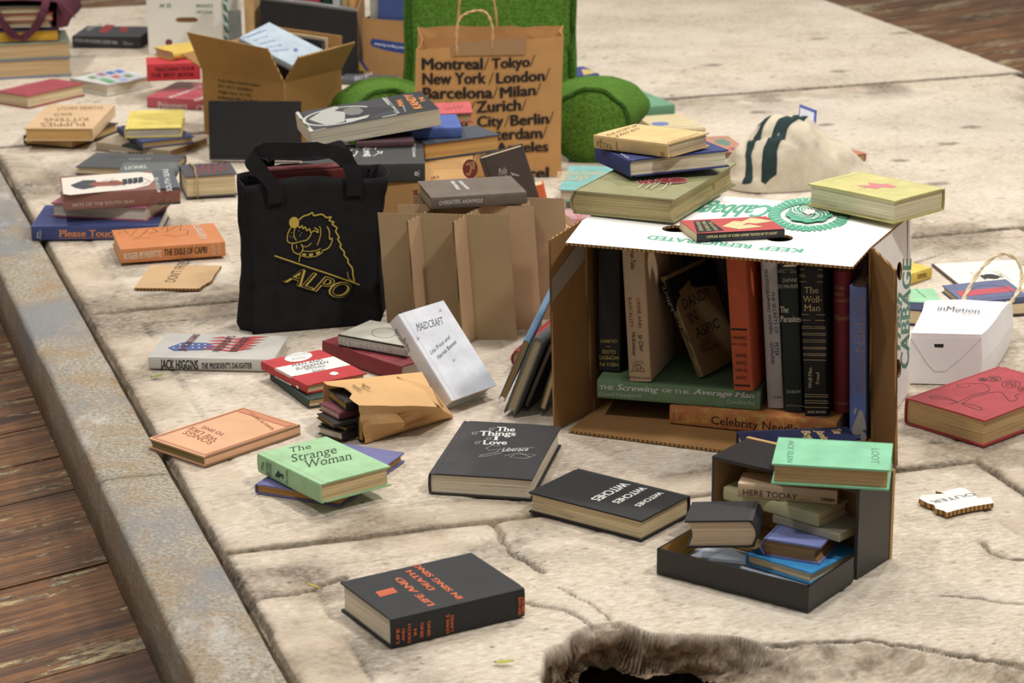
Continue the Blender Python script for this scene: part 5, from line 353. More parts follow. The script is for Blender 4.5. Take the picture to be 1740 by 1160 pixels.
FRAMES = {
 'roof': {'o':(.1159,3.9107,.329),'R':(.9445,.3278,.0213,-.3281,.9445,.0171,-.0145,-.0232,.9996),'marks':[('T','top','KEEP',[378.1,-51.3,310.8,-58.1,379.6,-76.7],(78,178,140),'b'),('T','top','REFRIGERATED',[296.9,-55.9,128.7,-58.4,298.9,-81.4],(78,178,140),'b'),('T','top','Cabbage',[264,225.4,138.8,182,272.2,136.8],(78,178,140),'bi'),('P','top',[395.1,209.3,400.1,201.9,398.7,191.9,380,188.7,378.1,197.6],(78,178,140)),('P','top',[399.8,194.2,402.9,184.8,402,176.2,381.4,177.9,380.3,187],(78,178,140)),('P','top',[397.9,177.9,404.3,167.6,398.5,161,381.8,167.1,381.5,176.2],(78,178,140)),('P','top',[400.6,162.4,404.3,150.7,399.8,145.4,381.3,156.6,381.8,165.4],(78,178,140)),('P','top',[403.5,145.6,402.9,134.4,401.1,128.4,379.9,146.4,381.2,154.9],(78,178,140)),('P','top',[401.4,130.2,400.2,119,397.6,114.1,377.6,136.9,379.6,144.8],(78,178,140)),('P','top',[391.5,122,396.2,104.9,386.8,108.9,374.5,128.1,377.2,135.4],(78,178,140)),('P','top',[388,109.4,391.1,92.2,382.1,97.6,370.6,120.4,373.9,126.8],(78,178,140)),('P','top',[381.7,100.6,384.8,81.2,375,90.8,366,113.7,369.9,119.2],(78,178,140)),('P','top',[378.1,86.8,377.6,72.1,370.1,78.5,360.8,108.3,365.2,112.8],(78,178,140)),('P','top',[368.9,84.9,369.6,65.1,360.6,79.1,355.1,104.2,359.9,107.5],(78,178,140)),('P','top',[363.2,73.4,360.9,60.2,353.7,69.4,349,101.5,354.1,103.7],(78,178,140)),('P','top',[355.3,66.8,351.7,57.6,345.1,65.2,342.6,100.3,348,101.2],(78,178,140)),('P','top',[345.7,70.9,342.2,57.4,335.8,71.7,336.1,100.6,341.6,100.3],(78,178,140)),('P','top',[337,65.4,332.6,59.4,326.5,68.6,329.6,102.4,335.1,100.8],(78,178,140)),('P','top',[327.7,69.4,322.9,63.8,317.5,75,323.2,105.7,328.6,102.9],(78,178,140)),('P','top',[320,82.4,313.5,70.4,310.9,89.6,317,110.3,322.2,106.3],(78,178,140)),('P','top',[309.9,81.6,304.5,79.1,300.7,91.5,311.2,116.3,316,111.2],(78,178,140)),('P','top',[303.1,94,296,89.8,294.9,105.3,305.8,123.5,310.3,117.4],(78,178,140)),('P','top',[294.8,102.4,288.3,102.3,287.3,115.7,301,131.7,305,124.7],(78,178,140)),('P','top',[289,115.3,281.5,116.4,282.7,129.8,296.9,140.8,300.3,133.1],(78,178,140)),('P','top',[280.1,125.3,275.7,131.7,274.6,141.9,293.5,150.7,296.3,142.4],(78,178,140)),('P','top',[277.3,141.3,271.1,148,273.3,158.2,291,161.2,293.1,152.4],(78,178,140)),('P','top',[276.2,157.1,267.8,165,273.7,173.8,289.4,171.9,290.7,162.9],(78,178,140)),('P','top',[270.2,171.8,265.8,182.4,269.1,189.6,288.8,182.8,289.3,173.7],(78,178,140)),('P','top',[266.8,188.2,265.3,199.7,267.2,206.4,289,193.6,288.7,184.6],(78,178,140)),('P','top',[271.7,202.5,266.2,216.6,273.5,219,290.3,204,289.2,195.3],(78,178,140)),('P','top',[274,216.7,268.5,232.8,277.3,232.1,292.5,213.9,290.6,205.7],(78,178,140)),('P','top',[275.3,231.9,272.3,247.9,280.1,246.4,295.5,223,292.9,215.4],(78,178,140)),('P','top',[274.8,250.8,277.4,261.6,281.4,264.8,299.4,231.2,296.1,224.4],(78,178,140)),('P','top',[280.3,263.9,283.7,273.5,288.2,276,304.1,238.2,300.1,232.4],(78,178,140)),('P','top',[289.3,270.5,291.1,283.4,298,279.9,309.4,243.9,304.9,239.2],(78,178,140)),('P','top',[295.7,282.5,299.5,291.1,305.6,289.6,315.3,248.2,310.3,244.7],(78,178,140)),('P','top',[304.7,288.1,308.7,296.3,315.3,292.5,321.6,251,316.3,248.8],(78,178,140)),('P','top',[315.5,284.3,318.4,299,325.8,285.9,328.2,252.2,322.6,251.3],(78,178,140)),('P','top',[325.2,281,328.5,299.1,335.2,280.1,334.9,251.8,329.3,252.2],(78,178,140)),('P','top',[334,289.7,338.7,296.6,344.9,286,341.7,249.8,336,251.6],(78,178,140)),('P','top',[343.7,285,348.8,291.6,354.2,278.7,348.3,246.3,342.7,249.3],(78,178,140)),('P','top',[352.6,276.5,358.5,284.2,362.4,268.1,354.6,241.3,349.3,245.6],(78,178,140)),('P','top',[360.8,267.2,367.8,274.5,369.8,256.9,360.5,234.9,355.5,240.4],(78,178,140)),('P','top',[369.8,260.4,376.3,262.8,378.1,247.9,365.8,227.4,361.4,233.8],(78,178,140)),('P','top',[377.7,250.1,384,249.4,385.1,235.8,370.6,218.8,366.6,226.1],(78,178,140)),('P','top',[382.9,235.6,390.6,234.6,388.9,220.5,374.5,209.4,371.2,217.3],(78,178,140)),('P','top',[388.5,222.3,396,218.6,393.3,206.2,377.7,199.3,375.1,207.8],(78,178,140)),('P','top',[371,189.8,375.4,174.8,370.5,161,370.7,146.1,368.2,131.5,358.7,127.5,352.9,117.3,345,110.2,335.5,117.9,326.5,117.2,317,121.1,312.2,136.7,304.3,146,298,159.2,300.3,175,297.5,190.1,297.6,206,306.1,214,309.9,227.4,316.6,237.7,327,233.4,335.6,238.2,345.3,237.4,352.1,223.1,361.1,216.9,368.7,205.6],(78,178,140)),('L','top',[382.8,190.3,391.9,188.3,396.5,192.6],1.2,(234,231,226)),('L','top',[384.7,175.1,393.5,170.5,398.6,173],1.2,(234,231,226)),('L','top',[384.9,160,393.1,153,398.5,153.7],1.2,(234,231,226)),('L','top',[383.4,145.5,390.8,136.4,396.4,135.3],1.2,(234,231,226)),('L','top',[380.3,132.1,386.7,121.2,392.2,118.4],1.2,(234,231,226)),('L','top',[375.8,120.2,380.8,107.9,386.1,103.4],1.2,(234,231,226)),('L','top',[369.9,110.1,373.5,96.9,378.4,90.9],1.2,(234,231,226)),('L','top',[362.8,102.3,365,88.5,369.3,81.3],1.2,(234,231,226)),('L','top',[354.9,96.9,355.4,83,359.1,74.8],1.2,(234,231,226)),('L','top',[346.4,94.1,345.3,80.6,348.1,71.6],1.2,(234,231,226)),('L','top',[337.4,94,334.7,81.3,336.7,71.8],1.2,(234,231,226)),('L','top',[328.4,96.6,324.2,85.1,325.2,75.5],1.2,(234,231,226)),('L','top',[319.6,101.9,314,92,314,82.5],1.2,(234,231,226)),('L','top',[311.3,109.6,304.5,101.7,303.5,92.7],1.2,(234,231,226)),('L','top',[303.8,119.6,296,113.9,294,105.7],1.2,(234,231,226)),('L','top',[297.3,131.5,288.7,128.3,285.8,121.1],1.2,(234,231,226)),('L','top',[292,145,283,144.3,279.2,138.5],1.2,(234,231,226)),('L','top',[288.2,159.5,279,161.6,274.5,157.3],1.2,(234,231,226)),('L','top',[286,174.8,277,179.4,271.8,176.9],1.2,(234,231,226)),('L','top',[285.5,190.1,276.9,197.3,271.3,196.5],1.2,(234,231,226)),('L','top',[286.7,205,278.8,214.5,273,215.6],1.2,(234,231,226)),('L','top',[289.6,218.9,282.7,230.4,276.9,233.5],1.2,(234,231,226)),('L','top',[294,231.4,288.5,244.5,282.8,249.4],1.2,(234,231,226)),('L','top',[300,242,295.9,256.3,290.7,262.8],1.2,(234,231,226)),('L','top',[307.2,250.3,304.8,265.3,300.1,273.2],1.2,(234,231,226)),('L','top',[315.4,256,314.7,271.1,310.7,280.2],1.2,(234,231,226)),('L','top',[324.3,258.9,325.4,273.6,322.3,283.5],1.2,(234,231,226)),('L','top',[333.6,258.9,336.4,272.7,334.3,283],1.2,(234,231,226)),('L','top',[342.9,256,347.3,268.3,346.3,278.8],1.2,(234,231,226)),('L','top',[352,250.3,357.8,260.8,357.9,271],1.2,(234,231,226)),('L','top',[360.4,242,367.4,250.3,368.6,259.9],1.2,(234,231,226)),('L','top',[367.9,231.4,375.9,237.3,378.1,245.9],1.2,(234,231,226)),('L','top',[374.3,219,383,222.3,386.1,229.7],1.2,(234,231,226)),('L','top',[379.3,205.1,388.3,205.7,392.3,211.6],1.2,(234,231,226)),('L','top',[344.5,178.7,345.1,178.3,345.8,177.7,346.6,176.9,347.5,176.1,348.4,175.2,349.1,174.1,349.8,173,350.5,171.8,351.1,170.4,351.7,169,352.3,167.5,352.8,165.9,353.3,164.3,353.7,162.5,354,160.7,354.3,158.8,354.6,156.9,354.7,154.9,354.8,152.9,354.8,150.9,354.7,148.8,354.6,146.7,354.4,144.6,354.1,142.5,353.6,140.3,353,138,352.3,135.6,351.6,133.4,351,131.6,350.5,130.3],2.3769,(234,231,226)),('L','top',[346.5,172.4,346.9,171.6,347.4,170.6,348.1,169.3,348.7,167.9,349.3,166.4,349.8,164.9,350.2,163.3,350.5,161.7,350.8,160.1,351,158.3,351.2,156.6,351.3,154.8,351.3,153,351.3,151.1,351.1,149.2,351,147.3,350.7,145.4,350.3,143.5,349.9,141.6,349.4,139.8,348.8,137.9,348.1,136.1,347.4,134.4,346.6,132.7,345.5,131,344.3,129.3,343,127.7,341.8,126.2,340.7,125,339.9,124.1],1.4536,(234,231,226)),('L','top',[342.5,168.7,342.7,167.9,343.1,166.8,343.5,165.5,343.9,164,344.2,162.5,344.4,161.1,344.6,159.7,344.6,158.2,344.6,156.7,344.6,155.1,344.5,153.6,344.3,152.1,344,150.6,343.6,149,343.2,147.5,342.7,146,342.2,144.6,341.6,143.2,340.9,141.9,340.1,140.6,339.2,139.3,338.3,138.2,337.4,137.1,336.3,136.1,335.1,135.2,333.7,134.5,332.2,133.8,330.8,133.2,329.6,132.7,328.8,132.4],1.7274,(234,231,226)),('L','top',[340.2,166.2,340.3,165.3,340.4,164.1,340.5,162.7,340.6,161.3,340.6,159.8,340.5,158.4,340.4,157.1,340.1,155.7,339.8,154.4,339.4,153.1,339,151.8,338.5,150.6,337.9,149.5,337.3,148.3,336.6,147.2,335.8,146.2,335,145.3,334.1,144.5,333.1,143.7,332.1,143.1,331,142.5,329.9,142,328.7,141.6,327.5,141.4,326.2,141.4,324.7,141.6,323.1,141.8,321.7,142.2,320.4,142.5,319.5,142.7],1.3222,(234,231,226)),('L','top',[339.1,159.1,338.9,158.3,338.6,157.2,338.2,155.8,337.8,154.4,337.3,153.1,336.8,151.9,336.1,150.9,335.5,149.9,334.7,148.9,333.9,148,333,147.3,332.1,146.6,331.1,146,330.1,145.5,329,145.1,327.9,144.8,326.7,144.6,325.5,144.6,324.3,144.7,323,144.9,321.7,145.2,320.3,145.7,319,146.3,317.7,147,316.2,148.1,314.7,149.4,313.1,150.9,311.7,152.4,310.4,153.6,309.5,154.5],1.1396,(234,231,226)),('L','top',[335.3,159.2,334.9,158.7,334.3,157.9,333.7,156.9,333,155.9,332.2,155,331.4,154.3,330.6,153.8,329.7,153.3,328.7,153,327.8,152.7,326.8,152.5,325.7,152.5,324.7,152.6,323.5,152.8,322.4,153.1,321.2,153.6,320.1,154.1,318.9,154.8,317.8,155.7,316.6,156.6,315.4,157.7,314.2,159,313,160.3,311.9,161.8,310.8,163.6,309.5,165.8,308.4,168,307.3,170.2,306.4,172.1,305.7,173.4],1.5795,(234,231,226)),('L','top',[330.6,157.8,330,157.7,329.2,157.4,328.2,157,327.2,156.8,326.1,156.6,325.1,156.6,324.1,156.8,323.1,157.1,322,157.5,320.9,158,319.8,158.7,318.7,159.5,317.7,160.4,316.6,161.5,315.5,162.6,314.4,163.9,313.3,165.3,312.3,166.9,311.4,168.5,310.4,170.3,309.5,172.2,308.6,174.3,307.7,176.4,307,178.6,306.3,181.1,305.6,184,305,187,304.5,189.8,304,192.2,303.7,193.9],2.1948,(234,231,226)),('L','top',[326.8,163,326.2,163.2,325.4,163.5,324.4,163.8,323.3,164.2,322.2,164.7,321.3,165.3,320.3,166.1,319.4,167,318.4,168.1,317.5,169.2,316.6,170.5,315.7,171.8,314.9,173.3,314.1,174.9,313.3,176.7,312.6,178.5,311.9,180.4,311.2,182.4,310.7,184.5,310.1,186.6,309.7,188.9,309.3,191.3,309,193.6,308.7,196.1,308.6,198.7,308.6,201.7,308.7,204.7,308.9,207.5,309,209.9,309.1,211.6],2.1027,(234,231,226)),('L','top',[327.4,171.2,326.9,171.6,326.2,172.1,325.4,172.8,324.5,173.5,323.6,174.3,322.8,175.3,322.1,176.3,321.4,177.5,320.8,178.7,320.1,180.1,319.5,181.5,319,183,318.5,184.6,318,186.3,317.6,188.1,317.2,189.9,316.9,191.8,316.7,193.8,316.6,195.7,316.5,197.8,316.5,199.9,316.6,202,316.7,204.1,316.9,206.2,317.3,208.5,317.9,210.9,318.5,213.3,319.2,215.5,319.7,217.4,320.1,218.8],2.069,(234,231,226)),('L','top',[327.2,176.6,326.8,177.2,326.2,178.1,325.6,179.2,324.9,180.3,324.2,181.6,323.6,182.9,323.2,184.3,322.8,185.7,322.4,187.2,322.1,188.8,321.8,190.4,321.6,192.1,321.5,193.8,321.4,195.6,321.4,197.4,321.5,199.2,321.7,201.1,321.9,202.9,322.2,204.7,322.6,206.5,323,208.4,323.6,210.2,324.2,211.9,324.9,213.6,325.8,215.3,326.9,217.1,328,218.8,329.1,220.3,330.1,221.6,330.8,222.6],1.9165,(234,231,226)),('L','top',[328,181.4,327.8,182.2,327.4,183.4,327,184.7,326.6,186.2,326.2,187.7,326,189.2,325.9,190.7,325.8,192.2,325.8,193.8,325.8,195.4,325.9,197,326.1,198.6,326.4,200.1,326.7,201.7,327.1,203.3,327.6,204.9,328.2,206.4,328.8,207.9,329.5,209.3,330.3,210.6,331.2,211.9,332.1,213.2,333.1,214.3,334.2,215.4,335.4,216.3,336.9,217.1,338.4,217.9,339.8,218.5,341,219.1,341.9,219.5],1.7122,(234,231,226)),('L','top',[331.8,181.7,331.7,182.5,331.5,183.6,331.3,184.9,331.1,186.4,331,187.8,331,189.2,331.1,190.5,331.3,191.8,331.5,193.1,331.8,194.5,332.1,195.8,332.5,197,333,198.2,333.6,199.4,334.2,200.5,334.9,201.6,335.7,202.6,336.5,203.5,337.4,204.3,338.3,205,339.3,205.7,340.4,206.3,341.5,206.7,342.6,207,343.9,207.2,345.4,207.1,346.9,206.9,348.3,206.7,349.5,206.5,350.3,206.4],1.3883,(234,231,226)),('L','top',[329.8,198.5,330.2,199.4,330.7,200.6,331.2,202.1,331.9,203.6,332.7,205.1,333.4,206.3,334.3,207.4,335.2,208.4,336.2,209.4,337.2,210.2,338.3,211,339.5,211.6,340.7,212.1,342,212.5,343.3,212.8,344.7,213,346,213,347.5,212.9,348.9,212.7,350.4,212.3,351.9,211.7,353.5,211,355,210.2,356.5,209.2,358.1,207.9,359.9,206.2,361.6,204.4,363.2,202.6,364.6,201.1,365.5,200],1.3689,(234,231,226)),('L','top',[335.6,194.4,336.1,195,336.7,195.8,337.4,196.8,338.3,197.8,339.1,198.6,340,199.3,341,199.8,342,200.2,343,200.6,344.1,200.8,345.2,200.9,346.3,200.8,347.5,200.7,348.7,200.4,349.9,200,351.2,199.4,352.4,198.8,353.6,198,354.9,197,356.1,195.9,357.4,194.7,358.6,193.3,359.8,191.8,361,190.2,362.2,188.3,363.4,185.9,364.6,183.5,365.7,181.2,366.7,179.2,367.3,177.8],2.0408,(234,231,226)),('L','top',[340.4,192.6,340.9,192.8,341.7,193.1,342.7,193.5,343.7,193.8,344.8,194,345.9,194,346.9,193.8,347.9,193.6,349,193.2,350.1,192.7,351.2,192,352.3,191.2,353.4,190.3,354.5,189.3,355.6,188.1,356.7,186.9,357.7,185.4,358.7,183.9,359.7,182.3,360.7,180.5,361.6,178.6,362.5,176.6,363.3,174.5,364.1,172.3,364.8,169.8,365.4,167,366,164,366.5,161.3,367,158.9,367.3,157.2],1.7601,(234,231,226)),('L','top',[343.4,186.2,344,186.1,344.8,185.9,345.7,185.7,346.8,185.4,347.8,185,348.8,184.5,349.7,183.8,350.6,182.9,351.5,182,352.5,181,353.4,179.8,354.2,178.5,355,177.2,355.8,175.7,356.6,174,357.4,172.3,358.1,170.5,358.7,168.7,359.2,166.7,359.8,164.6,360.2,162.5,360.7,160.2,361,158,361.2,155.7,361.4,153.1,361.4,150.3,361.3,147.5,361.2,144.8,361.1,142.6,361.1,140.9],1.1072,(234,231,226)),('P','top',[344.2,178.6,347,166.9,341.6,160.8,336.4,154.5,330.6,162.6,324.5,170.3,326.4,181.4,327.8,192.7,334.8,191.4,341.8,190.6],(234,231,226))],'outline':[(20.6,-154.5),(471,-132.1),(472.1,-.4),(489.2,263.4)],'holes':[[(177.8,10.4),(178.6,3),(177.3,-4.5),(174.1,-11.4),(169.1,-17),(162.9,-20.8),(156.1,-22.4),(149.4,-21.7),(143.4,-18.7),(138.6,-13.7),(135.6,-7.1),(134.7,.3),(135.9,7.8),(139.2,14.8),(144.1,20.5),(150.4,24.4),(157.2,26),(164,25.3),(170.1,22.2),(174.8,17.1)],[(346,12.2),(346.6,4.6),(345.3,-3.1),(342,-10.1),(337.1,-15.7),(331.2,-19.4),(324.7,-20.8),(318.4,-19.9),(312.7,-16.6),(308.3,-11.4),(305.6,-4.6),(304.8,3),(306.2,10.7),(309.4,17.8),(314.3,23.5),(320.3,27.3),(326.8,28.8),(333.2,27.8),(338.9,24.4),(343.3,19.1)]]},
 'side': {'o':(.5772,3.7556,0),'R':(.3607,-.0394,.9319,.9327,.0152,-.3604,0,.9991,.0422),'marks':[('T','top','CABBAGE',[265.7,43.7,287.2,229.9,202,60.3],(62,140,108),'b'),('T','top','Fresh',[200.4,93,217.7,189.2,153.1,105.3],(62,140,108),'bi')],'outline':[(0,0),(261.1,0),(289.5,305.1),(-5.3,318.7)],'holes':[[(218,225.5),(216.7,220.3),(213.2,216.3),(207.8,214.1),(201.2,213.9),(194.3,215.8),(187.8,219.4),(182.5,224.4),(179.1,230.2),(177.9,236),(179.2,241.2),(182.6,245.1),(188,247.3),(194.5,247.6),(201.4,245.8),(208,242.2),(213.3,237.2),(216.8,231.5)],[(207.6,59.9),(206.3,54.6),(202.7,50.7),(197.3,48.7),(190.7,48.7),(183.7,50.8),(177.1,54.8),(171.8,60.1),(168.4,66.1),(167.2,72),(168.5,77.3),(172,81.2),(177.4,83.3),(183.9,83.3),(190.9,81.2),(197.5,77.3),(202.9,72),(206.4,66)]]},
 'tote': {'o':(-.4779,4.3657,0),'R':(.9657,0,.2598,.2598,0,-.9657,0,1,0),'marks':[('L','top',[94,211.1,94.8,211.8,95.8,212.7,97,213.8,98.3,215,99.7,216.1,101.2,216.9,102.8,217.6,104.5,218.1,106.4,218.5,108.3,218.9,110.1,219.3,111.7,219.7,113.1,220.3,114.4,221,115.6,221.7,116.8,222.3,117.8,222.7,118.7,222.7,119.4,222.2,119.7,221.2,119.9,220,120.3,218.8,120.9,217.8,122,217.2,123.8,217.1,126.1,217.5,128.7,218,131.3,218.5,133.8,218.8,136,218.6,137.7,217.9,139.2,216.8,140.6,215.4,141.8,214,143.1,212.8,144.5,212,146.1,211.8,147.9,211.9,149.6,212.2,151.2,212.5,152.5,212.7,153.2,212.4,153.2,211.8,152.5,210.8,151.4,209.7,150.3,208.5,149.6,207.3,149.6,206.3,150.4,205.5,152,204.8,153.9,204.1,155.8,203.4,157.3,202.8,158.2,202.2,158.2,201.6,157.4,201.2,156.4,200.8,155.3,200.3,154.6,199.7,154.6,198.9,155.4,197.9,156.9,196.6,158.8,195.3,160.6,193.9,162.2,192.5,163.1,191.2,163.3,190,163,188.9,162.3,187.9,161.7,186.8,161.2,185.6,161.2,184.2,161.8,182.5,162.8,180.5,164,178.5,165.2,176.4,166.3,174.6,166.8,173.1,166.8,172.2,166.4,171.7,165.8,171.4,165.1,171.2,164.7,170.7,164.6,169.7,165.2,168.3,166.1,166.4,167.2,164.2,168.4,162.1,169.4,160.2,169.9,158.7,170,157.6,169.6,157,169.1,156.5,168.5,156.1,168.2,155.5,168.4,154.5,169.2,153,170.5,151.2,172.1,149.3,173.6,147.3,175,145.5,175.9,143.9,176.2,142.8,176.1,141.9,175.8,141.2,175.5,140.5,175.4,139.6,175.7,138.6,176.5,137.2,177.7,135.6,179.1,133.8,180.5,132.1,181.7,130.5,182.5,129.1,182.8,128,182.7,127.2,182.4,126.5,182.1,125.8,182,124.9,182.4,123.7,183.3,122.2,184.5,120.5,186,118.5,187.5,116.5,188.9,114.4,189.8,112.4,190.4,110.4,190.6,108.3,190.7,106.2,190.7,104.1,190.7,101.9,190.9,99.7,191.3,97.3,191.7,94.7,192.2,92,192.7,89.5,193.1,87.4,193.4,85.9],2.6,(206,178,40)),('P','top',[93.9,206.2,93.3,202.9,91.9,200.1,89.8,197.9,87.1,196.6,84.2,196.3,81.3,197,78.8,198.7,76.8,201.2,75.6,204.2,75.2,207.5,75.8,210.8,77.2,213.6,79.3,215.8,82,217.1,84.9,217.4,87.7,216.7,90.3,215,92.3,212.5,93.5,209.5],(206,178,40)),('L','top',[79.1,199.1,78.4,198.1,77.4,196.6,76.3,194.8,75.1,192.9,74.1,190.9,73.2,189,72.5,187,71.9,184.9,71.4,182.7,71,180.5,70.8,178.5,70.7,176.8,70.8,175.3,71.1,174,71.4,172.9,72,171.9,72.7,171,73.6,170.2,74.8,169.5,76.1,169,77.6,168.6,79.3,168.3,81.1,168.1,82.9,168.1,85,168.2,87.2,168.6,89.5,169.1,91.9,169.7,94.1,170.2,96.2,170.6,98.2,170.9,100.1,171,101.9,171.1,103.6,171.3,105.2,171.7,106.7,172.3,108.2,173.4,109.6,174.7,110.9,176.3,112.1,177.9,113.2,179.4,113.9,180.6,114.5,181.6,114.7,182.5,114.8,183.3,114.8,183.9,114.8,184.4,114.8,184.8],1.8,(206,178,40)),('L','top',[88.4,198.5,88,198,87.4,197.4,86.7,196.6,86,195.7,85.3,194.6,84.8,193.4,84.4,192,84,190.3,83.6,188.5,83.4,186.6,83.3,184.7,83.4,182.9,83.8,181.1,84.6,179.1,85.4,177.1,86.3,175.3,87.1,173.8,87.6,172.7],1.4,(206,178,40)),('L','top',[80.5,168.3,80.3,167.4,80,166.2,79.7,164.8,79.4,163.2,79.2,161.7,79.2,160.2,79.4,158.8,79.8,157.3,80.2,155.8,80.8,154.3,81.6,153,82.4,151.8,83.5,150.7,84.7,149.6,86.2,148.6,87.6,147.8,89,147.2,90.3,146.9,91.4,146.9,92.5,147.2,93.6,147.7,94.6,148.4,95.5,149.2,96.3,150,97,150.9,97.7,151.9,98.4,153.1,98.8,154.3,99.2,155.6,99.3,156.9,99.1,158.4,98.6,160.1,97.9,161.9,97.1,163.6,96.5,165,96.1,166],1.8,(206,178,40)),('L','top',[87.4,164.9,87.5,164,87.6,162.8,87.8,161.3,87.9,159.9,88.1,158.6,88.2,157.7],1.4,(206,178,40)),('L','top',[92,201.7,92.2,201,92.5,200,92.8,198.7,93.3,197.6,93.7,196.7,94.3,196.3,94.9,196.5,95.7,197.2,96.6,198.2,97.5,199.3,98.3,200,98.9,200.2,99.3,199.6,99.5,198.5,99.7,197.1,99.8,195.8,100.1,194.6,100.4,194,101,194.1,101.7,194.8,102.5,195.7,103.3,196.6,104.1,197.2,104.7,197.3,105.2,196.5,105.6,195.2,105.9,193.6,106.3,192,106.7,190.7,107.3,190,108,190,109,190.7,110,191.6,110.9,192.5,111.9,193.1,112.6,193.1,113.1,192.4,113.4,191.1,113.6,189.5,113.9,187.9,114.2,186.6,114.8,185.9,115.6,185.9,116.6,186.4,117.7,187.2,118.9,188.1,120,188.7,121.2,189,122.4,188.6,123.7,187.8,125,186.8,126.3,185.8,127.3,185.1,128,184.9,128.4,185.3,128.6,186,128.6,187.1,128.3,188.2,128,189.3,127.5,190.3,126.7,191.1,125.6,191.8,124.4,192.6,123.1,193.3,122.1,193.8,121.3,194.3],2,(206,178,40)),('L','top',[131.2,197.1,131.5,195.9,131.9,194.4,132.4,192.6,132.9,190.5,133.2,188.4,133.3,186.3,133.1,184.1,132.8,181.8,132.3,179.3,131.7,176.9,131.1,174.5,130.4,172.3,129.7,170.2,128.8,168,127.8,165.9,126.9,164,126.1,162.5,125.6,161.3],1.6,(206,178,40)),('L','top',[145.1,195.3,145.5,194.3,146.2,192.8,147,191.1,147.8,189.2,148.5,187.2,149,185.1,149.2,182.8,149.2,180.1,149.1,177.3,149,174.6,149,172.4,149.3,170.9,149.9,170.4,150.7,170.7,151.7,171.4,152.7,172.2,153.4,172.6,153.9,172.3,154,171.2,153.9,169.6,153.6,167.7,153.1,165.6,152.5,163.6,151.8,161.8,150.9,160.2,149.9,158.7,148.7,157.2,147.4,155.8,146,154.5,144.6,153.5,142.9,152.5,140.9,151.8,138.8,151.2,136.8,150.7,135.2,150.3,134,150],2,(206,178,40)),('L','top',[97.7,162.3,98.6,162,99.9,161.4,101.5,160.7,103.1,160.2,104.8,159.8,106.3,159.9,107.9,160.5,109.6,161.6,111.3,163,112.9,164.4,114.3,165.5,115.3,166.3],1.3,(206,178,40)),('P','top',[98.3,148.1,105.2,146.5,103.7,142.3,97.5,144.9],(206,178,40)),('P','top',[110.1,146.1,117.8,146.6,117,142,109.9,141.1],(206,178,40)),('P','top',[122.7,148,129.8,150.3,131.8,146.6,124,142.9],(206,178,40)),('L','top',[96.4,153.6,97.8,153.2,99.8,152.7,102.1,152.1,104.6,151.6,107.1,151.1,109.5,150.8,111.9,150.7,114.3,150.7,116.8,150.7,119.2,150.9,121.5,151.2,123.5,151.5,125.4,152,127.2,152.6,128.8,153.3,130.3,154.1,131.5,154.7,132.4,155.1],1.4,(206,178,40)),('L','top',[95.4,143.7,96.9,143.2,98.9,142.6,101.3,141.8,103.9,141.1,106.6,140.5,109.2,140.1,111.8,140,114.5,140,117.3,140.2,120,140.4,122.6,140.8,125,141.4,127.2,142.2,129.3,143.4,131.3,144.6,133.1,145.9,134.5,147,135.7,147.7],1.4,(206,178,40)),('P','top',[77.7,188.6,78.8,189.6,79.8,188.5,78.7,187.5],(206,178,40)),('P','top',[75.4,181.7,76.5,182.7,77.5,181.6,76.4,180.6],(206,178,40)),('P','top',[80.2,179.6,81.3,180.6,82.3,179.5,81.2,178.5],(206,178,40)),('P','top',[91.7,191.1,92.7,192.1,93.8,191,92.7,190],(206,178,40)),('P','top',[96.4,187.3,97.5,188.2,98.5,187.1,97.4,186.1],(206,178,40)),('P','top',[93.8,182.1,94.9,183.1,95.9,182,94.8,181],(206,178,40)),('L','top',[93.7,146.7,90.8,132.6],1.6,(206,178,40)),('L','top',[46.2,147.8,91.4,128.3,146.7,105,202.5,80.1],2.4,(206,178,40)),('L','top',[180.2,106,182.3,93.2,192,86],1.4,(206,178,40)),('T','top','ALPO',[59.8,98.3,177,52.2,74.6,126.4],(206,178,40),'bi'),('T','top','ALPO',[59.8,98.3,177,52.2,74.6,126.4],(24,22,24),'it')]},
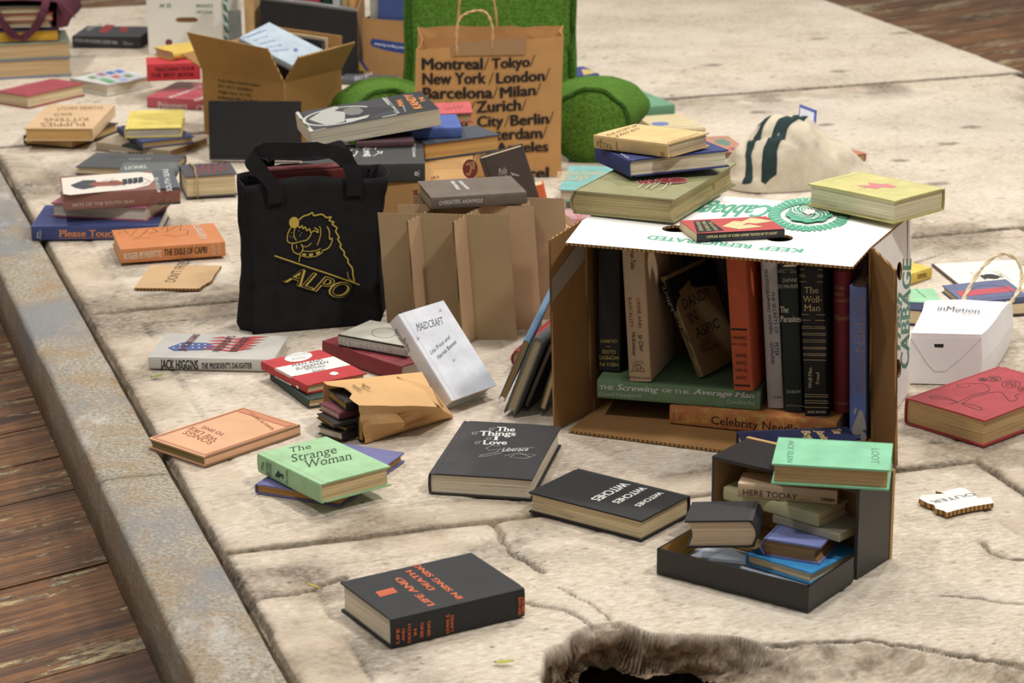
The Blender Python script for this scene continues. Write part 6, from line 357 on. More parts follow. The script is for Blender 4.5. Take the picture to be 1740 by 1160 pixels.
 'city': {'o':(-.221,5.599,0),'R':(1,0,0,0,0,-1,0,1,0),'marks':[('T','top','Montreal',[19.2,253,158.9,252.9,19.3,278.8],(40,36,34),'b'),('T','top','Tokyo',[178.3,254,266.3,258.5,178.1,277.4],(40,36,34),'b'),('T','top','New York',[20.2,218.6,165.6,220,20.3,244.4],(40,36,34),'b'),('T','top','London',[188.8,219.8,299.7,225.8,188.6,244.1],(40,36,34),'b'),('T','top','Barcelona',[20.4,185.2,180.8,186.1,20.5,211.1],(40,36,34),'b'),('T','top','Milan',[197,186,279.1,192.6,196.8,210.4],(40,36,34),'b'),('T','top','Zurich',[141.7,152.1,245.3,157.3,141.6,178.1],(40,36,34),'b'),('T','top','City',[144.1,119.3,205.1,121.2,143.9,143.8],(40,36,34),'b'),('T','top','Berlin',[220.6,121.1,308.5,126.1,220.4,145.7],(40,36,34),'b'),('T','top','Amsterdam',[117.6,86.1,293.6,91.7,117.5,111.5],(40,36,34),'b'),('T','top','Los Angeles',[123.9,55,308.3,61,123.8,78.9],(40,36,34),'b'),('T','top','Laurel',[195.6,-6.3,309,-2.2,195.4,19.4],(40,36,34),'b'),('T','top','Dallas',[26,150.1,123.1,151,26.1,176.1],(40,36,34),'b'),('T','top','Mexico',[29.4,116.8,122.7,118.6,29.4,141.4],(40,36,34),'b'),('L','top',[162,251.3,172.3,279.4],1.7,(40,36,34)),('L','top',[267,258.5,277.2,286.5],1.7,(40,36,34)),('L','top',[172.1,217.6,182.4,245.7],1.7,(40,36,34)),('L','top',[300.9,226.9,311,255],1.7,(40,36,34)),('L','top',[181.5,184.5,191.8,212.8],1.7,(40,36,34)),('L','top',[280.3,192.5,290.5,220.7],1.7,(40,36,34)),('L','top',[128.9,151,139.3,179.3],1.7,(40,36,34)),('L','top',[247.2,155.3,257.4,183.7],1.7,(40,36,34)),('L','top',[207.4,118,217.7,146.5],1.7,(40,36,34)),('L','top',[309.2,126.1,319.4,154.5],1.7,(40,36,34)),('L','top',[294.4,91.7,304.6,120.2],1.7,(40,36,34)),('P','top',[88.4,313,256.5,327.4,255.6,286.6,89.1,284.6],(176,134,88))]},
 'crisp': {'o':(-.7655,6.091,0),'R':(.7897,0,-.6135,-.6135,0,-.7897,0,1,0),'marks':[('T','top','Product Name: Crispy Rice Square',[54.2,137.3,195.2,140.8,54.7,144.8],(74,58,36),'b'),('T','top','SKU: 10117  45/60/8632',[53.4,123.1,172.1,125.4,53.8,130.6],(74,58,36),'b'),('T','top','Weight: Gross: 16.5 YTD',[52.6,108.8,166.4,111.6,53,116.3],(74,58,36),'b'),('T','top','Individual Wt: 2oz Each',[51.8,94.4,188.3,100.3,52.2,102],(74,58,36),'b'),('T','top','Case Pack: 1 / 2 dozen',[51,80.1,185.1,86.6,51.4,87.6],(74,58,36),'b')]},
 'crispR': {'o':(-.5479,5.922,0),'R':(.5971,0,.8022,.8022,0,-.5971,0,1,0),'marks':[]},
 'prod': {'o':(-1.052,7.162,0),'R':(.9988,0,.0499,.0499,0,-.9988,0,1,0),'marks':[('T','top','PRODUCE',[142.4,135.4,190.6,135.6,142.8,145],(60,110,80),'b'),('T','top','OF U.S.A.',[141.7,118.1,189.8,118.2,142.1,127.6],(60,110,80),'b'),('T','top','34 25',[36.1,137,70.4,137.4,36.6,148.3],(60,110,80),'b'),('P','top',[69.5,35.1,68.6,31.5,66.2,28.4,62.7,26.3,58.8,25.7,54.8,26.5,51.6,28.6,49.5,31.7,48.9,35.4,49.8,39.1,52.2,42.2,55.6,44.2,59.6,44.9,63.5,44.1,66.8,42,68.9,38.8],(60,40,44)),('P','top',[65.2,35.2,64.7,33,63.3,31.2,61.3,30,58.9,29.6,56.7,30.1,54.8,31.3,53.5,33.2,53.2,35.4,53.7,37.5,55.1,39.4,57.1,40.6,59.5,41,61.7,40.5,63.6,39.2,64.9,37.4],(160,50,70))]},
 'redbox': {'o':(-.249,4.676,0),'R':(1,0,0,0,0,-1,0,1,0),'marks':[('T','top','42 SIHT',[109.7,223.6,93.9,220.7,110.7,218],(160,64,50),'b'),('P','top',[185.2,236.2,184.6,231.3,183.1,226.7,180.8,222.7,177.7,219.7,174.1,217.8,170.3,217.2,166.5,217.9,163,219.8,160,222.8,157.7,226.8,156.3,231.4,155.8,236.3,156.4,241.3,157.9,245.8,160.3,249.8,163.3,252.8,166.9,254.7,170.7,255.3,174.5,254.6,178,252.7,181,249.7,183.3,245.8,184.7,241.2],(140,56,44)),('L','top',[162.8,243.3,163.4,243.9,164.4,244.8,165.5,245.8,166.6,246.7,167.7,247.3,168.7,247.3,169.5,246.7,170.4,245.7,171.2,244.4,171.9,242.8,172.3,241.1,172.5,239.3,172.3,237.1,171.8,234.4,171.1,231.6,170.2,229,169.3,226.7,168.4,225.2,167.5,224.7,166.4,224.8,165.3,225.4,164.2,226.2,163.2,226.9,162.6,227.3],4,(190,140,90)),('L','top',[172.6,249.3,173.2,249.2,174.1,249.1,175.1,249,176.1,248.7,177,248.2,177.5,247.3,177.6,245.7,177.5,243.5,177.2,241.1,176.9,238.7,176.6,236.7,176.4,235.2],4,(190,140,90)),('T','top','SIHT SINI',[72.5,168.4,69,195.7,62.6,167.3],(160,64,50),'b')]},
 'blogo': {'o':(-.4092,6.8385,0),'R':(.922,0,-.3872,-.3872,0,-.922,0,1,0),'marks':[('P','top',[29.3,103.8,129.7,96.6,125.3,67.8,92,70.7,58.5,75.4,28.8,81.9,21.9,91.7],(40,70,150)),('T','top','Annual Digest Review',[146.1,84.5,33.7,92.5,146.7,77.4],(220,224,235),'bi'),('P','top',[-11.5,51.9,17.6,12.7,8.2,12.1,-12.7,39.9],(40,70,150)),('P','top',[-12.8,38.1,6.3,12,-18.3,10.3],(200,170,40))]},
 'wtop': {'o':(.7911,4.0233,.092),'R':(.9569,.2903,0,-.2903,.9569,0,0,0,1),'marks':[('T','top','inMotion',[-85.6,114,-11.9,114.3,-86.5,142],(60,60,64),'s'),('T','top','Professional Dance',[-40.4,97.4,10,104.3,-40.7,105.4],(90,90,94),'i'),('L','top',[-57.3,109.7,-43.5,107.7],.7,(60,60,64)),('L','top',[-51.7,99.6,-48.7,119.8],.7,(60,60,64))]},
 'wend': {'o':(.6843,4.05,0),'R':(.9944,0,-.1052,-.1052,0,-.9944,0,1,0),'marks':[('P','top',[35.8,73,52.2,73.4,51.7,66.5,36.9,67],(50,46,46))]},
 'outer': {'o':(.607,3.481,.006),'R':(1,0,0,0,1,0,0,0,1),'marks':[('T','top','OUTER',[82.6,15,12.4,-18.9,89.2,5.9],(60,56,56),'')],'outline':[(-.7,-7.2),(8.7,-26.4),(17.6,-34.2),(17.3,-49.8),(27.1,-58.1),(31.2,-66.8),(45.3,-56.6),(70.3,-42.6),(106.7,-28.2),(106.9,-2.8),(88,-6.9),(76.7,32),(68.6,38.6),(50.7,27.9),(35.6,19.7),(29.5,24.4),(41.4,13.2),(6.1,7.4)]},
 'kraft': {'o':(-.2426,3.7239,.066),'R':(.9383,-.3457,0,.3457,.9383,0,0,0,1),'marks':[('T','top','GOOD FOOD',[28.1,74.6,23.9,107.6,24.1,70.6],(60,44,30),'b'),('T','top','for',[38.5,91.7,35.7,99.6,34.5,87.7],(60,44,30),'b'),('T','top','EVERYONE',[44.1,78.3,39.7,107,40.1,74.3],(60,44,30),'b')]},
 'plate': {'o':(.8108,4.5281,.02),'R':(.9599,-.2803,0,.2803,.9599,0,0,0,1),'marks':[]},
}
CT = {'bl':(.1323,3.9107,0),'br':(.5772,3.7556,0),'bbr':(.6714,3.999,0),'tl':(.1159,3.9107,.329),'tr':(.5626,3.7556,.3222),'tbr':(.6643,3.999,.3158),'rf':[(.5772,3.7556,0),(.5958,3.6398,0),(.5824,3.6398,.3169),(.5626,3.7556,.3222)],'lf':[(.1323,3.9107,0),(.07,3.8199,0),(.0618,3.8199,.3199),(.1159,3.9107,.329)],'bf':[(.1323,3.9107,0),(.5772,3.7556,0),(.5716,3.6058,0),(.0917,3.8079,0)]}
CRISP = [(-.7655,6.091,.16),(-.5479,5.922,.16),(-.4222,6.0909,.16)]
PRODHOLE = [(146.1,100.2),(145.5,98.3),(144.1,96.6),(141.7,95.1),(138,93.9),(132.3,93.3),(115.4,93.3),(94.8,93.8),(89.1,94.7),(85.6,95.9),(83.3,97.5),(82,99.3),(81.6,101.2),(82.1,103.1),(83.6,104.8),(86,106.3),(89.7,107.5),(95.3,108.1),(111.3,108.1),(132.8,107.6),(138.5,106.7),(142.1,105.5),(144.4,104),(145.7,102.2)]
WENDFLAP = [(-3.2,82.5),(26.2,38.3),(39.1,24.7),(57.6,25.2),(75.4,41.8),(116.3,86.4)]
SCRAP = {'o':(-.7377,4.6668,0),'R':(.9982,.0603,0,-.0603,.9982,0,0,0,1),'d':(.1431,.2408,.0045),'marks':[('T','top',"DON'T FREEZE",[72.1,45.3,72.9,226.9,51.6,44.6],(70,60,48),'')]}
TRAYPTS = {'body_fr':(.4748,3.1865,0),'body_fl':(.2839,3.3295,0),'lid_fl':(.1994,3.2108,0),'lid_fr':(.3944,3.0708,0),'lid_rr':(.4683,3.1755,0),'lid_rl':(.2733,3.3156,0)}
MARZ = 0.1310

# ---------------------------------------------------------------- lettering
def collect_text():
    keys = set()
    for row in BOOKS:
        for m in row['marks']:
            if m[0] == 'T': keys.add((m[2], m[5]))
    keys |= {('EX LIBRIS', ''), ('Ambrose', 'i')}
    for f in list(FRAMES.values()) + [SCRAP]:
        for m in f['marks']:
            if m[0] == 'T': keys.add((m[2], m[5]))
    return keys
GLY = {}
def build_text():
    tmp = []
    for s, st in collect_text() | {('H', '')}:
        cu = bpy.data.curves.new('t', 'FONT'); cu.body = s; cu.size = 1; cu.dimensions = '2D'; cu.fill_mode = 'BOTH'; cu.resolution_u = 3
        if 'b' in st: cu.offset = 0
        if 't' in st: cu.offset = -.012
        if 'i' in st: cu.shear = .28
        if 's' in st and 'b' not in st: cu.offset = -.004
        o = bpy.data.objects.new('t', cu); COL.objects.link(o); tmp.append((s, st, o))
    dg = bpy.context.evaluated_depsgraph_get(); dg.update()
    raw = {}
    for s, st, o in tmp:
        me = bpy.data.meshes.new_from_object(o.evaluated_get(dg))
        v = [tuple(x.co[:2]) for x in me.vertices]; f = [tuple(p.vertices) for p in me.polygons]
        ec = {}
        for q in f:
            for i in range(len(q)):
                e = tuple(sorted((q[i], q[(i + 1) % len(q)]))); ec[e] = ec.get(e, 0) + 1
        raw[(s, st)] = (v, f, [e for e, c_ in ec.items() if c_ == 1]); bpy.data.meshes.remove(me)
    for s, st, o in tmp:
        cu = o.data; bpy.data.objects.remove(o); bpy.data.curves.remove(cu)
    H = max(p[1] for p in raw[('H', '')][0])
    for k, (v, f, be) in raw.items():
        if not v: continue
        v = list(v); f = list(f)
        if 's' in k[1]:      # slab serifs on the stroke ends
            xh = H * .745; sh = .28 if 'i' in k[1] else 0
            for a, b in be:
                (xa, ya), (xb, yb) = v[a], v[b]
                if abs(ya - yb) > 1e-4: continue
                L = abs(xa - xb)
                if not .05 < L < .24: continue
                for lev, sg in ((0, 1), (H, -1), (xh, -1)):
                    if abs(ya - lev) < .045:
                        x0, x1 = min(xa, xb) - .055, max(xa, xb) + .055; t = .045 * sg; i = len(v)
                        v += [(x0, ya), (x1, ya), (x1 + sh * t, ya + t), (x0 + sh * t, ya + t)]; f.append((i, i + 1, i + 2, i + 3)); break
        if 'b' in k[1]:      # heavier strokes: the glyph struck again a little to each side
            bw_ = .026 if 's' in k[1] else .038; v0, f0 = v, f; v, f = [], []
            for dx, dy in ((-bw_, 0), (bw_, 0), (0, .014), (0, -.008)):
                i0 = len(v); v += [(p[0] + dx, p[1] + dy) for p in v0]; f += [tuple(q + i0 for q in t) for t in f0]
        x0 = min(p[0] for p in v); x1 = max(p[0] for p in v)
        GLY[k] = ([((p[0] - x0) / (x1 - x0), p[1] / H, (i // max(1, len(v) // 4)) * 1.4e-5 if 'b' in k[1] else 0) for i, p in enumerate(v)], f)
build_text()
def add_marks(bm, marks, place, mats, lay0=.00016, step=.00007):
    """marks in mm on a face; place(face,u,v,lift)->Vector ; returns material list extension"""
    lay = 0
    def mi(kind, c):
        m = mat(kind, c)
        if m not in mats: mats.append(m)
        return mats.index(m)
    def rib(pts, w, m, face, lift):
        n = len(pts); closed = (pts[0] - pts[-1]).length < 1e-6
        pr = None
        for i in range(n):
            a = pts[i - 1] if i > 0 else (pts[-2] if closed else pts[0]); b = pts[i + 1] if i < n - 1 else (pts[1] if closed else pts[-1])
            t = (b - a); t = t.normalized() if t.length > 1e-9 else Vector((1, 0)); nn = Vector((-t.y, t.x)) * w / 2
            cur = [bm.verts.new(place(face, *(pts[i] + s_ * nn), lift)) for s_ in (1, -1)]
            if pr:
                f = bm.faces.new([pr[0], pr[1], cur[1], cur[0]]); f.material_index = m
            pr = cur
    for k in marks:
        lay += 1; lift = lay0 + step * lay
        if k[0] == 'T':
            _, face, s, p, c, st = k
            if (s, st) not in GLY: continue
            V, Fc = GLY[(s, st)]; p0, p1, p2 = Vector(p[0:2]), Vector(p[2:4]), Vector(p[4:6]); m = mi('ink', c)
            vs = [bm.verts.new(place(face, *(p0 + (p1 - p0) * a + (p2 - p0) * b), lift + dz)) for a, b, dz in V]
            for q in Fc:
                if len(set(q)) < 3: continue
                try: f = bm.faces.new([vs[i] for i in q]); f.material_index = m
                except ValueError: pass
        elif k[0] == 'L':
            _, face, p, wd, c = k; m = mi('ink', c)
            rib([Vector(p[i:i + 2]) for i in range(0, len(p), 2)], wd, m, face, lift)
        elif k[0] == 'P':
            _, face, p, c = k; m = mi('ink', c); q = [Vector((p[i], p[i + 1], 0)) for i in range(0, len(p), 2)]
            vs = [bm.verts.new(place(face, v.x, v.y, lift)) for v in q]
            for t in tessellate_polygon([q]):
                try: f = bm.faces.new([vs[i] for i in t]); f.material_index = m
                except ValueError: pass
def orient(bm, faces, d):
    pass
# ---------------------------------------------------------------- books
def make_book(row):
    L, W, T = row['d']; st = row['style']; R = row['R']; o = row['o']
    M = Matrix(((R[0], R[1], R[2], o[0]), (R[3], R[4], R[5], o[1]), (R[6], R[7], R[8], o[2]), (0, 0, 0, 1)))
    root = thing(row.get('name', 'book'), row['label'], row.get('cat', 'book'), M=M, group=row.get('group'))
    soft = st in ('p', 'q'); rnd = st == 'r'
    b = min(.0026, T * .14) if not soft else .0007
    bul = min(.009, T * .3) if rnd else (.0012 if st in 'hj' else 0)
    ins = 0 if soft else min(.0035, W * .03)
    warp = row.get('warp', 0.0)
    def sy(z):   # spine bulge: y of spine at height z
        t = (z - T / 2) / (T / 2); return bul * min(1, t * t)
    def wz(x, y):
        return warp * (sin(pi * x / L) * .6 + .4 * sin(pi * min(1, y / W))) * (y / W)
    # profile (y,z)
    g = min(.008, W * .08)
    top = [(W, T), (W * .66, T), (W * .33, T)]
    if st in ('h', 'r'): top += [(g + .004, T), (g + .0015, T - min(.0011, b * .6)), (g - .002, T - min(.0011, b * .6)), (max(bul + .0012, .004), T)]
    else: top += [(max(bul + .0012, .003), T)]
    sp_ = [(sy(T * t) + (.0004 if t in (.97, .03) else 0), T * t) for t in (.97, .85, .7, .5, .3, .15, .03)]
    outer = top + sp_ + [(y, T - z) for y, z in top[::-1]]
    inn = []
    for y, z in outer:
        if z > T - .0012: inn.append((max(y, bul + b * 1.2) if y < g else y, T - b))
        elif z < .0012: inn.append((max(y, bul + b * 1.2) if y < g else y, b))
        else: inn.append((y + b, min(max(z, b), T - b)))
    bm = bmesh.new(); nx = 6 if warp else 1
    loops = []
    for i in range(nx + 1):
        x = L * i / nx
        loops.append([(x, y, z + (wz(x, y) * (z / T) if warp else 0)) for y, z in outer + inn[::-1]])
    loft(bm, loops, 0, True, False, False, False)
    no = len(outer)
    bm.verts.ensure_lookup_table(); per = 2 * no
    for base, rev in ((0, False), (nx * per, True)):
        for k in range(no - 1):
            q = [bm.verts[base + k], bm.verts[base + k + 1], bm.verts[base + 2 * no - 2 - k], bm.verts[base + 2 * no - 1 - k]]
            if len({tuple(v.co) for v in q}) < 3: continue
            try: bm.faces.new(q[::-1] if not rev else q)
            except ValueError: pass
    bmesh.ops.remove_doubles(bm, verts=bm.verts[:], dist=1e-5)
    bmesh.ops.recalc_face_normals(bm, faces=bm.faces[:])
    ck = {'h': 'cloth', 'r': 'cloth', 'p': 'gloss', 'j': 'gloss', 'q': 'card', 'm': 'mottled'}[st if st != 'j' or not row.get('mott') else 'm']
    mats = [mat(row.get('mk', ck), row['cover'])]
    def place(face, u, v, e):
        u, v = u / 1000, v / 1000
        if face == 'top': return Vector((u, v, T + wz(u, v) + e))
        if face == 'bot': return Vector((u, v, -e))
        if face == 'spine': return Vector((u, sy(min(max(v, 0), T)) - e - .0003, v))
        if face == 'fore': return Vector((u, W + e, v))
        if face == 'end0': return Vector((-e, u, v))
        return Vector((L + e, u, v))
    add_marks(bm, row['marks'], place, mats)
    finish(row.get('coverpart', 'dust_jacket' if st == 'j' else 'cover'), bm, mats, root)
    # text block
    bm = bmesh.new(); x0, x1 = ins, L - ins; yf = W - ins * 1.2; z0, z1 = b, T - b
    prof = []
    nz = 7; con = .006 if rnd else .0008
    for i in range(nz):
        t = i / (nz - 1); z = z0 + (z1 - z0) * t; prof.append((yf - con * (1 - (2 * t - 1) ** 2), z))
    for i in range(nz):
        t = 1 - i / (nz - 1); z = z0 + (z1 - z0) * t; prof.append((sy(z) + b * 1.3, z))
    n2 = 6 if warp else 1
    lp = []
    for i in range(n2 + 1):
        x = x0 + (x1 - x0) * i / n2
        lp.append([(x, y, z + wz(x, y) * (z / T) if warp else z) for y, z in prof])
    loft(bm, lp, 0, True, True, True, False)
    bmesh.ops.recalc_face_normals(bm, faces=bm.faces[:])
    finish('pages', bm, mat('pages', row['pages']), root)
    return root
for row in BOOKS: row['obj'] = make_book(row)
BK = {r['key']: r for r in BOOKS}
# ---------------------------------------------------------------- floor, curb, pavement
TH = radians(107.877); EV = Vector((cos(TH), sin(TH), 0)); EU = Vector((EV.y, -EV.x, 0))
def UV(u, v, z=0): return EU * u + EV * v + Vector((0, 0, z))
FZ = -.142
def floor_mat():
    b = NB('painted_planks'); co = b.n('ShaderNodeTexCoord').outputs['Object']
    g = b.noise(1, 6, .7, b.mapped((1.6, 22, 1), (0, 0, 0), co)); g2 = b.noise(1, 5, .7, b.mapped((5, 120, 1), (0, 0, 0), co))
    wood = b.ramp(g, [(.28, lin((50, 32, 20))), (.44, lin((98, 63, 35))), (.58, lin((142, 96, 54))), (.75, lin((70, 46, 28)))])
    wood = b.mix(b.mix(.7, (0, 0, 0), b.ramp(g2, g01(.44, .62))), wood, lin((30, 19, 14)))
    wood = b.mix(b.mix(.55, (0, 0, 0), b.ramp(b.noise(1, 4, .6, b.mapped((.9, 4, 1), (0, 0, 0), co)), g01(.5, .65))), wood, lin((46, 32, 26)))
    pf = b.ramp(b.noise(1, 10, .72, b.mapped((3.2, 15, 1), (0, 0, 0), co)), g01(.535, .55))
    pf2 = b.ramp(b.noise(1, 6, .7, b.mapped((1.0, 3.4, 1), (0, 0, 0), co)), g01(.44, .56))
    fl = b.ramp(b.noise(1, 8, .75, b.mapped((9, 30, 1), (0, 0, 0), co)), g01(.60, .615))
    m_ = b.mix(1, b.mix(1, pf, pf2, 'MULTIPLY'), fl, 'LIGHTEN')
    paint = b.mix(b.ramp(b.noise(40, 5, .7), g01(.38, .62)), lin((104, 98, 84)), lin((186, 162, 116)))
    col = b.mix(m_, wood, paint)
    return b.done(col, .48, b.bump(g2, .4, .002, b.bump(m_, .8, .0015)), .35)
def build_floor():
    A = radians(36); bm = bmesh.new(); rnd = random.Random(2); wd = .165
    # planks run along local x; object rotated by A
    y = -9.9
    while y < 12:
        x = -9 + rnd.uniform(-1.5, 0)
        while x < 14:
            l = rnd.uniform(2.4, 4.5); z = rnd.uniform(-.0015, .0015)
            box(bm, x + .0015, x + l - .0015, y + .0018, y + wd - .0018, -.03, z); x += l
        y += wd
    o = finish('floor', bm, floor_mat()); o.rotation_euler = (0, 0, A); o.location = (0, 0, FZ - .0015)
    struct(o)
    bm = bmesh.new(); box(bm, -9, 14, -10, 12, -.06, -.028)
    o = finish('floor_underlay', bm, mat('plain', (24, 18, 15))); o.rotation_euler = (0, 0, A); o.location = (0, 0, FZ); struct(o)
build_floor()
def curb_mat():
    b = NB('granite_curb'); vv = b.mapped((1, .5, 1), (0, 0, radians(18)))
    f = b.noise(150, 5, .8); f2 = b.noise(7, 7, .75); f3 = b.noise(3.5, 6, .7, vv); f4 = b.noise(5, 5, .7, vv)
    col = b.ramp(f, [(.32, lin((92, 82, 68))), (.47, lin((144, 134, 117))), (.6, lin((172, 164, 149))), (.74, lin((204, 198, 188)))])
    col = b.mix(b.mix(.5, (0, 0, 0), b.ramp(f2, g01(.47, .60))), col, lin((146, 112, 68)))
    col = b.mix(b.mix(.75, (0, 0, 0), b.ramp(f3, g01(.49, .6))), col, lin((120, 123, 126)))
    col = b.mix(b.mix(.5, (0, 0, 0), b.ramp(f4, g01(.56, .68))), col, lin((206, 204, 200)))
    return b.done(col, .72, b.bump(f, .5, .0015, b.bump(f2, .4, .006)), .3)
def build_curb():
    m = curb_mat(); cuts = [1.0, 2.18, 3.3, 8.06]; cuts = [1.2, 3.62, 8.06]
    for i in range(len(cuts) - 1):
        v0, v1 = cuts[i], cuts[i + 1] - .002; bm = bmesh.new(); n = int((v1 - v0) / .03); L = []
        for k in range(n + 1):
            v = v0 + (v1 - v0) * k / n; j = mnoise.noise(Vector((v * 3, i, 0))) * .003; e = .009 + .003 * mnoise.noise(Vector((v * 9, 5, i)))
            if k in (0, n): e += .002
            pr = [(.505 + .002 * j, FZ), (.4985 + j, FZ * .5), (.497 + j, -e), (.4985 + j, -e * .35), (.497 + e + j, 0), (.54, .0008), (.585, 0), (.605, -.002), (.6115, -.012), (.612, FZ)]
            L.append([UV(u, v, z) + wob((u * 2, v, z), 14, .0012) for u, z in pr])
        loft(bm, L, 0, True, True, True, True); bmesh.ops.recalc_face_normals(bm, faces=bm.faces[:])
        struct(finish('curb_stone', bm, m))
build_curb()
def slab_mat():
    b = NB('worn_concrete'); co = b.coord()
    f = b.noise(3.2, 6, .7); f2 = b.noise(75, 6, .8); f3 = b.noise(1, 6, .75, b.mapped((66, 170, 110), (0, 0, 0), b.mapped((1, 1, 1), (0, 0, radians(-17.9)), co))); f4 = b.noise(.9, 5, .6); f5 = b.noise(34, 6, .8)
    col = b.ramp(f, [(.3, lin((160, 143, 122))), (.5, lin((190, 176, 156))), (.7, lin((208, 196, 179)))])
    col = b.mix(b.mix(.6, (0, 0, 0), b.ramp(f3, g01(.47, .6))), col, lin((226, 216, 202)))
    col = b.mix(b.mix(.6, (0, 0, 0), b.ramp(f3, [(.3, (1, 1, 1)), (.42, (0, 0, 0))])), col, lin((150, 130, 108)))
    col = b.mix(b.mix(.5, (0, 0, 0), b.ramp(f5, g01(.56, .7))), col, lin((176, 142, 116)))
    col = b.mix(b.mix(.7, (0, 0, 0), b.ramp(f2, g01(.63, .70))), col, lin((108, 86, 66)))
    col = b.mix(b.mix(.5, (0, 0, 0), b.ramp(f4, g01(.5, .7))), col, lin((182, 175, 163)))
    at = b.n('ShaderNodeVertexColor', layer_name='grime')
    sep = b.n('ShaderNodeSeparateColor'); b.l(at.outputs['Color'], sep.inputs[0])
    gn = b.mix(1, sep.outputs[0], b.ramp(b.noise(90, 5, .7), [(.25, (.35,) * 3), (.6, (1, 1, 1))]), 'MULTIPLY')
    col = b.mix(gn, col, lin((70, 58, 44)))
    col = b.mix(sep.outputs[1], col, b.mix(.45, b.mix(b.ramp(b.noise(38, 6, .75), g01(.38, .62)), lin((104, 82, 60)), lin((198, 176, 148))), b.ramp(b.noise(150, 4, .7), g01(.3, .6)), 'MULTIPLY'))
    col = b.mix(sep.outputs[2], col, lin((182, 164, 140)))
    bm_ = b.bump(f2, .5, .0022, b.bump(f3, .25, .0012, b.bump(b.noise(420, 3, .6), .35, .0008)))
    return b.done(col, .85, bm_, .25)
SLM = slab_mat()
_rs = np.random.RandomState(11)
_T = _rs.rand(256, 256)
def vnoise(x, y):
    xi = np.floor(x).astype(int); yi = np.floor(y).astype(int); fx = x - xi; fy = y - yi
    fx = fx * fx * (3 - 2 * fx); fy = fy * fy * (3 - 2 * fy)
    g = lambda a, b: _T[a % 256, b % 256]
    return (g(xi, yi) * (1 - fx) + g(xi + 1, yi) * fx) * (1 - fy) + (g(xi, yi + 1) * (1 - fx) + g(xi + 1, yi + 1) * fx) * fy - .5
def fbm(x, y, o=4):
    s = 0; a = 1
    for i in range(o): s = s + a * vnoise(x * 2 ** i + 17 * i, y * 2 ** i + 31 * i); a *= .55
    return s
def pdist(u, v, pl):
    d = np.full(u.shape, 9.)
    for (a, b), (c, e) in zip(pl[:-1], pl[1:]):
        dx, dy = c - a, e - b; t = np.clip(((u - a) * dx + (v - b) * dy) / (dx * dx + dy * dy), 0, 1)
        d = np.minimum(d, np.hypot(u - a - t * dx, v - b - t * dy))
    return d
CRACKS = [([(1.022, 3.27), (1.02, 3.22), (1.006, 3.144), (1.013, 3.118), (1.03, 3.06)], 0.0056, 0.0090), ([(.90, 2.985), (.972, 2.96), (1.014, 2.918), (1.036, 2.863)], 0.0031, 0.0072),
          ([(1.034, 3.0), (1.054, 2.937), (1.063, 2.87)], 0.0019, 0.0045), ([(.62, 3.092), (.658, 3.095), (.70, 3.10), (.76, 3.125)], 0.0074, 0.0126),
          ([(1.229, 2.731), (1.302, 2.716), (1.36, 2.697), (1.409, 2.66), (1.511, 2.566), (1.7, 2.45)], 0.0043, 0.0090), ([(1.516, 2.801), (1.56, 2.78), (1.607, 2.738)], 0.0025, 0.0045),
          ([(1.659, 2.95), (1.655, 2.92), (1.662, 2.898), (1.69, 2.877)], 0.0050, 0.0054), ([(2.33, 4.5), (2.41, 4.47), (2.441, 4.441), (2.52, 4.474), (2.6, 4.46)], 0.0037, 0.0054), ([(2.2, 4.3), (2.27, 4.36), (2.35, 4.40)], 0.0025, 0.0036)]
RIM = [(.60, 2.02), (.80, 2.30), (.88, 2.55), (.914, 2.729), (.945, 2.80), (.978, 2.822), (1.0, 2.85), (1.035, 2.862), (1.073, 2.857), (1.10, 2.815), (1.13, 2.80), (1.165, 2.783), (1.20, 2.765), (1.229, 2.731), (1.308, 2.714), (1.365, 2.695), (1.412, 2.659), (1.468, 2.60), (1.511, 2.566), (1.70, 2.44), (1.9, 2.36), (2.3, 2.3), (3.6, 2.2)]
SPOTS = [(.791, 6.150), (1.067, 5.925), (1.155, 6.111), (.968, 5.512), (.985, 4.775), (.922, 6.853), (.572, 6.952), (.642, 6.306), (.924, 7.359), (1.18, 7.449), (.92, 5.745)]
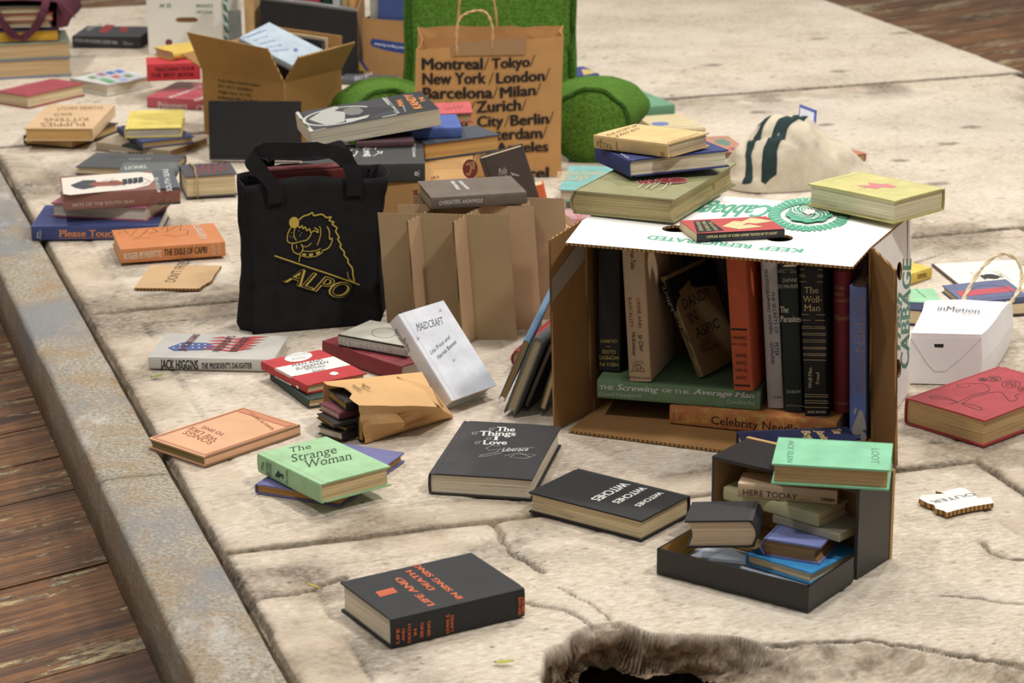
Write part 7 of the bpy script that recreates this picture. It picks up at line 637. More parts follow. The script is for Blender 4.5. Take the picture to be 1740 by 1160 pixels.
def build_slab(u0, u1, v0, v1, step, rim=False):
    nu = max(2, int((u1 - u0) / step)); nv = max(2, int((v1 - v0) / step))
    ex = np.array([.0012, .0025, .004, .006, .0085]); us = np.unique(np.r_[np.linspace(u0, u1, nu + 1), u0 + ex, u1 - ex]); vs = np.unique(np.r_[np.linspace(v0, v1, nv + 1), v0 + ex, v1 - ex])
    if rim: vs = np.concatenate([np.arange(v0, 2.5, .007), np.arange(2.5, 2.9, .0014 if u0 < 1 else .006), np.linspace(2.9, v1, 96), v1 - np.array([.006, .0038, .0022, .001])]); vs = np.unique(vs)
    U, V = np.meshgrid(us, vs, indexing='ij')
    z = .0012 * fbm(U * 9, V * 9) + .0008 * fbm(U * 45, V * 45, 3) - .0012
    ed = np.minimum(np.minimum(U - u0, u1 - U), np.minimum(V - v0, v1 - V))
    ed = ed + .004 * fbm(U * 14, V * 14) * (ed < .03)
    z -= .012 * np.clip(1 - ed / .006, 0, 1) ** 1.2 + .002 * np.clip(1 - ed / .014, 0, 1)
    band = np.clip(1 - np.abs(ed - .092) / .006, 0, 1) * (v0 < 4.6); z -= .0022 * band; z -= .0012 * ((ed < .092) & (v0 < 4.6))
    pit = np.clip(fbm(U * 38 + 7, V * 38, 4) - .42, 0, 1); z -= .010 * pit
    gr = np.clip(1.2 - ed / .012, 0, 1) + .35 * band * (fbm(U * 12, V * 12) > 0) + .8 * np.clip(1.15 - np.maximum(ed - .07, 0) / .13, 0, 1) * np.clip(fbm(U * 7 + 3, V * 7, 4) * 2.2 + .35, 0, 1) * (v0 < 4.6) + np.clip(fbm(U * 70, V * 110, 4) - .40, 0, 1) * 2.2
    rough = np.zeros_like(z); sm = np.clip(1 - np.maximum(ed - .088, 0) / .006, 0, 1) * (v0 < 4.6) * np.clip(.3 + .5 * fbm(U * 11, V * 11), 0, .7)
    cw = .004 * fbm(U * 30, V * 30); 
    for pl, wd, dp in CRACKS:
        pu = np.array(pl)
        if pu[:, 0].max() < u0 or pu[:, 0].min() > u1 or pu[:, 1].max() < v0 or pu[:, 1].min() > v1: continue
        d = pdist(U + cw * 1.6, V + cw[::-1] * 1.6, pl); z -= dp * np.clip(1 - d / wd, 0, 1); gr = np.maximum(gr, np.clip(1.3 - d / (wd * 1.2), 0, 1)); gr = np.maximum(gr, .5 * np.clip(1 - d / (wd * 5), 0, 1) * np.clip(fbm(U * 45, V * 45) * 2 + .3, 0, 1))
        z -= .004 * np.clip(1 - d / (wd * 4), 0, 1) * np.clip(fbm(U * 40, V * 40) + .2, 0, 1)
    for (x, y) in SPOTS:
        su, sv = x * EU.x + y * EU.y, x * EV.x + y * EV.y
        d = np.hypot((U - su) / 1.6, V - sv) + .012 * fbm(U * 50, V * 50); gr = np.maximum(gr, np.clip((.020 - d) / .008, 0, 1) * .75)
    dead = np.zeros(z.shape, bool)
    if rim:
        ru = np.array([p[0] for p in RIM]); rv = np.array([p[1] for p in RIM])
        line = np.interp(U, ru, rv) + .010 * fbm(U * 22, V * 22) + .002 * fbm(U * 80, V * 80, 2)
        d = line - V
        ins = d > 0; dd = pdist(U, V, RIM); dd = np.where(ins, np.minimum(np.maximum(dd, d * .35), d), 0)
        right = np.clip((U - 1.15) / .12, 0, 1)
        rk = .020 * fbm(U * 15, V * 15, 3) + .008 * np.abs(fbm(U * 38, V * 38, 3))
        dl = np.minimum(dd * 5.5, .066) + rk * np.clip(dd / .014, 0, 1); drr = np.minimum(dd * .5, .028) + rk * .35 * np.clip(dd / .03, 0, 1)
        z = np.where(ins, z - (dl * (1 - right) + drr * right), z)
        rough = np.where(ins, np.clip(dd / .004, 0, 1) * (1 - right * .75), 0)
        gr = np.where(ins, np.clip(fbm(U * 30 + 3, V * 30, 4) * 1.6, 0, .8), gr)
        lim = .019 + .005 * fbm(U * 10, V * 10) + .25 * right
        dead = ins & (dd > lim)
    U0, V0 = U, V
    if rim:
        k_ = np.where(ins, np.clip(dd / .012, 0, 1) * (1 - right), 0); U = U + k_ * .006 * fbm(U * 20 + 5, z * 60 + V * 8, 3); V = V + k_ * (.034 * fbm(U0 * 20, z * 62 + 9, 4) + .3 * np.minimum(-z, .07))
    X = EU.x * U + EV.x * V; Y = EU.y * U + EV.y * V
    idx = -np.ones(z.shape, int); fv = ~dead; idx[fv] = np.arange(fv.sum())
    co = np.stack([X[fv], Y[fv], z[fv]], 1); a = idx[:-1, :-1]; b = idx[1:, :-1]; c = idx[1:, 1:]; d_ = idx[:-1, 1:]
    ok = (a >= 0) & (b >= 0) & (c >= 0) & (d_ >= 0); F = np.stack([a[ok], b[ok], c[ok], d_[ok]], 1)
    # skirts: drop every open border edge to the floor
    E1 = np.concatenate([F[:, [0, 1]], F[:, [1, 2]], F[:, [2, 3]], F[:, [3, 0]]]); key = {}
    for p, q in E1: key[(p, q)] = 1
    bord = [(p, q) for p, q in key if (q, p) not in key]
    bv = sorted({p for e in bord for p in e}); n0 = len(co); low = {p: n0 + i for i, p in enumerate(bv)}
    cl = co[bv].copy(); cl[:, 2] = FZ
    if rim:      # under the broken edge the slab is hollow: the underside runs back beneath it
        dz_ = (co[bv][:, 2] < -.012) & ((co[bv][:, :2] @ np.array([EV.x, EV.y])) > 2.3); cl[dz_, :2] += np.array([EV.x, EV.y]) * .10; cl[dz_, 2] = co[bv][dz_, 2] - .012
    co2 = np.concatenate([co, cl]); faces = [tuple(f) for f in F.tolist()] + [(q, p, low[p], low[q]) for p, q in bord]
    me = bpy.data.meshes.new('paving_slab'); me.from_pydata(co2.tolist(), [], faces); me.materials.append(SLM)
    ca = me.color_attributes.new('grime', 'FLOAT_COLOR', 'POINT'); arr = np.ones((len(co2), 4)); arr[:, :3] = 0
    arr[:n0, 0] = np.clip(gr[fv], 0, 1); arr[:n0, 1] = rough[fv]; arr[:n0, 2] = sm[fv]; arr[n0:, 1] = 1 if rim else 0; arr[n0:, 0] = 0 if rim else 1
    ca.data.foreach_set('color', arr.astype('f').ravel())
    me.polygons.foreach_set('use_smooth', [True] * len(F) + [False] * len(bord))
    o = bpy.data.objects.new('paving_slab', me); COL.objects.link(o); struct(o)
build_slab(.6185, 1.818, 1.9, 3.268, .0036, True)
build_slab(1.822, 3.40, 1.9, 3.300, .009, True)
build_slab(.6185, 2.6, 3.274, 4.538, .006)
build_slab(2.604, 3.41, 3.306, 4.538, .012)
build_slab(.6185, 2.1, 4.543, 6.048, .010); build_slab(2.104, 3.42, 4.543, 6.048, .010)
build_slab(.6185, 2.1, 6.053, 8.04, .014); build_slab(2.104, 3.46, 6.053, 8.04, .014)
def leaf(name, p, ang, l, wd, col, label):
    bm = bmesh.new(); n = 8; Lp = []
    for i in range(n + 1):
        t = i / n; ww = wd * sin(pi * min(1, t * .95 + .03)) ** .8; h = .0015 + .004 * t * t
        Lp.append([Vector((l * t, -ww, h + .0012)), Vector((l * t, 0, h)), Vector((l * t, ww, h + .0016))])
    loft(bm, Lp, 0, False)
    g = bmesh.ops.extrude_face_region(bm, geom=bm.faces[:]); bmesh.ops.translate(bm, verts=[v for v in g['geom'] if isinstance(v, bmesh.types.BMVert)], vec=(0, 0, -.0005))
    o = finish(name, bm, mat('paper', col), None, True, p); o.rotation_euler = (0, 0, ang); tag(o, label, 'leaf')
leaf('fallen_leaf', (-.628, 4.105, .001), .3, .022, .0045, (132, 138, 60), 'small green leaf on the pavement beside the curb, by the white spine book')
leaf('fallen_leaf', (-.026, 2.914, .001), -.15, .026, .004, (166, 170, 62), 'yellow-green leaf lying near the broken front edge of the pavement')
leaf('fallen_leaf', (-.262, 3.158, .001), 2.6, .03, .002, (176, 158, 66), 'thin yellow straw leaf behind the foreground black book with orange letters')
# ---------------------------------------------------------------- cabbage carton
WHT = (236, 233, 228); CB = (158, 120, 76); CBI = (146, 108, 66)
def fpt(k):
    f = FRAMES[k]; o = Vector(f['o']); R = f['R']; ax = [Vector((R[i], R[3 + i], R[6 + i])) for i in range(3)]
    def place(face, u, v, e): return o + ax[0] * (u / 1000) + ax[1] * (v / 1000) + ax[2] * e
    return place, ax
def build_carton():
    t = thing('cabbage_carton', 'white cardboard vegetable carton with green printing lying on its side as a shelf of books', 'box', CT['bl'])
    inv = Matrix.Translation(-Vector(CT['bl']))
    mats = [mat('paper', WHT), mat('card', CBI), mat('flute', CB)]
    V = {k: ([Vector(p) for p in v] if isinstance(v[0], (tuple, list)) else Vector(v)) for k, v in CT.items()}
    def fin(name, bm, m):
        o = finish(name, bm, m, t); bmesh_tr(o, inv); return o
    def bmesh_tr(o, M): o.data.transform(M)
    # top panel with front flap
    pl, ax = fpt('roof'); out = [pl('', *q, 0) for q in FRAMES['roof']['outline']]; bk = out[3] + (V['tl'] - V['tr'])
    bm = bmesh.new(); m2 = list(mats)
    plate(bm, [out[0], out[1], out[2], out[3], bk, V['tl']], ax[2], .0042, (0, 1, 2), [[pl('', *q, 0) for q in h] for h in FRAMES['roof']['holes']])
    add_marks(bm, FRAMES['roof']['marks'], pl, m2); fin('top_panel', bm, m2)
    # right side with hand holes
    pl, ax = fpt('side'); n = ax[2] if ax[2].x > 0 else -ax[2]; sg = 1 if ax[2].x > 0 else -1
    bm = bmesh.new(); m2 = list(mats)
    plate(bm, [pl('', *q, 0) for q in FRAMES['side']['outline']], n, .004, (0, 1, 2), [[pl('', *q, 0) for q in h] for h in FRAMES['side']['holes']])
    add_marks(bm, FRAMES['side']['marks'], lambda f, u, v, e: pl(f, u, v, e * sg), m2); fin('side_panel', bm, m2)
    # left side, back, bottom
    bbl = V['bbr'] + (V['bl'] - V['br']); tbl = V['tbr'] + (V['tl'] - V['tr'])
    dz = Vector((0, 0, .0045)); nL = (V['bl'] - V['br']).normalized()
    bm = bmesh.new(); plate(bm, [V['bl'], bbl, tbl - dz, V['tl'] - dz], nL, .004); fin('side_panel', bm, mats)
    nB = (bbl - V['bl']).normalized(); bm = bmesh.new(); q = [bbl - nL * .005, V['bbr'] + nL * .005, V['tbr'] + nL * .005 - dz, tbl - nL * .005 - dz]; plate(bm, q, nB, .004); fin('back_panel', bm, mats)
    bm = bmesh.new(); b4 = [V['bl'] - nL * .0045, V['br'] + nL * .0045, V['bbr'] + nL * .0045 - nB * .0045, bbl - nL * .0045 - nB * .0045]
    plate(bm, [p + Vector((0, 0, .0045)) for p in b4], (0, 0, 1), .004, (1, 0, 2)); fin('bottom_panel', bm, mats)
    # flaps
    def flap(name, q, n, mi, sag=0.0):
        bm = bmesh.new(); plate(bm, q, n, .0042, mi); fin(name, bm, mats)
    rf = V['rf']; n = (rf[1] - rf[0]).cross(rf[3] - rf[0]); n = n if n.x < 0 else -n
    flap('flap', rf, n, (1, 0, 2))
    lf = V['lf']; n = (lf[1] - lf[0]).cross(lf[3] - lf[0]); n = n if n.x > 0 else -n
    bm = bmesh.new(); plate(bm, lf, n, .0042, (1, 0, 2)); nn = n.normalized()
    m2 = mats + [mat('gloss', (176, 164, 146))]; a, b_, c, d = lf     # strip of packing tape
    q = [b_.lerp(c, .68), a.lerp(d, .80), a.lerp(d, .92), b_.lerp(c, .80)]; f = quad(bm, [p + nn * .0006 for p in q], 3)
    fin('flap', bm, m2)
    bf = [p + Vector((0, 0, .0045)) for p in V['bf']]; bf[0] = bf[0] - nL * .002; bf[1] = bf[1] + nL * .002
    bm = bmesh.new(); plate(bm, bf, (0, 0, 1), .0042, (1, 0, 2)); fin('flap', bm, mats)
build_carton()
# ---------------------------------------------------------------- cardboard bottle divider
def build_divider():
    t = thing('cardboard_divider', 'interlocking grey-brown cardboard partition insert standing on the pavement behind the leaning white book', 'divider', (-.11, 4.35, 0))
    C0, C1 = (160, 138, 104), (184, 154, 120)
    dx = Vector((.236, -.020, 0)).normalized(); dy = Vector((.30, 1, 0)).normalized(); up = Vector((-.062, .0, 1)).normalized()
    base = Vector((-.110, 4.35, 0)); H = .2345
    def pan(a, b, h, col):
        a, b = Vector(a), Vector(b); n = (b - a).cross(Vector((0, 0, 1))).normalized(); bm = bmesh.new()
        k = 10; top_ = [b.lerp(a, i / k) + up * (h + random.uniform(-.0006, .0006)) for i in range(k + 1)]
        plate(bm, [p - base for p in [a, b] + top_], n, .0032, (0, 0, 1))
        finish('partition_panel', bm, [mat('card', col), mat('flute', (140, 110, 76))], t)
    f0 = Vector((-.226, 4.342, 0)); f1 = Vector((.010, 4.322, 0))
    pan(f0, f1, H, C0)
    o2 = dy * .068 + dx * .012; pan(f0 + o2 + dx * .002, f1 + o2 + dx * .014, H, C1)
    o3 = dy * .132 + dx * .03; pan(f0 + o3 - dx * .008, f1 + o3 + dx * .034, H, (170, 144, 112))
    for s in (.078, .160):
        j = f0.lerp(f1, s / .253) if False else f0 + dx * s
        pan(j - dy * .052 - dx * .006, j + dy * .185 + dx * .02, H - .002, C1)
    pan(f0 + dx * .226 + dy * .075, f0 + dx * .240 + dy * .125, H - .004, C1)
build_divider()
# ---------------------------------------------------------------- black tote
def build_tote():
    pl, ax = fpt('tote'); o = Vector(FRAMES['tote']['o']); X, Y, Z = ax[0], ax[1], -ax[2]   # X along, Y up, Z into depth
    if Z.y < 0: Z = -Z
    t = thing('tote_bag', 'black cotton tote bag with yellow dog print standing in front of the book stack', 'bag', o)
    BKc = (34, 32, 34); m = mat('fabric', BKc)
    def section(h, inset=0.0):
        k = h / .29; wl = -.004 - .006 * k ** 3 + .012 * sin(pi * k) * .6; wr = .246 + .016 * k ** 3 - .003 * sin(pi * k)
        dep = .085 + .012 * sin(pi * min(1, k * 1.1)) - .02 * k
        P_ = []
        nF, nS = 20, 9
        for i in range(nF): x = wl + (wr - wl) * i / (nF - 1); P_.append((x, -.003 * sin(pi * i / (nF - 1)) * sin(pi * k)))
        for i in range(1, nS):
            s = i / nS; P_.append((wr + .010 * sin(pi * s) - .012 * sin(2 * pi * s) * (1 - k) , dep * s))
        for i in range(nF): x = wr - (wr - wl) * i / (nF - 1); P_.append((x, dep))
        for i in range(1, nS):
            s = 1 - i / nS; P_.append((wl - (.012 * sin(pi * s) - .008 * sin(3 * pi * s)) * (1 - .8 * k), dep * s))
        top = .291 + .0
        return P_, top
    bm = bmesh.new(); loops = []
    hs = [0, .004, .012] + [.02 + .0168 * i for i in range(16)] + [.288]
    for j, h in enumerate(hs):
        P_, _ = section(h); L = []
        for (x, z) in P_:
            hh = h
            if h > .2: hh += (.012 * (z / .08) + (.006 * cos(2 * pi * (x - .1) / .28) - .004)) * (h - .2) / .088
            sh = 1 - .05 * (1 - min(1, h / .012)); cx = .122
            p = X * (cx + (x - cx) * sh) + Y * hh + Z * (z * sh + .002 * (1 - sh))
            front = z < .004 and .03 < x < .22
            p = p + wob((x, hh, z), 24, .0008 if front else .0045) * (min(1, h / .03)) + wob((x + 4, hh, z), 70, .0003 if front else .0012) * min(1, h / .03)
            if front and p.dot(Z) < -.0016: p = p - Z * (p.dot(Z) + .0016)
            L.append(p)
        loops.append(L)
    loft(bm, loops, 0, True, True, False, True)
    inner = [[(p * 1.0) for p in l] for l in loops[::-1]]
    cen = X * .12 + Z * .04
    L2 = [loops[-1]]
    for l, dp in ((loops[-1], .0), (loops[-4], 0), (loops[-10], 0), (loops[3], 0)):
        L2.append([p + (cen + Y * p.dot(Y) - p).normalized() * .003 for p in l])
    loft(bm, L2, 0, True, False, True, True)
    bmesh.ops.remove_doubles(bm, verts=bm.verts[:], dist=1e-5); bmesh.ops.recalc_face_normals(bm, faces=bm.faces[:])
    mats = [m]
    def place(f, u, v, e): return X * (u / 1000) + Y * (v / 1000) - Z * (.0040 + e)
    add_marks(bm, FRAMES['tote']['marks'], place, mats)
    finish('body', bm, mats, t)
    # hem band
    def q(x, y, z): return X * x + Y * y + Z * z
    bm = bmesh.new()
    ribbon(bm, crv([q(.052, .245, -.0062), q(.050, .275, -.0068), q(.030, .302, -.004), q(-.002 + .012, .328, .006), (q(.02, .340, .012)), q(.055, .341, .012), q(.10, .337, .010), q(.135, .336, .008), q(.165, .330, .004), q(.188, .31, -.002), q(.197, .285, -.0065), q(.197, .25, -.006)], 6), .030, [X * .95 + Y * .1] * 13 + [X * .5 + Y * .7] * 13 + [X * .3 + Y * .8] * 16 + [X * .6 + Y * .6] * 12 + [X] * 40, .0035)
    finish('handle', bm, m, t)
    bm = bmesh.new()
    ribbon(bm, crv([q(.055, .25, .082), q(.052, .30, .078), q(.06, .322, .066), q(.09, .324, .05), q(.125, .322, .046), q(.16, .323, .05), q(.19, .324, .064), q(.20, .30, .079), q(.20, .25, .084)], 6), .028, [X] * 10 + [Y * .8 + Z * .5] * 30 + [X] * 30, .0035)
    finish('handle', bm, m, t)
build_tote()
# ---------------------------------------------------------------- paper shopping bags
def bag_walls(bm, X, Y, Z, wl, wr, dep, H, mi=0, back=.0, gus=.3, wrk=.002, seed=0, front_flat=True):
    """open paper bag: X right, Y up, Z depth; loft of sections"""
    loops = []; n = 14
    for j in range(n + 1):
        k = j / n; h = H * k; L = []
        g = gus * k ** 1.5 * dep * .5
        def add(x, z, hh):
            p = X * x + Y * hh + Z * z
            ff = abs(z) < .004 and front_flat
            p = p + wob((x + seed, hh, z), 11, wrk * (.2 if ff else 1.6)) + wob((x + seed, hh, z), 40, wrk * (.1 if ff else .5))
            L.append(p)
        nf = 14
        for i in range(nf + 1):
            s = i / nf; add(wl + (wr - wl) * s, 0, h + (.0045 * mnoise.noise(Vector((s * 9, seed, 1))) if j == n else 0))
        for s in (.25, .5, .75): add(wr - g * (1 - abs(2 * s - 1)), dep * s, h + back * k * s)
        for i in range(nf + 1):
            s = 1 - i / nf; add(wl + (wr - wl) * s, dep, h + back * k + (.005 * mnoise.noise(Vector((s * 9, seed, 7))) if j == n else 0))
        for s in (.75, .5, .25): add(wl + g * (1 - abs(2 * s - 1)), dep * s, h + back * k * s)
        loops.append(L)
    loft(bm, loops, mi, True, True, False, False)
    c = X * (wl + wr) / 2 + Z * dep / 2; inn = []
    for l in (loops[-1], loops[-1], loops[8], loops[1]):
        inn.append([p + ((c + Y * p.dot(Y)) - p).normalized() * (.0012 if inn else 0) for p in l])
    loft(bm, inn, mi, True, False, True, False)
    bmesh.ops.remove_doubles(bm, verts=bm.verts[:], dist=1e-6)
def cord(name, pts, r, col, parent, twist=True):
    c = crv(pts, 10); bm = bmesh.new()
    if twist:
        for ph in (0, pi):
            out = []
            for i, p in enumerate(c):
                tn = (c[min(i + 1, len(c) - 1)] - c[max(i - 1, 0)]).normalized(); s = tn.orthogonal().normalized(); s2 = tn.cross(s); a = i * .55 + ph
                out.append(p + (s * cos(a) + s2 * sin(a)) * r * .5)
            tube(bm, out, r * .62, 6)
    else: tube(bm, c, r, 8)
    return finish(name, bm, mat('kraft', col), parent, True)
def build_city_bag():
    o = Vector(FRAMES['city']['o']); t = thing('paper_bag', 'tall brown paper shopping bag printed with city names standing before the green cushion', 'bag', o)
    X, Y, Z = Vector((1, 0, 0)), Vector((0, 0, 1)), Vector((0, 1, 0)); m = [mat('kraft', (190, 142, 88))]
    bm = bmesh.new(); bag_walls(bm, X, Y, Z, .0, .337, .10, .297, 0, .036, .25, .004, 3)
    # front top edge climbs to the right
    for v in bm.verts:
        h = v.co.z
        if h > .15: v.co.z += (h - .15) / .147 * (.031 * v.co.x / .337) * max(0, 1 - v.co.y / .1); v.co.x += .006 * (h - .15) / .147
    bmesh.ops.recalc_face_normals(bm, faces=bm.faces[:])
    add_marks(bm, FRAMES['city']['marks'], lambda f, u, v, e: Vector((u / 1000, -.0024 - e, v / 1000)), m); finish('body', bm, m, t)
    def q(x, y, z): return (x, y, z)
    cord('handle', [q(.10, -.004, .285), q(.099, -.004, .33), q(.105, .0, .365), q(.125, .004, .381), q(.155, .004, .386), q(.172, .0, .375), q(.181, -.003, .345), q(.180, -.004, .30)], .0032, (198, 160, 112), t)
    cord('handle', [q(.10, .106, .30), q(.102, .108, .36), q(.112, .11, .42), q(.14, .112, .44), q(.170, .11, .42), q(.186, .108, .38), q(.192, .106, .31)], .0032, (198, 160, 112), t)
build_city_bag()
# ---------------------------------------------------------------- green cushion with arms
def build_cushion():
    t = thing('backrest_cushion', 'large green felt backrest cushion with two rounded arms behind the paper shopping bag', 'cushion', (-.05, 6.05, 0))
    m = mat('felt', (84, 120, 46)); md = mat('felt', (58, 90, 32))
    def superell(n, a, b, e, c=0):
        return [(a * abs(cos(x)) ** e * (1 if cos(x) >= 0 else -1), c + b * abs(sin(x)) ** e * (1 if sin(x) >= 0 else -1)) for x in [2 * pi * i / n for i in range(n)]]
    # backrest: stacked sections, flaring at the foot
    bm = bmesh.new(); L = []; n = 40
    for j in range(22):
        k = j / 21; h = .56 * k; wd = .213 + .05 * max(0, 1 - h / .16) ** 1.6 - .02 * max(0, (k - .7) / .3) ** 2; dp = .075 * (1 - .45 * k ** 2)
        if k > .9: sft = 1 - ((k - .9) / .1) ** 2 * .5; wd *= sft; dp *= sft
        yo = .03 + .10 * k * k
        L.append([Vector((a, b + yo, h)) + wob((a, b, h), 9, .006) for a, b in superell(n, wd, dp, .45)])
    loft(bm, L, 0, True, True, True, True); bmesh.ops.recalc_face_normals(bm, faces=bm.faces[:]); finish('backrest', bm, m, t, True)
    # seams round the backrest front
    for s in (1, -1):
        bm = bmesh.new(); pts = []
        for j in range(1, 20):
            l = L[j]; p = max(l, key=lambda v: v.x * s - v.y * 1.5); pts.append(p + Vector((.004 * s, -.004, 0)))
        tube(bm, pts, .0065, 8); finish('piping', bm, md, t, True)
    for s in (1, -1):
        bk = Vector((.262 * s, .02, .075)); fr = Vector((.238 * s, -.30, .085)); d = (fr - bk); dn = d.normalized(); sd = Vector((-dn.y, dn.x, 0)) * -1
        bm = bmesh.new(); L2 = []; n = 36
        for j in range(18):
            k = j / 17; c = bk + d * k; rx = .146 + (.087 - .146) * k ** .8; rz = .076 + (.087 - .076) * k
            if k < .12: rx *= (1 - ((.12 - k) / .12) ** 2 * .5); rz *= (1 - ((.12 - k) / .12) ** 2 * .3)
            L2.append([c + (sd * cos(a) * rx + Vector((0, 0, 1)) * sin(a) * rz * (1.0 if sin(a) > 0 else .96)) + wob((k * 2 + s * 5, cos(a), sin(a)), 2.5, .006) for a in [2 * pi * i / n for i in range(n)]])
        for v in [v for l in L2 for v in l]:
            if v.z < .001: v.z = .001
        loft(bm, L2, 0, True, True, False, True)
        cl = L2[-1]; cc = sum(cl, Vector()) / n
        Lc = [cl] + [[cc + (p - cc) * f_ + dn * h_ for p in cl] for f_, h_ in ((.93, .006), (.75, .014), (.4, .019), (.1, .02))]
        loft(bm, Lc, 0, True, False, True, True); bmesh.ops.remove_doubles(bm, verts=bm.verts[:], dist=1e-5); bmesh.ops.recalc_face_normals(bm, faces=bm.faces[:])
        a = finish('armrest', bm, m, t, True)
        bm = bmesh.new(); tube(bm, [p + (p - cc).normalized() * .002 for p in L2[-1]], .0062, 8, 0, True); finish('piping', bm, md, a, True)
build_cushion()
# ---------------------------------------------------------------- generic open / closed cartons
def panel_child(t, name, q, n, th, mats, mi=(0, 1, 2), holes=(), marks=None, pl=None):
    bm = bmesh.new(); m2 = list(mats); plate(bm, q, n, th, mi, holes)
    if marks: add_marks(bm, marks, pl, m2)
    return finish(name, bm, m2, t)
def build_crispy():
    pl, ax = fpt('crisp'); f1, f2, f3 = (Vector(p) for p in CRISP)
    o = Vector((f1.x, f1.y, 0)); t = thing('cardboard_box', 'open brown cardboard box with printed text and raised flaps, holding a pale blue book', 'box', o)
    h = .16; X = (f2 - f1); X.z = 0; D = (f3 - f2); D.z = 0; D = D - X.normalized() * D.dot(X.normalized()); Z0 = Vector((0, 0, 1)); n = -D.normalized(); r = X.normalized()
    col = (164, 124, 70); mats = [mat('card', col), mat('card', (150, 112, 66)), mat('flute', (176, 138, 92))]
    z = Vector(); up = Z0 * h; th = .0045
    place = lambda f, u, v, e: r * (u / 1000) + Z0 * (v / 1000) + n * e
    panel_child(t, 'front_panel', [z, X, X + up, up], n, th, mats, marks=FRAMES['crisp']['marks'], pl=place)
    g = .0048
    panel_child(t, 'side_panel', [X - n * g, X + D, X + D + up, X - n * g + up], r, th, mats)
    panel_child(t, 'side_panel', [-n * g, D, D + up, up - n * g], -r, th, mats)
    panel_child(t, 'back_panel', [D + r * g + n * g * 0, X + D - r * g, X + D - r * g + up, D + r * g + up], -n, th, mats)
    panel_child(t, 'bottom_panel', [r * g - n * g + Z0 * .005, X - r * g - n * g + Z0 * .005, X - r * g + D + n * g + Z0 * .005, r * g + D + n * g + Z0 * .005], Z0, th, mats)
    def flap(a, b, d1, d2, nrm):
        panel_child(t, 'flap', [a, b, b + d2, a + d1], nrm, th, mats)
    flap(up, X + up, Z0 * .098 + n * .035 - r * .012, Z0 * .085 + n * .03 - r * .022, n)                      # front flap up
    a, b = X + up - n * .004, X + D + up
    flap(a, b, Z0 * .066 + r * .050, Z0 * .072 + r * .048 , (r - Z0 * .6))            # right flap
    flap(-n * .004 + up, D + up, Z0 * .03 - r * .075, Z0 * .045 - r * .06, (-r - Z0 * .4)) # left flap
    flap(D + up + n * .001, X + D + up + n * .001, Z0 * .08 - n * .02 + r * .02, Z0 * .08 - n * .02 - r * .01, -n)
build_crispy()
def build_produce():
    o = Vector(FRAMES['prod']['o']); pl0, ax = fpt('prod'); X = ax[0]; Y = Vector((0, 0, 1)); n = Vector((X.y, -X.x, 0)); D = -n * .3; W = X * .226; H = Y * .26
    t = thing('produce_carton', 'tall white produce carton with green lettering and a slotted hand hole', 'box', o); mats = [mat('paper', (226, 222, 212)), mat('card', CBI), mat('flute', CB)]
    place = lambda f, u, v, e: X * (u / 1000) + Y * (v / 1000) + n * e; z = Vector(); g = .0048
    panel_child(t, 'front_panel', [z, W, W + H, H], n, .0045, mats, (0, 1, 2), [[place('', *q, 0) for q in PRODHOLE]], FRAMES['prod']['marks'], place)
    panel_child(t, 'side_panel', [W - n * g, W + D, W + D + H, W - n * g + H], X, .0045, mats); panel_child(t, 'side_panel', [-n * g, D, D + H, H - n * g], -X, .0045, mats)
    panel_child(t, 'back_panel', [D + X * g, W + D - X * g, W + D - X * g + H, D + X * g + H], -n, .0045, mats)
    panel_child(t, 'bottom_panel', [X * g - n * g + Y * .005, W - X * g - n * g + Y * .005, W - X * g + D + n * g + Y * .005, X * g + D + n * g + Y * .005], Y, .0045, mats)
build_produce()
def build_redbox():
    o = Vector(FRAMES['redbox']['o']); t = thing('cardboard_box', 'closed brown cardboard box with red stamped printing under the stack of black and blue books', 'box', o); mats = [mat('card', (176, 136, 86)), mat('card', CBI), mat('flute', CB)]
    w, d, h = .178, .36, .2105; X, Y, Z = Vector((1, 0, 0)), Vector((0, 1, 0)), Vector((0, 0, 1)); m2 = list(mats)
    sh = Vector((0, .06, 0)) * 0
    panel_child(t, 'front_panel', [Vector(), X * w, X * w + Z * h, Z * h], -Y, .0045, mats, marks=FRAMES['redbox']['marks'], pl=lambda f, u, v, e: X * (u / 1000) + Z * (v / 1000) - Y * e)
    panel_child(t, 'side_panel', [X * w + Y * .0048, X * w + Y * d, X * w + Y * d + Z * h, X * w + Y * .0048 + Z * h], X, .0045, mats)
    panel_child(t, 'side_panel', [Y * .0048, Y * d, Y * d + Z * h, Y * .0048 + Z * h], -X, .0045, mats)
    panel_child(t, 'back_panel', [X * .005 + Y * d, X * (w - .005) + Y * d, X * (w - .005) + Y * d + Z * h, X * .005 + Y * d + Z * h], Y, .0045, mats)
    panel_child(t, 'top_panel', [X * .005 + Y * .005 + Z * h, X * (w - .005) + Y * .005 + Z * h, X * (w - .005) + Y * (d - .005) + Z * h, X * .005 + Y * (d - .005) + Z * h], Z, .0045, mats)
    panel_child(t, 'bottom_panel', [X * .005 + Y * .005 + Z * .0047, X * (w - .005) + Y * .005 + Z * .0047, X * (w - .005) + Y * (d - .005) + Z * .0047, X * .005 + Y * (d - .005) + Z * .0047], Z, .0045, mats)
build_redbox()
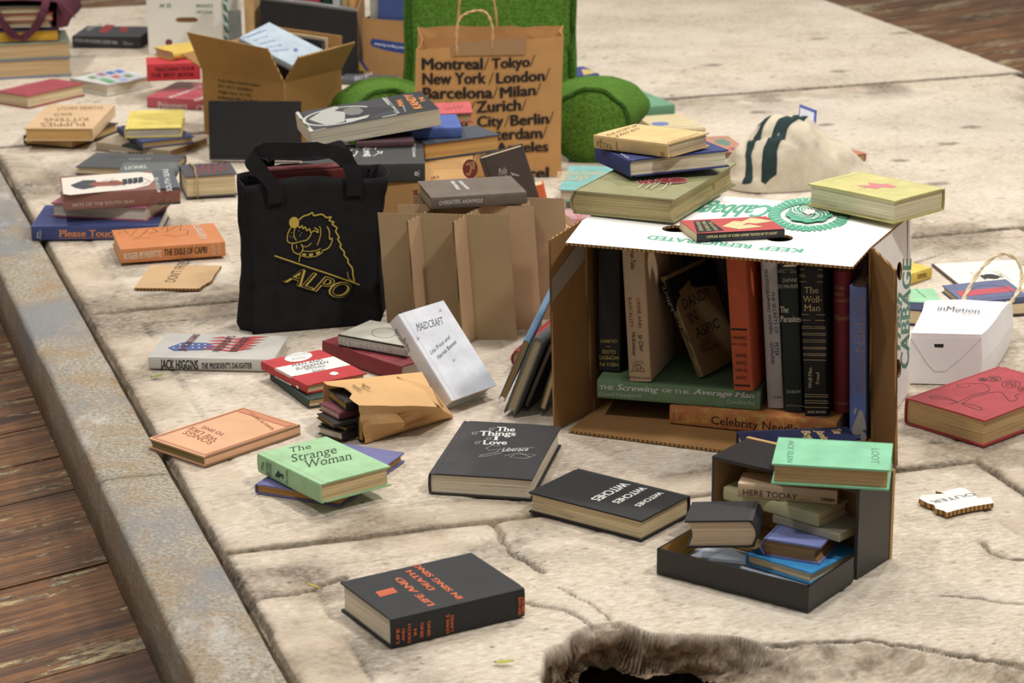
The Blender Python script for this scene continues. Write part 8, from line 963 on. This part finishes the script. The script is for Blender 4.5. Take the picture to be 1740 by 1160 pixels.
def build_blogo():
    o = Vector(FRAMES['blogo']['o']); pl0, ax = fpt('blogo'); X = ax[0]; Z = Vector((0, 0, 1)); n = Vector((X.y, -X.x, 0)); D = -n * .2; W = X * .21; H = Z * .158; g = .0048
    t = thing('cardboard_box', 'brown cardboard box with a blue printed banner beside the green cushion', 'box', o); mats = [mat('card', (170, 130, 84)), mat('card', CBI), mat('flute', CB)]; z = Vector()
    panel_child(t, 'front_panel', [z, W, W + H, H], n, .0045, mats, marks=FRAMES['blogo']['marks'], pl=lambda f, u, v, e: X * (u / 1000) + Z * (v / 1000) + n * e)
    panel_child(t, 'side_panel', [W - n * g, W + D, W + D + H, W - n * g + H], X, .0045, mats); panel_child(t, 'side_panel', [-n * g, D, D + H, H - n * g], -X, .0045, mats)
    panel_child(t, 'back_panel', [D + X * g, W + D - X * g, W + D - X * g + H, D + X * g + H], -n, .0045, mats)
    panel_child(t, 'bottom_panel', [X * g - n * g + Z * .005, W - X * g - n * g + Z * .005, W - X * g + D + n * g + Z * .005, X * g + D + n * g + Z * .005], Z, .0045, mats)
build_blogo()
def build_case():
    o = Vector((-.69, 6.835, 0)); t = thing('storage_case', 'large black open-topped document case packed with upright books', 'case', o); X = Vector((1, -.04, 0)).normalized(); n = Vector((X.y, -X.x, 0)); Z = Vector((0, 0, 1))
    blk = mat('cloth', (34, 33, 34)); rim = mat('gloss', (120, 122, 120)); tan = mat('card', (150, 118, 76)); D = -n * .22
    def hh(s): return .214 - .034 * s
    Wd = .268
    bm = bmesh.new(); plate(bm, [Vector(), X * Wd, X * Wd + Z * hh(1), Z * hh(0)], n, .005, (0, 1, 0)); finish('front_panel', bm, [blk, tan], t)
    bm = bmesh.new(); tube(bm, [Z * (hh(0) + .002) - n * .004 + X * .002, X * Wd * .5 + Z * (hh(.5) + .004) - n * .004, X * (Wd - .004) + Z * (hh(1) + .002) - n * .004], .0065, 8); finish('rim', bm, rim, t, True)
    bm = bmesh.new(); plate(bm, [X * Wd + n * -.0055, X * Wd + D, X * Wd + D + Z * .2, X * Wd - n * .0055 + Z * (hh(1) - .004)], X, .006, (1, 1, 1)); finish('side_panel', bm, [blk, tan], t)
    bm = bmesh.new(); plate(bm, [-n * .0055, D, D + Z * .21, -n * .0055 + Z * .2], -X, .005, (0, 0, 0)); finish('side_panel', bm, [mat('cloth', (92, 96, 92))], t)
    bm = bmesh.new(); plate(bm, [D + X * .006, D + X * (Wd - .007), D + X * (Wd - .007) + Z * .24, D + X * .006 + Z * .24], -n, .005, (0, 0, 0)); finish('back_panel', bm, [blk], t)
    bm = bmesh.new(); plate(bm, [X * .006 - n * .0055 + Z * .005, X * (Wd - .007) - n * .0055 + Z * .005, X * (Wd - .007) + D + n * .0055 + Z * .005, X * .006 + D + n * .0055 + Z * .005], Z, .004, (0, 0, 0)); finish('bottom_panel', bm, [blk], t)
build_case()
# ---------------------------------------------------------------- black flip-lid box holding the small stack
def build_tray():
    c = TRAYPTS; o = Vector(c['body_fr']); t = thing('flip_lid_box', 'black cardboard flip-lid box opened on its side with a pile of small books', 'box', o)
    blk = mat('gloss', (32, 30, 29)); tan = mat('card', (176, 140, 92)); lid_in = mat('paper', (178, 188, 200)); gold = mat('card', (168, 128, 52))
    X = (Vector(c['body_fl']) - o); X.z = 0; wX = X.length; X.normalize(); Y = Vector((-X.y, X.x, 0)); Y = Y if Y.y > 0 else -Y; Z = Vector((0, 0, 1))
    dep, H, th = .092, .131, .005
    def pan(name, q, n, m, mi=(0, 1, 0), th_=th): bm = bmesh.new(); plate(bm, q, n, th_, mi); finish(name, bm, m, t)
    W = X * wX
    for off, m in ((.0, [blk, tan]), ):
        pan('side_panel', [Vector(), Y * dep, Y * dep + Z * H, Z * H], -X, m)
        pan('side_panel', [W, W + Y * dep, W + Y * dep + Z * H, W + Z * H], X, m)
        pan('top_panel', [X * .0055 + Z * H, W - X * .0055 + Z * H, W - X * .0055 + Y * dep + Z * H, X * .0055 + Y * dep + Z * H], Z, m)
        pan('bottom_panel', [X * .0055 + Z * .0055, W - X * .0055 + Z * .0055, W - X * .0055 + Y * dep + Z * .0055, X * .0055 + Y * dep + Z * .0055], Z, [tan, blk])
        pan('back_panel', [X * .0055 + Y * (dep), W - X * .0055 + Y * dep, W - X * .0055 + Y * dep + Z * (H - .006), X * .0055 + Y * dep + Z * (H - .006)], Y, m)
    # back of the box is a tan double wall
    pan('outer_sleeve', [-X * .001 + Y * (dep + .001), W + X * .001 + Y * (dep + .001), W + X * .001 + Y * (dep + .001) + Z * (H + .001), -X * .001 + Y * (dep + .001) + Z * (H + .001)], -Y, [tan, tan], (0, 1, 1), .007)
    # lid tray lying open in front
    a, b, c2, d = (Vector(p) - o for p in (c['lid_fl'], c['lid_fr'], c['lid_rr'], c['lid_rl'])); hl = .038; iy = lambda p, q: (q - p).normalized()
    cen = (a + b + c2 + d) / 4
    lid = bmesh.new(); zb = Z * .0045
    plate(lid, [p + zb for p in (a, b, c2, d)], Z, .004, (1, 0, 0))
    for p, q, cut in ((a, b, 0), (b, c2, 0), (d, a, 0)):
        n = (q - p).cross(Z); n = n if n.dot(cen - p) < 0 else -n
        plate(lid, [p + zb * .9, q + zb * .9, q + Z * hl, p + Z * hl], n, .004, (0, 2, 0))
    finish('lid', lid, [blk, lid_in, gold], t)
build_tray()
# ---------------------------------------------------------------- scraps
def build_scraps():
    pl, ax = fpt('outer'); out = [pl('', u, v, .0035) - Vector(FRAMES['outer']['o']) for u, v in FRAMES['outer']['outline']]; m = [mat('paper', (232, 228, 220)), mat('card', CB), mat('flute', (178, 138, 86))]
    bm = bmesh.new(); plate(bm, out, (0, 0, 1), .0075, (0, 1, 2)); o = Vector(FRAMES['outer']['o'])
    add_marks(bm, FRAMES['outer']['marks'], lambda f, u, v, e: pl(f, u, v, .0035 + e) - o, m)
    tag(finish('cardboard_scrap', bm, m, None, False, FRAMES['outer']['o']), 'torn white corrugated scrap with upside-down black lettering lying alone at the right', 'scrap')
    r = SCRAP; o = Vector(r['o']); R = r['R']; X = Vector((R[0], R[3], R[6])); Y = Vector((R[1], R[4], R[7])); L, W, T = r['d']; W = min(W, .17)
    m = [mat('card', (188, 156, 116)), mat('card', CB), mat('flute', (150, 112, 70))]; bm = bmesh.new()
    out = [X * .002, X * (L * .86), X * (L * .9) + Y * .004, X * (L * .93) + Y * W * .15, X * (L * .985) + Y * W * .3, X * L + Y * W * .36, X * (L * .99) + Y * W * .6, X * L + Y * W, Y * W, Y * .006]
    plate(bm, [p + Vector((0, 0, T)) for p in out], (0, 0, 1), T, (0, 1, 2))
    add_marks(bm, r['marks'], lambda f, u, v, e: X * (u / 1000) + Y * (v / 1000) + Vector((0, 0, T + e)), m)
    tag(finish('cardboard_scrap', bm, m, None, False, r['o']), 'flat brown cardboard scrap with faint lettering under the orange jacketed book', 'scrap')
    bm = bmesh.new(); plate(bm, [Vector(p) for p in ((0, 0, .004), (.02, -.012, .004), (.045, .004, .004), (.04, .03, .004), (.008, .028, .004))], (0, 0, 1), .004, (0, 0, 1))
    tag(finish('cardboard_scrap', bm, [mat('card', (196, 164, 122)), mat('flute', CB)], None, False, (-.572, 5.20, .0)), 'small tan cardboard scrap beside the tote bag and the string-tied book', 'scrap')
build_scraps()
# ---------------------------------------------------------------- kraft lunch bag on its side
def build_kraft():
    A0 = Vector((-.238, 3.7586, 0)); B0 = Vector((-.097, 3.888, 0)); t = thing('paper_bag', 'small brown paper bag lying on its side spilling little notebooks', 'bag', A0); m = [mat('kraft', (200, 158, 106))]
    TLp, TRp = Vector((-.309, 3.862, .072)), Vector((-.2445, 3.741, .072)); LB = Vector((-.315, 3.90, .002)); 
    E1, E2, E3 = Vector((-.190, 3.893, .070)), Vector((-.132, 3.842, .062)), Vector((-.120, 3.785, .056))
    Bl = Vector((-.17, 3.985, .002))
    bm = bmesh.new(); L = []; n = 12
    # section order: bottom-right, top-right, top-left, bottom-left
    ends = [(A0, B0), (TRp, E3 + Vector((0, 0, -.002))), (TLp, Vector((-.150, 3.93, .066))), (LB, Bl)]
    for j in range(n + 1):
        k = j / n; c = [a.lerp(b, k) for a, b in ends]; sec = []
        for e in range(4):
            p, q = c[e], c[(e + 1) % 4]; seg = 8
            for i in range(seg):
                s = i / seg; v = p.lerp(q, s)
                if e == 0: v = v + Vector((.012, -.012, 0)) * sin(pi * s) * sin(pi * min(1, k * 1.3)) * (1.2 - 1.9 * abs(s - .45)) ; 
                if e == 0 and .3 < s < .8: v = v + Vector((-.010, .012, -.004)) * sin(pi * k) * (1 if k > .45 else .2)
                if e == 1: v.z += .004 * sin(pi * s)
                if e in (0, 1): v = v + wob(v, 26, .0022)
                if j == 0 and e in (0, 1): v = v + (B0 - A0).normalized() * (.004 * mnoise.noise(Vector((s * 7, e, 3))) + (.016 if (e == 1 and .25 < s < .7) else 0))
                v.z = max(v.z, .0008); sec.append(v - A0)
        L.append(sec)
    loft(bm, L, 0, True, False, True, False)
    inn = [[p + ((sum(l, Vector()) / len(l)) - p).normalized() * (.0011 if i else 0) for p in l] for i, l in enumerate([L[0], L[0], L[4], L[8]])]
    loft(bm, inn, 0, True, False, True, False); bmesh.ops.remove_doubles(bm, verts=bm.verts[:], dist=1e-6); bmesh.ops.recalc_face_normals(bm, faces=bm.faces[:])
    pl, ax = fpt('kraft')
    add_marks(bm, FRAMES['kraft']['marks'], lambda f, u, v, e: pl(f, u, v, e + .0105) - A0, m); finish('body', bm, m, t)
    # folded bottom of the bag
    bm = bmesh.new()
    q = [E1 - A0, E2 - A0 + Vector((0, 0, .004)), E3 - A0, Vector((-.150, 3.87, .066)) - A0]
    nn = (q[1] - q[0]).cross(q[2] - q[0]).normalized(); quad(bm, [q[0], q[1], q[1] + Vector((.02, -.01, -.03)), q[0] + Vector((.0, .03, -.03))])
    quad(bm, [q[0], q[1], q[2], q[2] + Vector((-.03, .05, .004))])
    quad(bm, [q[1], Vector((-.099, 3.886, .003)) - A0, Vector((-.106, 3.862, .010)) - A0, q[2]])
    g = bmesh.ops.extrude_face_region(bm, geom=bm.faces[:]); bmesh.ops.translate(bm, verts=[v for v in g['geom'] if isinstance(v, bmesh.types.BMVert)], vec=(.0006, .0006, .0012)); bmesh.ops.recalc_face_normals(bm, faces=bm.faces[:])
    finish('folded_base', bm, m, t)
build_kraft()
# ---------------------------------------------------------------- white paper carrier bag
def build_white_bag():
    q0, q1 = Vector((.7983, 4.0380, 0)), Vector((.6843, 4.0500, 0)); pl, ax = fpt('wtop'); t = thing('paper_bag', 'white paper carrier bag lying flat with rope handle beside the carton', 'bag', q0); m = [mat('paper', (240, 239, 240))]
    back = Vector((.375, 1, 0)).normalized(); Wd = (q1 - q0); Z = Vector((0, 0, 1)); bm = bmesh.new(); L = []
    for k, (s, h, wl, wr) in enumerate(((0, .0915, 0, .003), (.03, .093, -.006, .004), (.08, .095, -.010, .006), (.14, .097, -.012, .010), (.2, .093, -.012, .02), (.245, .080, -.012, .03))):
        a = q0 + back * s; w_ = Wd.normalized(); l = Wd.length; sec = []
        P_ = [(wl, 0), (wl - .004, h * .5), (wl, h)] + [(wl + (l + wr - wl) * i / 8, h + .003 * sin(pi * i / 8) * min(1, k)) for i in range(1, 8)] + [(l + wr, h), (l + wr + .004, h * .5), (l + wr, 0)] + [(l + wr - (l + wr - wl) * i / 6, 0) for i in range(1, 6)]
        sec = [a + w_ * x + Z * max(z, .0008) - q0 + (wob((x, s, z), 22, .0016 if k else 0)) for x, z in P_]
        for v in sec: v.z = max(v.z, .0008)
        L.append(sec)
    loft(bm, L, 0, True, True, False, False)
    inn = [[p + ((sum(l, Vector()) / len(l)) - p).normalized() * (.0012 if i else 0) for p in l] for i, l in enumerate([L[-1], L[-1], L[3], L[1]])]
    loft(bm, inn, 0, True, False, True, False); bmesh.ops.remove_doubles(bm, verts=bm.verts[:], dist=1e-6); bmesh.ops.recalc_face_normals(bm, faces=bm.faces[:])
    o = Vector(FRAMES['wtop']['o'])
    add_marks(bm, FRAMES['wtop']['marks'], lambda f, u, v, e: pl(f, u, v, e + .0085) - q0, m)
    p2, a2 = fpt('wend'); nn = a2[2] if a2[2].y < 0 else -a2[2]
    add_marks(bm, FRAMES['wend']['marks'], lambda f, u, v, e: p2(f, u, v, 0) - q0 + nn * (.001 + e), m); finish('body', bm, m, t)
    bm = bmesh.new(); plate(bm, [p2('', u, v, 0) - q0 + nn * .0012 for u, v in WENDFLAP], nn, .0008, (0, 0, 0)); finish('folded_base', bm, m, t)
    e = back * .235 - Vector((0, 0, 0)); up = Z * .082; w_ = Wd.normalized()
    pts = [e + up + w_ * .075, e + up + w_ * .068 + Z * .02 + back * .02, e + w_ * .05 + Z * .135 + back * .05, e + w_ * .022 + Z * .155 + back * .07, e - w_ * .008 + Z * .14 + back * .075, e - w_ * .02 + Z * .11 + back * .05, e - w_ * .012 + Z * .085 + back * .01, e - w_ * .003 + up]
    cord('handle', pts, .0036, (214, 196, 160), t)
build_white_bag()
# ---------------------------------------------------------------- striped canvas bag, collapsed
def build_canvas():
    o = Vector((.66, 5.56, 0)); t = thing('canvas_bag', 'collapsed cream canvas bag with dark green stripes behind the carton', 'bag', o); cm = mat('canvas', (206, 194, 172)); gm = mat('canvas', (46, 62, 62))
    bm = bmesh.new(); nx, ny = 60, 36; grid = []
    # profile heights along x (m from o) measured for the crest line
    xs = [-.19, -.15, -.12, -.085, -.05, -.02, .01, .05, .09, .13, .16, .19]; hs_ = [.0, .075, .10, .135, .150, .152, .143, .112, .088, .062, .035, .0]
    def crest(x): return float(np.interp(x, xs, hs_))
    for i in range(nx + 1):
        x = -.19 + .38 * i / nx; row = []
        c = crest(x); hw = .105 * max(.0, 1 - (abs(x) / .19) ** 4) ** .5 + .012
        for j in range(ny + 1):
            s = -1 + 2 * j / ny; y = hw * s + .02 * sin(x * 14)
            h = c * max(0, 1 - abs(s) ** 2.2) ** (.62)
            f = wob((x, y, h), 15, .012) + wob((x, y, h), 42, .004); f.z -= .022 * (1 - abs(sin(x * 26 + y * 30 + 2 * mnoise.noise(Vector((x * 9, y * 9, 1)))))) ** 3 * min(1, h / .03)
            p = Vector((x, y, h)) + f * min(1, h / .02); p.z = max(.001, p.z); row.append(bm.verts.new(p))
        grid.append(row)
    for i in range(nx):
        for j in range(ny):
            f = bm.faces.new([grid[i][j], grid[i + 1][j], grid[i + 1][j + 1], grid[i][j + 1]]); f.smooth = True
    bot = [[bm.verts.new((v.co.x, v.co.y, .0004)) for v in (grid[i][0], grid[i][ny])] for i in range(nx + 1)]
    for i in range(nx):
        bm.faces.new([grid[i][0], bot[i][0], bot[i + 1][0], grid[i + 1][0]]); bm.faces.new([grid[i][ny], grid[i + 1][ny], bot[i + 1][1], bot[i][1]]); bm.faces.new([bot[i][0], bot[i][1], bot[i + 1][1], bot[i + 1][0]])
    bmesh.ops.recalc_face_normals(bm, faces=bm.faces[:])
    b = finish('body', bm, cm, t)
    for x0, x1, w_ in ((-.086, .008, .034), (-.135, -.078, .022)):      # sewn webbing stripes over the crest
        bm = bmesh.new(); Lp = []
        for j in range(1, ny):
            s = -1 + 2 * j / ny; k = (s + 1) / 2; xc = x0 + (x1 - x0) * min(1, k * 1.6) ** 1.2
            Lp.append((xc, j))
        bm.free()
        bm = bmesh.new(); V = []
        me = b.data; stride = ny + 1
        for xc, j in Lp:
            ln = []
            for w2 in (-.5, -.17, .17, .5):
                x = xc + w_ * w2; fi = (x + .19) / .38 * nx; i = min(nx - 1, max(0, int(fi))); fr = fi - i
                p = me.vertices[i * stride + j].co.lerp(me.vertices[(i + 1) * stride + j].co, fr); ln.append(bm.verts.new(p + Vector((0, -.5, .85)).normalized() * .0016 if j < ny / 2 else p + Vector((0, .5, .85)).normalized() * .0016))
            V.append(ln)
        for a in range(len(V) - 1):
            for k in range(3): f = bm.faces.new([V[a][k], V[a][k + 1], V[a + 1][k + 1], V[a + 1][k]]); f.smooth = True
        g = bmesh.ops.extrude_face_region(bm, geom=bm.faces[:]); bmesh.ops.translate(bm, verts=[v for v in g['geom'] if isinstance(v, bmesh.types.BMVert)], vec=(0, 0, .0012)); bmesh.ops.recalc_face_normals(bm, faces=bm.faces[:])
        finish('stripe', bm, gm, t)
    bm = bmesh.new(); X = Vector((.8, .25, -.35)).normalized(); Y = Vector((.1, .5, .86)).normalized()
    p = Vector((.0, .012, .138)); box_q = [p, p + X * .045, p + X * .045 + Y * .035, p + Y * .035]; plate(bm, box_q, X.cross(Y), .004, (0, 0, 1))
    nrm = X.cross(Y).normalized()
    for a_, b_ in (((0, .8), (1, 1)), ((0.85, 0), (1, 1))):
        quad(bm, [p + X * .045 * u + Y * .035 * v + nrm * .0004 for u, v in ((a_[0], a_[1]), (b_[0], a_[1]), (b_[0], b_[1]), (a_[0], b_[1]))], 1)
    finish('tag', bm, [mat('paper', (226, 228, 232)), mat('paper', (80, 100, 180))], t)
build_canvas()
# ---------------------------------------------------------------- open book with bookplate
def build_open_book():
    TLp = Vector((.843, 4.809, 0)); X = Vector((1.02 - .843, 4.838 - 4.809, 0)).normalized(); Y = Vector((X.y, -X.x, 0)); L, W = .178, .235; Z = Vector((0, 0, 1))
    t = thing('open_book', 'open book showing a cream endpaper with a black cat bookplate behind the white bag', 'book', TLp)
    bm = bmesh.new(); plate(bm, [Z * .0035, X * L + Z * .0035, X * L + Y * W + Z * .0035, Y * W + Z * .0035], Z, .003, (0, 0, 0)); finish('cover', bm, mat('cloth', (92, 62, 60)), t)
    m = [mat('paper', (232, 226, 208))]; bm = bmesh.new(); i = .004
    plate(bm, [X * i + Y * i + Z * .0045, X * (L - i) + Y * i + Z * .0045, X * (L - i) + Y * (W - .002) + Z * .0045, X * i + Y * (W - .002) + Z * .0045], Z, .0009, (0, 0, 0))
    def pl(f, u, v, e): return X * (u / 1000) + Y * (v / 1000) + Z * (.0046 + e)
    K = (52, 50, 52); x0, x1, y0, y1 = 54, 112, 78, 150
    mk = [('L', '', [x0, y0, x1, y0, x1, y1, x0, y1, x0, y0], 1.2, K), ('L', '', [x0 + 18, y0, x0 + 18, y0 + 14], .8, K),
          ('P', '', [x0 + 12, 105, x0 + 15, 98, x0 + 17, 103, x0 + 26, 97, x0 + 38, 99, x0 + 44, 108, x0 + 52, 127, x0 + 55, 131, x0 + 44, 124, x0 + 38, 133, x0 + 28, 135, x0 + 18, 128, x0 + 10, 133, x0 + 11, 126, x0 + 8, 122, x0 + 12, 117, x0 + 8, 111], K),
          ('T', '', 'EX LIBRIS', [x0 + 46, 84, x0 + 50, 118, x0 + 52, 83], (110, 104, 110), ''), ('T', '', 'Ambrose', [x0 + 4, 86, x0 + 8, 142, x0 + 10, 85], (150, 110, 130), 'i')]
    add_marks(bm, mk, pl, m); finish('endpaper', bm, m, t)
    bm = bmesh.new(); box(bm, 0, 1, 0, 1, 0, 1)
    a, b = W - .002, W + .13; bm.free(); bm = bmesh.new(); pr = [(a, .0035), (a + .012, .016), (a + .04, .0215), (b - .006, .022), (b, .0035)]
    loft(bm, [[X * x + Y * y + Z * z for y, z in pr] for x in (.003, L - .003)], 0, True, True, True, False); bmesh.ops.recalc_face_normals(bm, faces=bm.faces[:]); finish('pages', bm, mat('pages', (214, 196, 160)), t)
    bm = bmesh.new(); plate(bm, [X * 0 + Y * a + Z * .003, X * L + Y * a + Z * .003, X * L + Y * (b + .003) + Z * .003, Y * (b + .003) + Z * .003], Z, .0026, (0, 0, 0)); finish('cover', bm, mat('cloth', (92, 62, 60)), t)
build_open_book()
# ---------------------------------------------------------------- maroon tote at the far left
def build_maroon():
    o = Vector((-1.45, 6.86, MARZ)); t = thing('tote_bag', 'maroon fabric tote bag with white print lying on the tall stack at far left', 'bag', o); m = mat('fabric', (88, 48, 58))
    bm = bmesh.new(); L = []; w0, w1 = -.03, .195
    for j in range(12):
        k = j / 11; y = .0 + .30 * k; h = .074 + .004 * sin(pi * k) - .02 * k ** 3; s = []
        n = 10
        for i in range(n + 1): s.append(Vector((w0 + (w1 - w0) * i / n, y, h + .006 * sin(pi * i / n))))
        s += [Vector((w1 + .012, y, h * .6)), Vector((w1 + .016, y, h * .2)), Vector((w1 + .01, y, .002))]
        for i in range(n + 1): s.append(Vector((w1 - (w1 - w0) * i / n, y, .0015)))
        s += [Vector((w0 - .012, y, h * .3)), Vector((w0 - .014, y, h * .6))]
        L.append([p + wob(p, 20, .003 if p.z > .01 else .0008) for p in s])
    for l in L:
        for p in l: p.z = max(p.z, .0012)
    loft(bm, L, 0, True, False, True, True)
    inn = [[p + ((sum(l, Vector()) / len(l)) - p).normalized() * (.0015 if i else 0) for p in l] for i, l in enumerate([L[0], L[0], L[4], L[9]])]
    loft(bm, inn, 0, True, False, True, True); bmesh.ops.remove_doubles(bm, verts=bm.verts[:], dist=1e-6); bmesh.ops.recalc_face_normals(bm, faces=bm.faces[:])
    mats = [m]
    mk = [('P', '', [20, 40, 60, 25, 110, 20, 150, 30, 158, 48, 140, 55, 120, 45, 100, 60, 80, 44, 60, 62, 40, 50, 24, 60], (226, 220, 216)), ('P', '', [50, 90, 130, 80, 140, 110, 60, 120], (226, 220, 216))]
    add_marks(bm, mk, lambda f, u, v, e: Vector((u / 1000, v / 1000, .0885 + e)), mats); finish('body', bm, mats, t)
    def q(x, y, z): return Vector((x, y, z))
    bm = bmesh.new(); X = Vector((1, 0, 0))
    ribbon(bm, crv([q(.02, .03, .083), q(.018, -.012, .078), q(.035, -.03, .045), q(.055, -.034, .012), q(.075, -.034, -.012), q(.095, -.034, -.018), q(.115, -.033, -.010), q(.14, -.032, .015), q(.158, -.03, .045), (q(.166, -.012, .075)), q(.165, .03, .083)], 5), .022, [X] * 14 + [X * .75 + Vector((0, 0, .5))] * 12 + [Vector((0, .3, 1))] * 8 + [X * .7 - Vector((0, 0, .5))] * 8 + [X] * 20, .003); finish('handle', bm, m, t)
    bm = bmesh.new(); quad(bm, [q(.19, .02, .075), q(.235, -.005, .038), q(.222, -.012, .008), q(.19, -.004, .002)]); quad(bm, [q(.19, .02, .075), q(.215, .06, .05), q(.235, .05, .02), q(.235, -.005, .038)])
    g = bmesh.ops.extrude_face_region(bm, geom=bm.faces[:]); bmesh.ops.translate(bm, verts=[v for v in g['geom'] if isinstance(v, bmesh.types.BMVert)], vec=(.001, .002, .0005)); bmesh.ops.recalc_face_normals(bm, faces=bm.faces[:])
    finish('side_flap', bm, m, t)
build_maroon()
# ---------------------------------------------------------------- twine round the old book by the tote
def build_twine():
    r = BK['twine']; L, W, T = r['d']; R = r['R']; o = r['o']; M = Matrix(((R[0], R[1], R[2], o[0]), (R[3], R[4], R[5], o[1]), (R[6], R[7], R[8], o[2]), (0, 0, 0, 1)))
    bm = bmesh.new(); x = L * .78; e = .0046
    pts = [(x, -e, -.0 + e), (x, -e, T), (x + .002, .01, T + e), (x - .004, W * .5, T + e), (x + .001, W - .01, T + e), (x, W + e, T - .003), (x, W + e, .002), (x, W * .98, -.0022), (x, .02, -.0022)]
    tube(bm, [M @ Vector(p) - Vector(o) for p in pts], .0016, 6)
    tag(finish('twine', bm, mat('kraft', (176, 144, 92)), None, True, o), 'loop of brown twine tied around the dark book beside the tote bag', 'string')
build_twine()
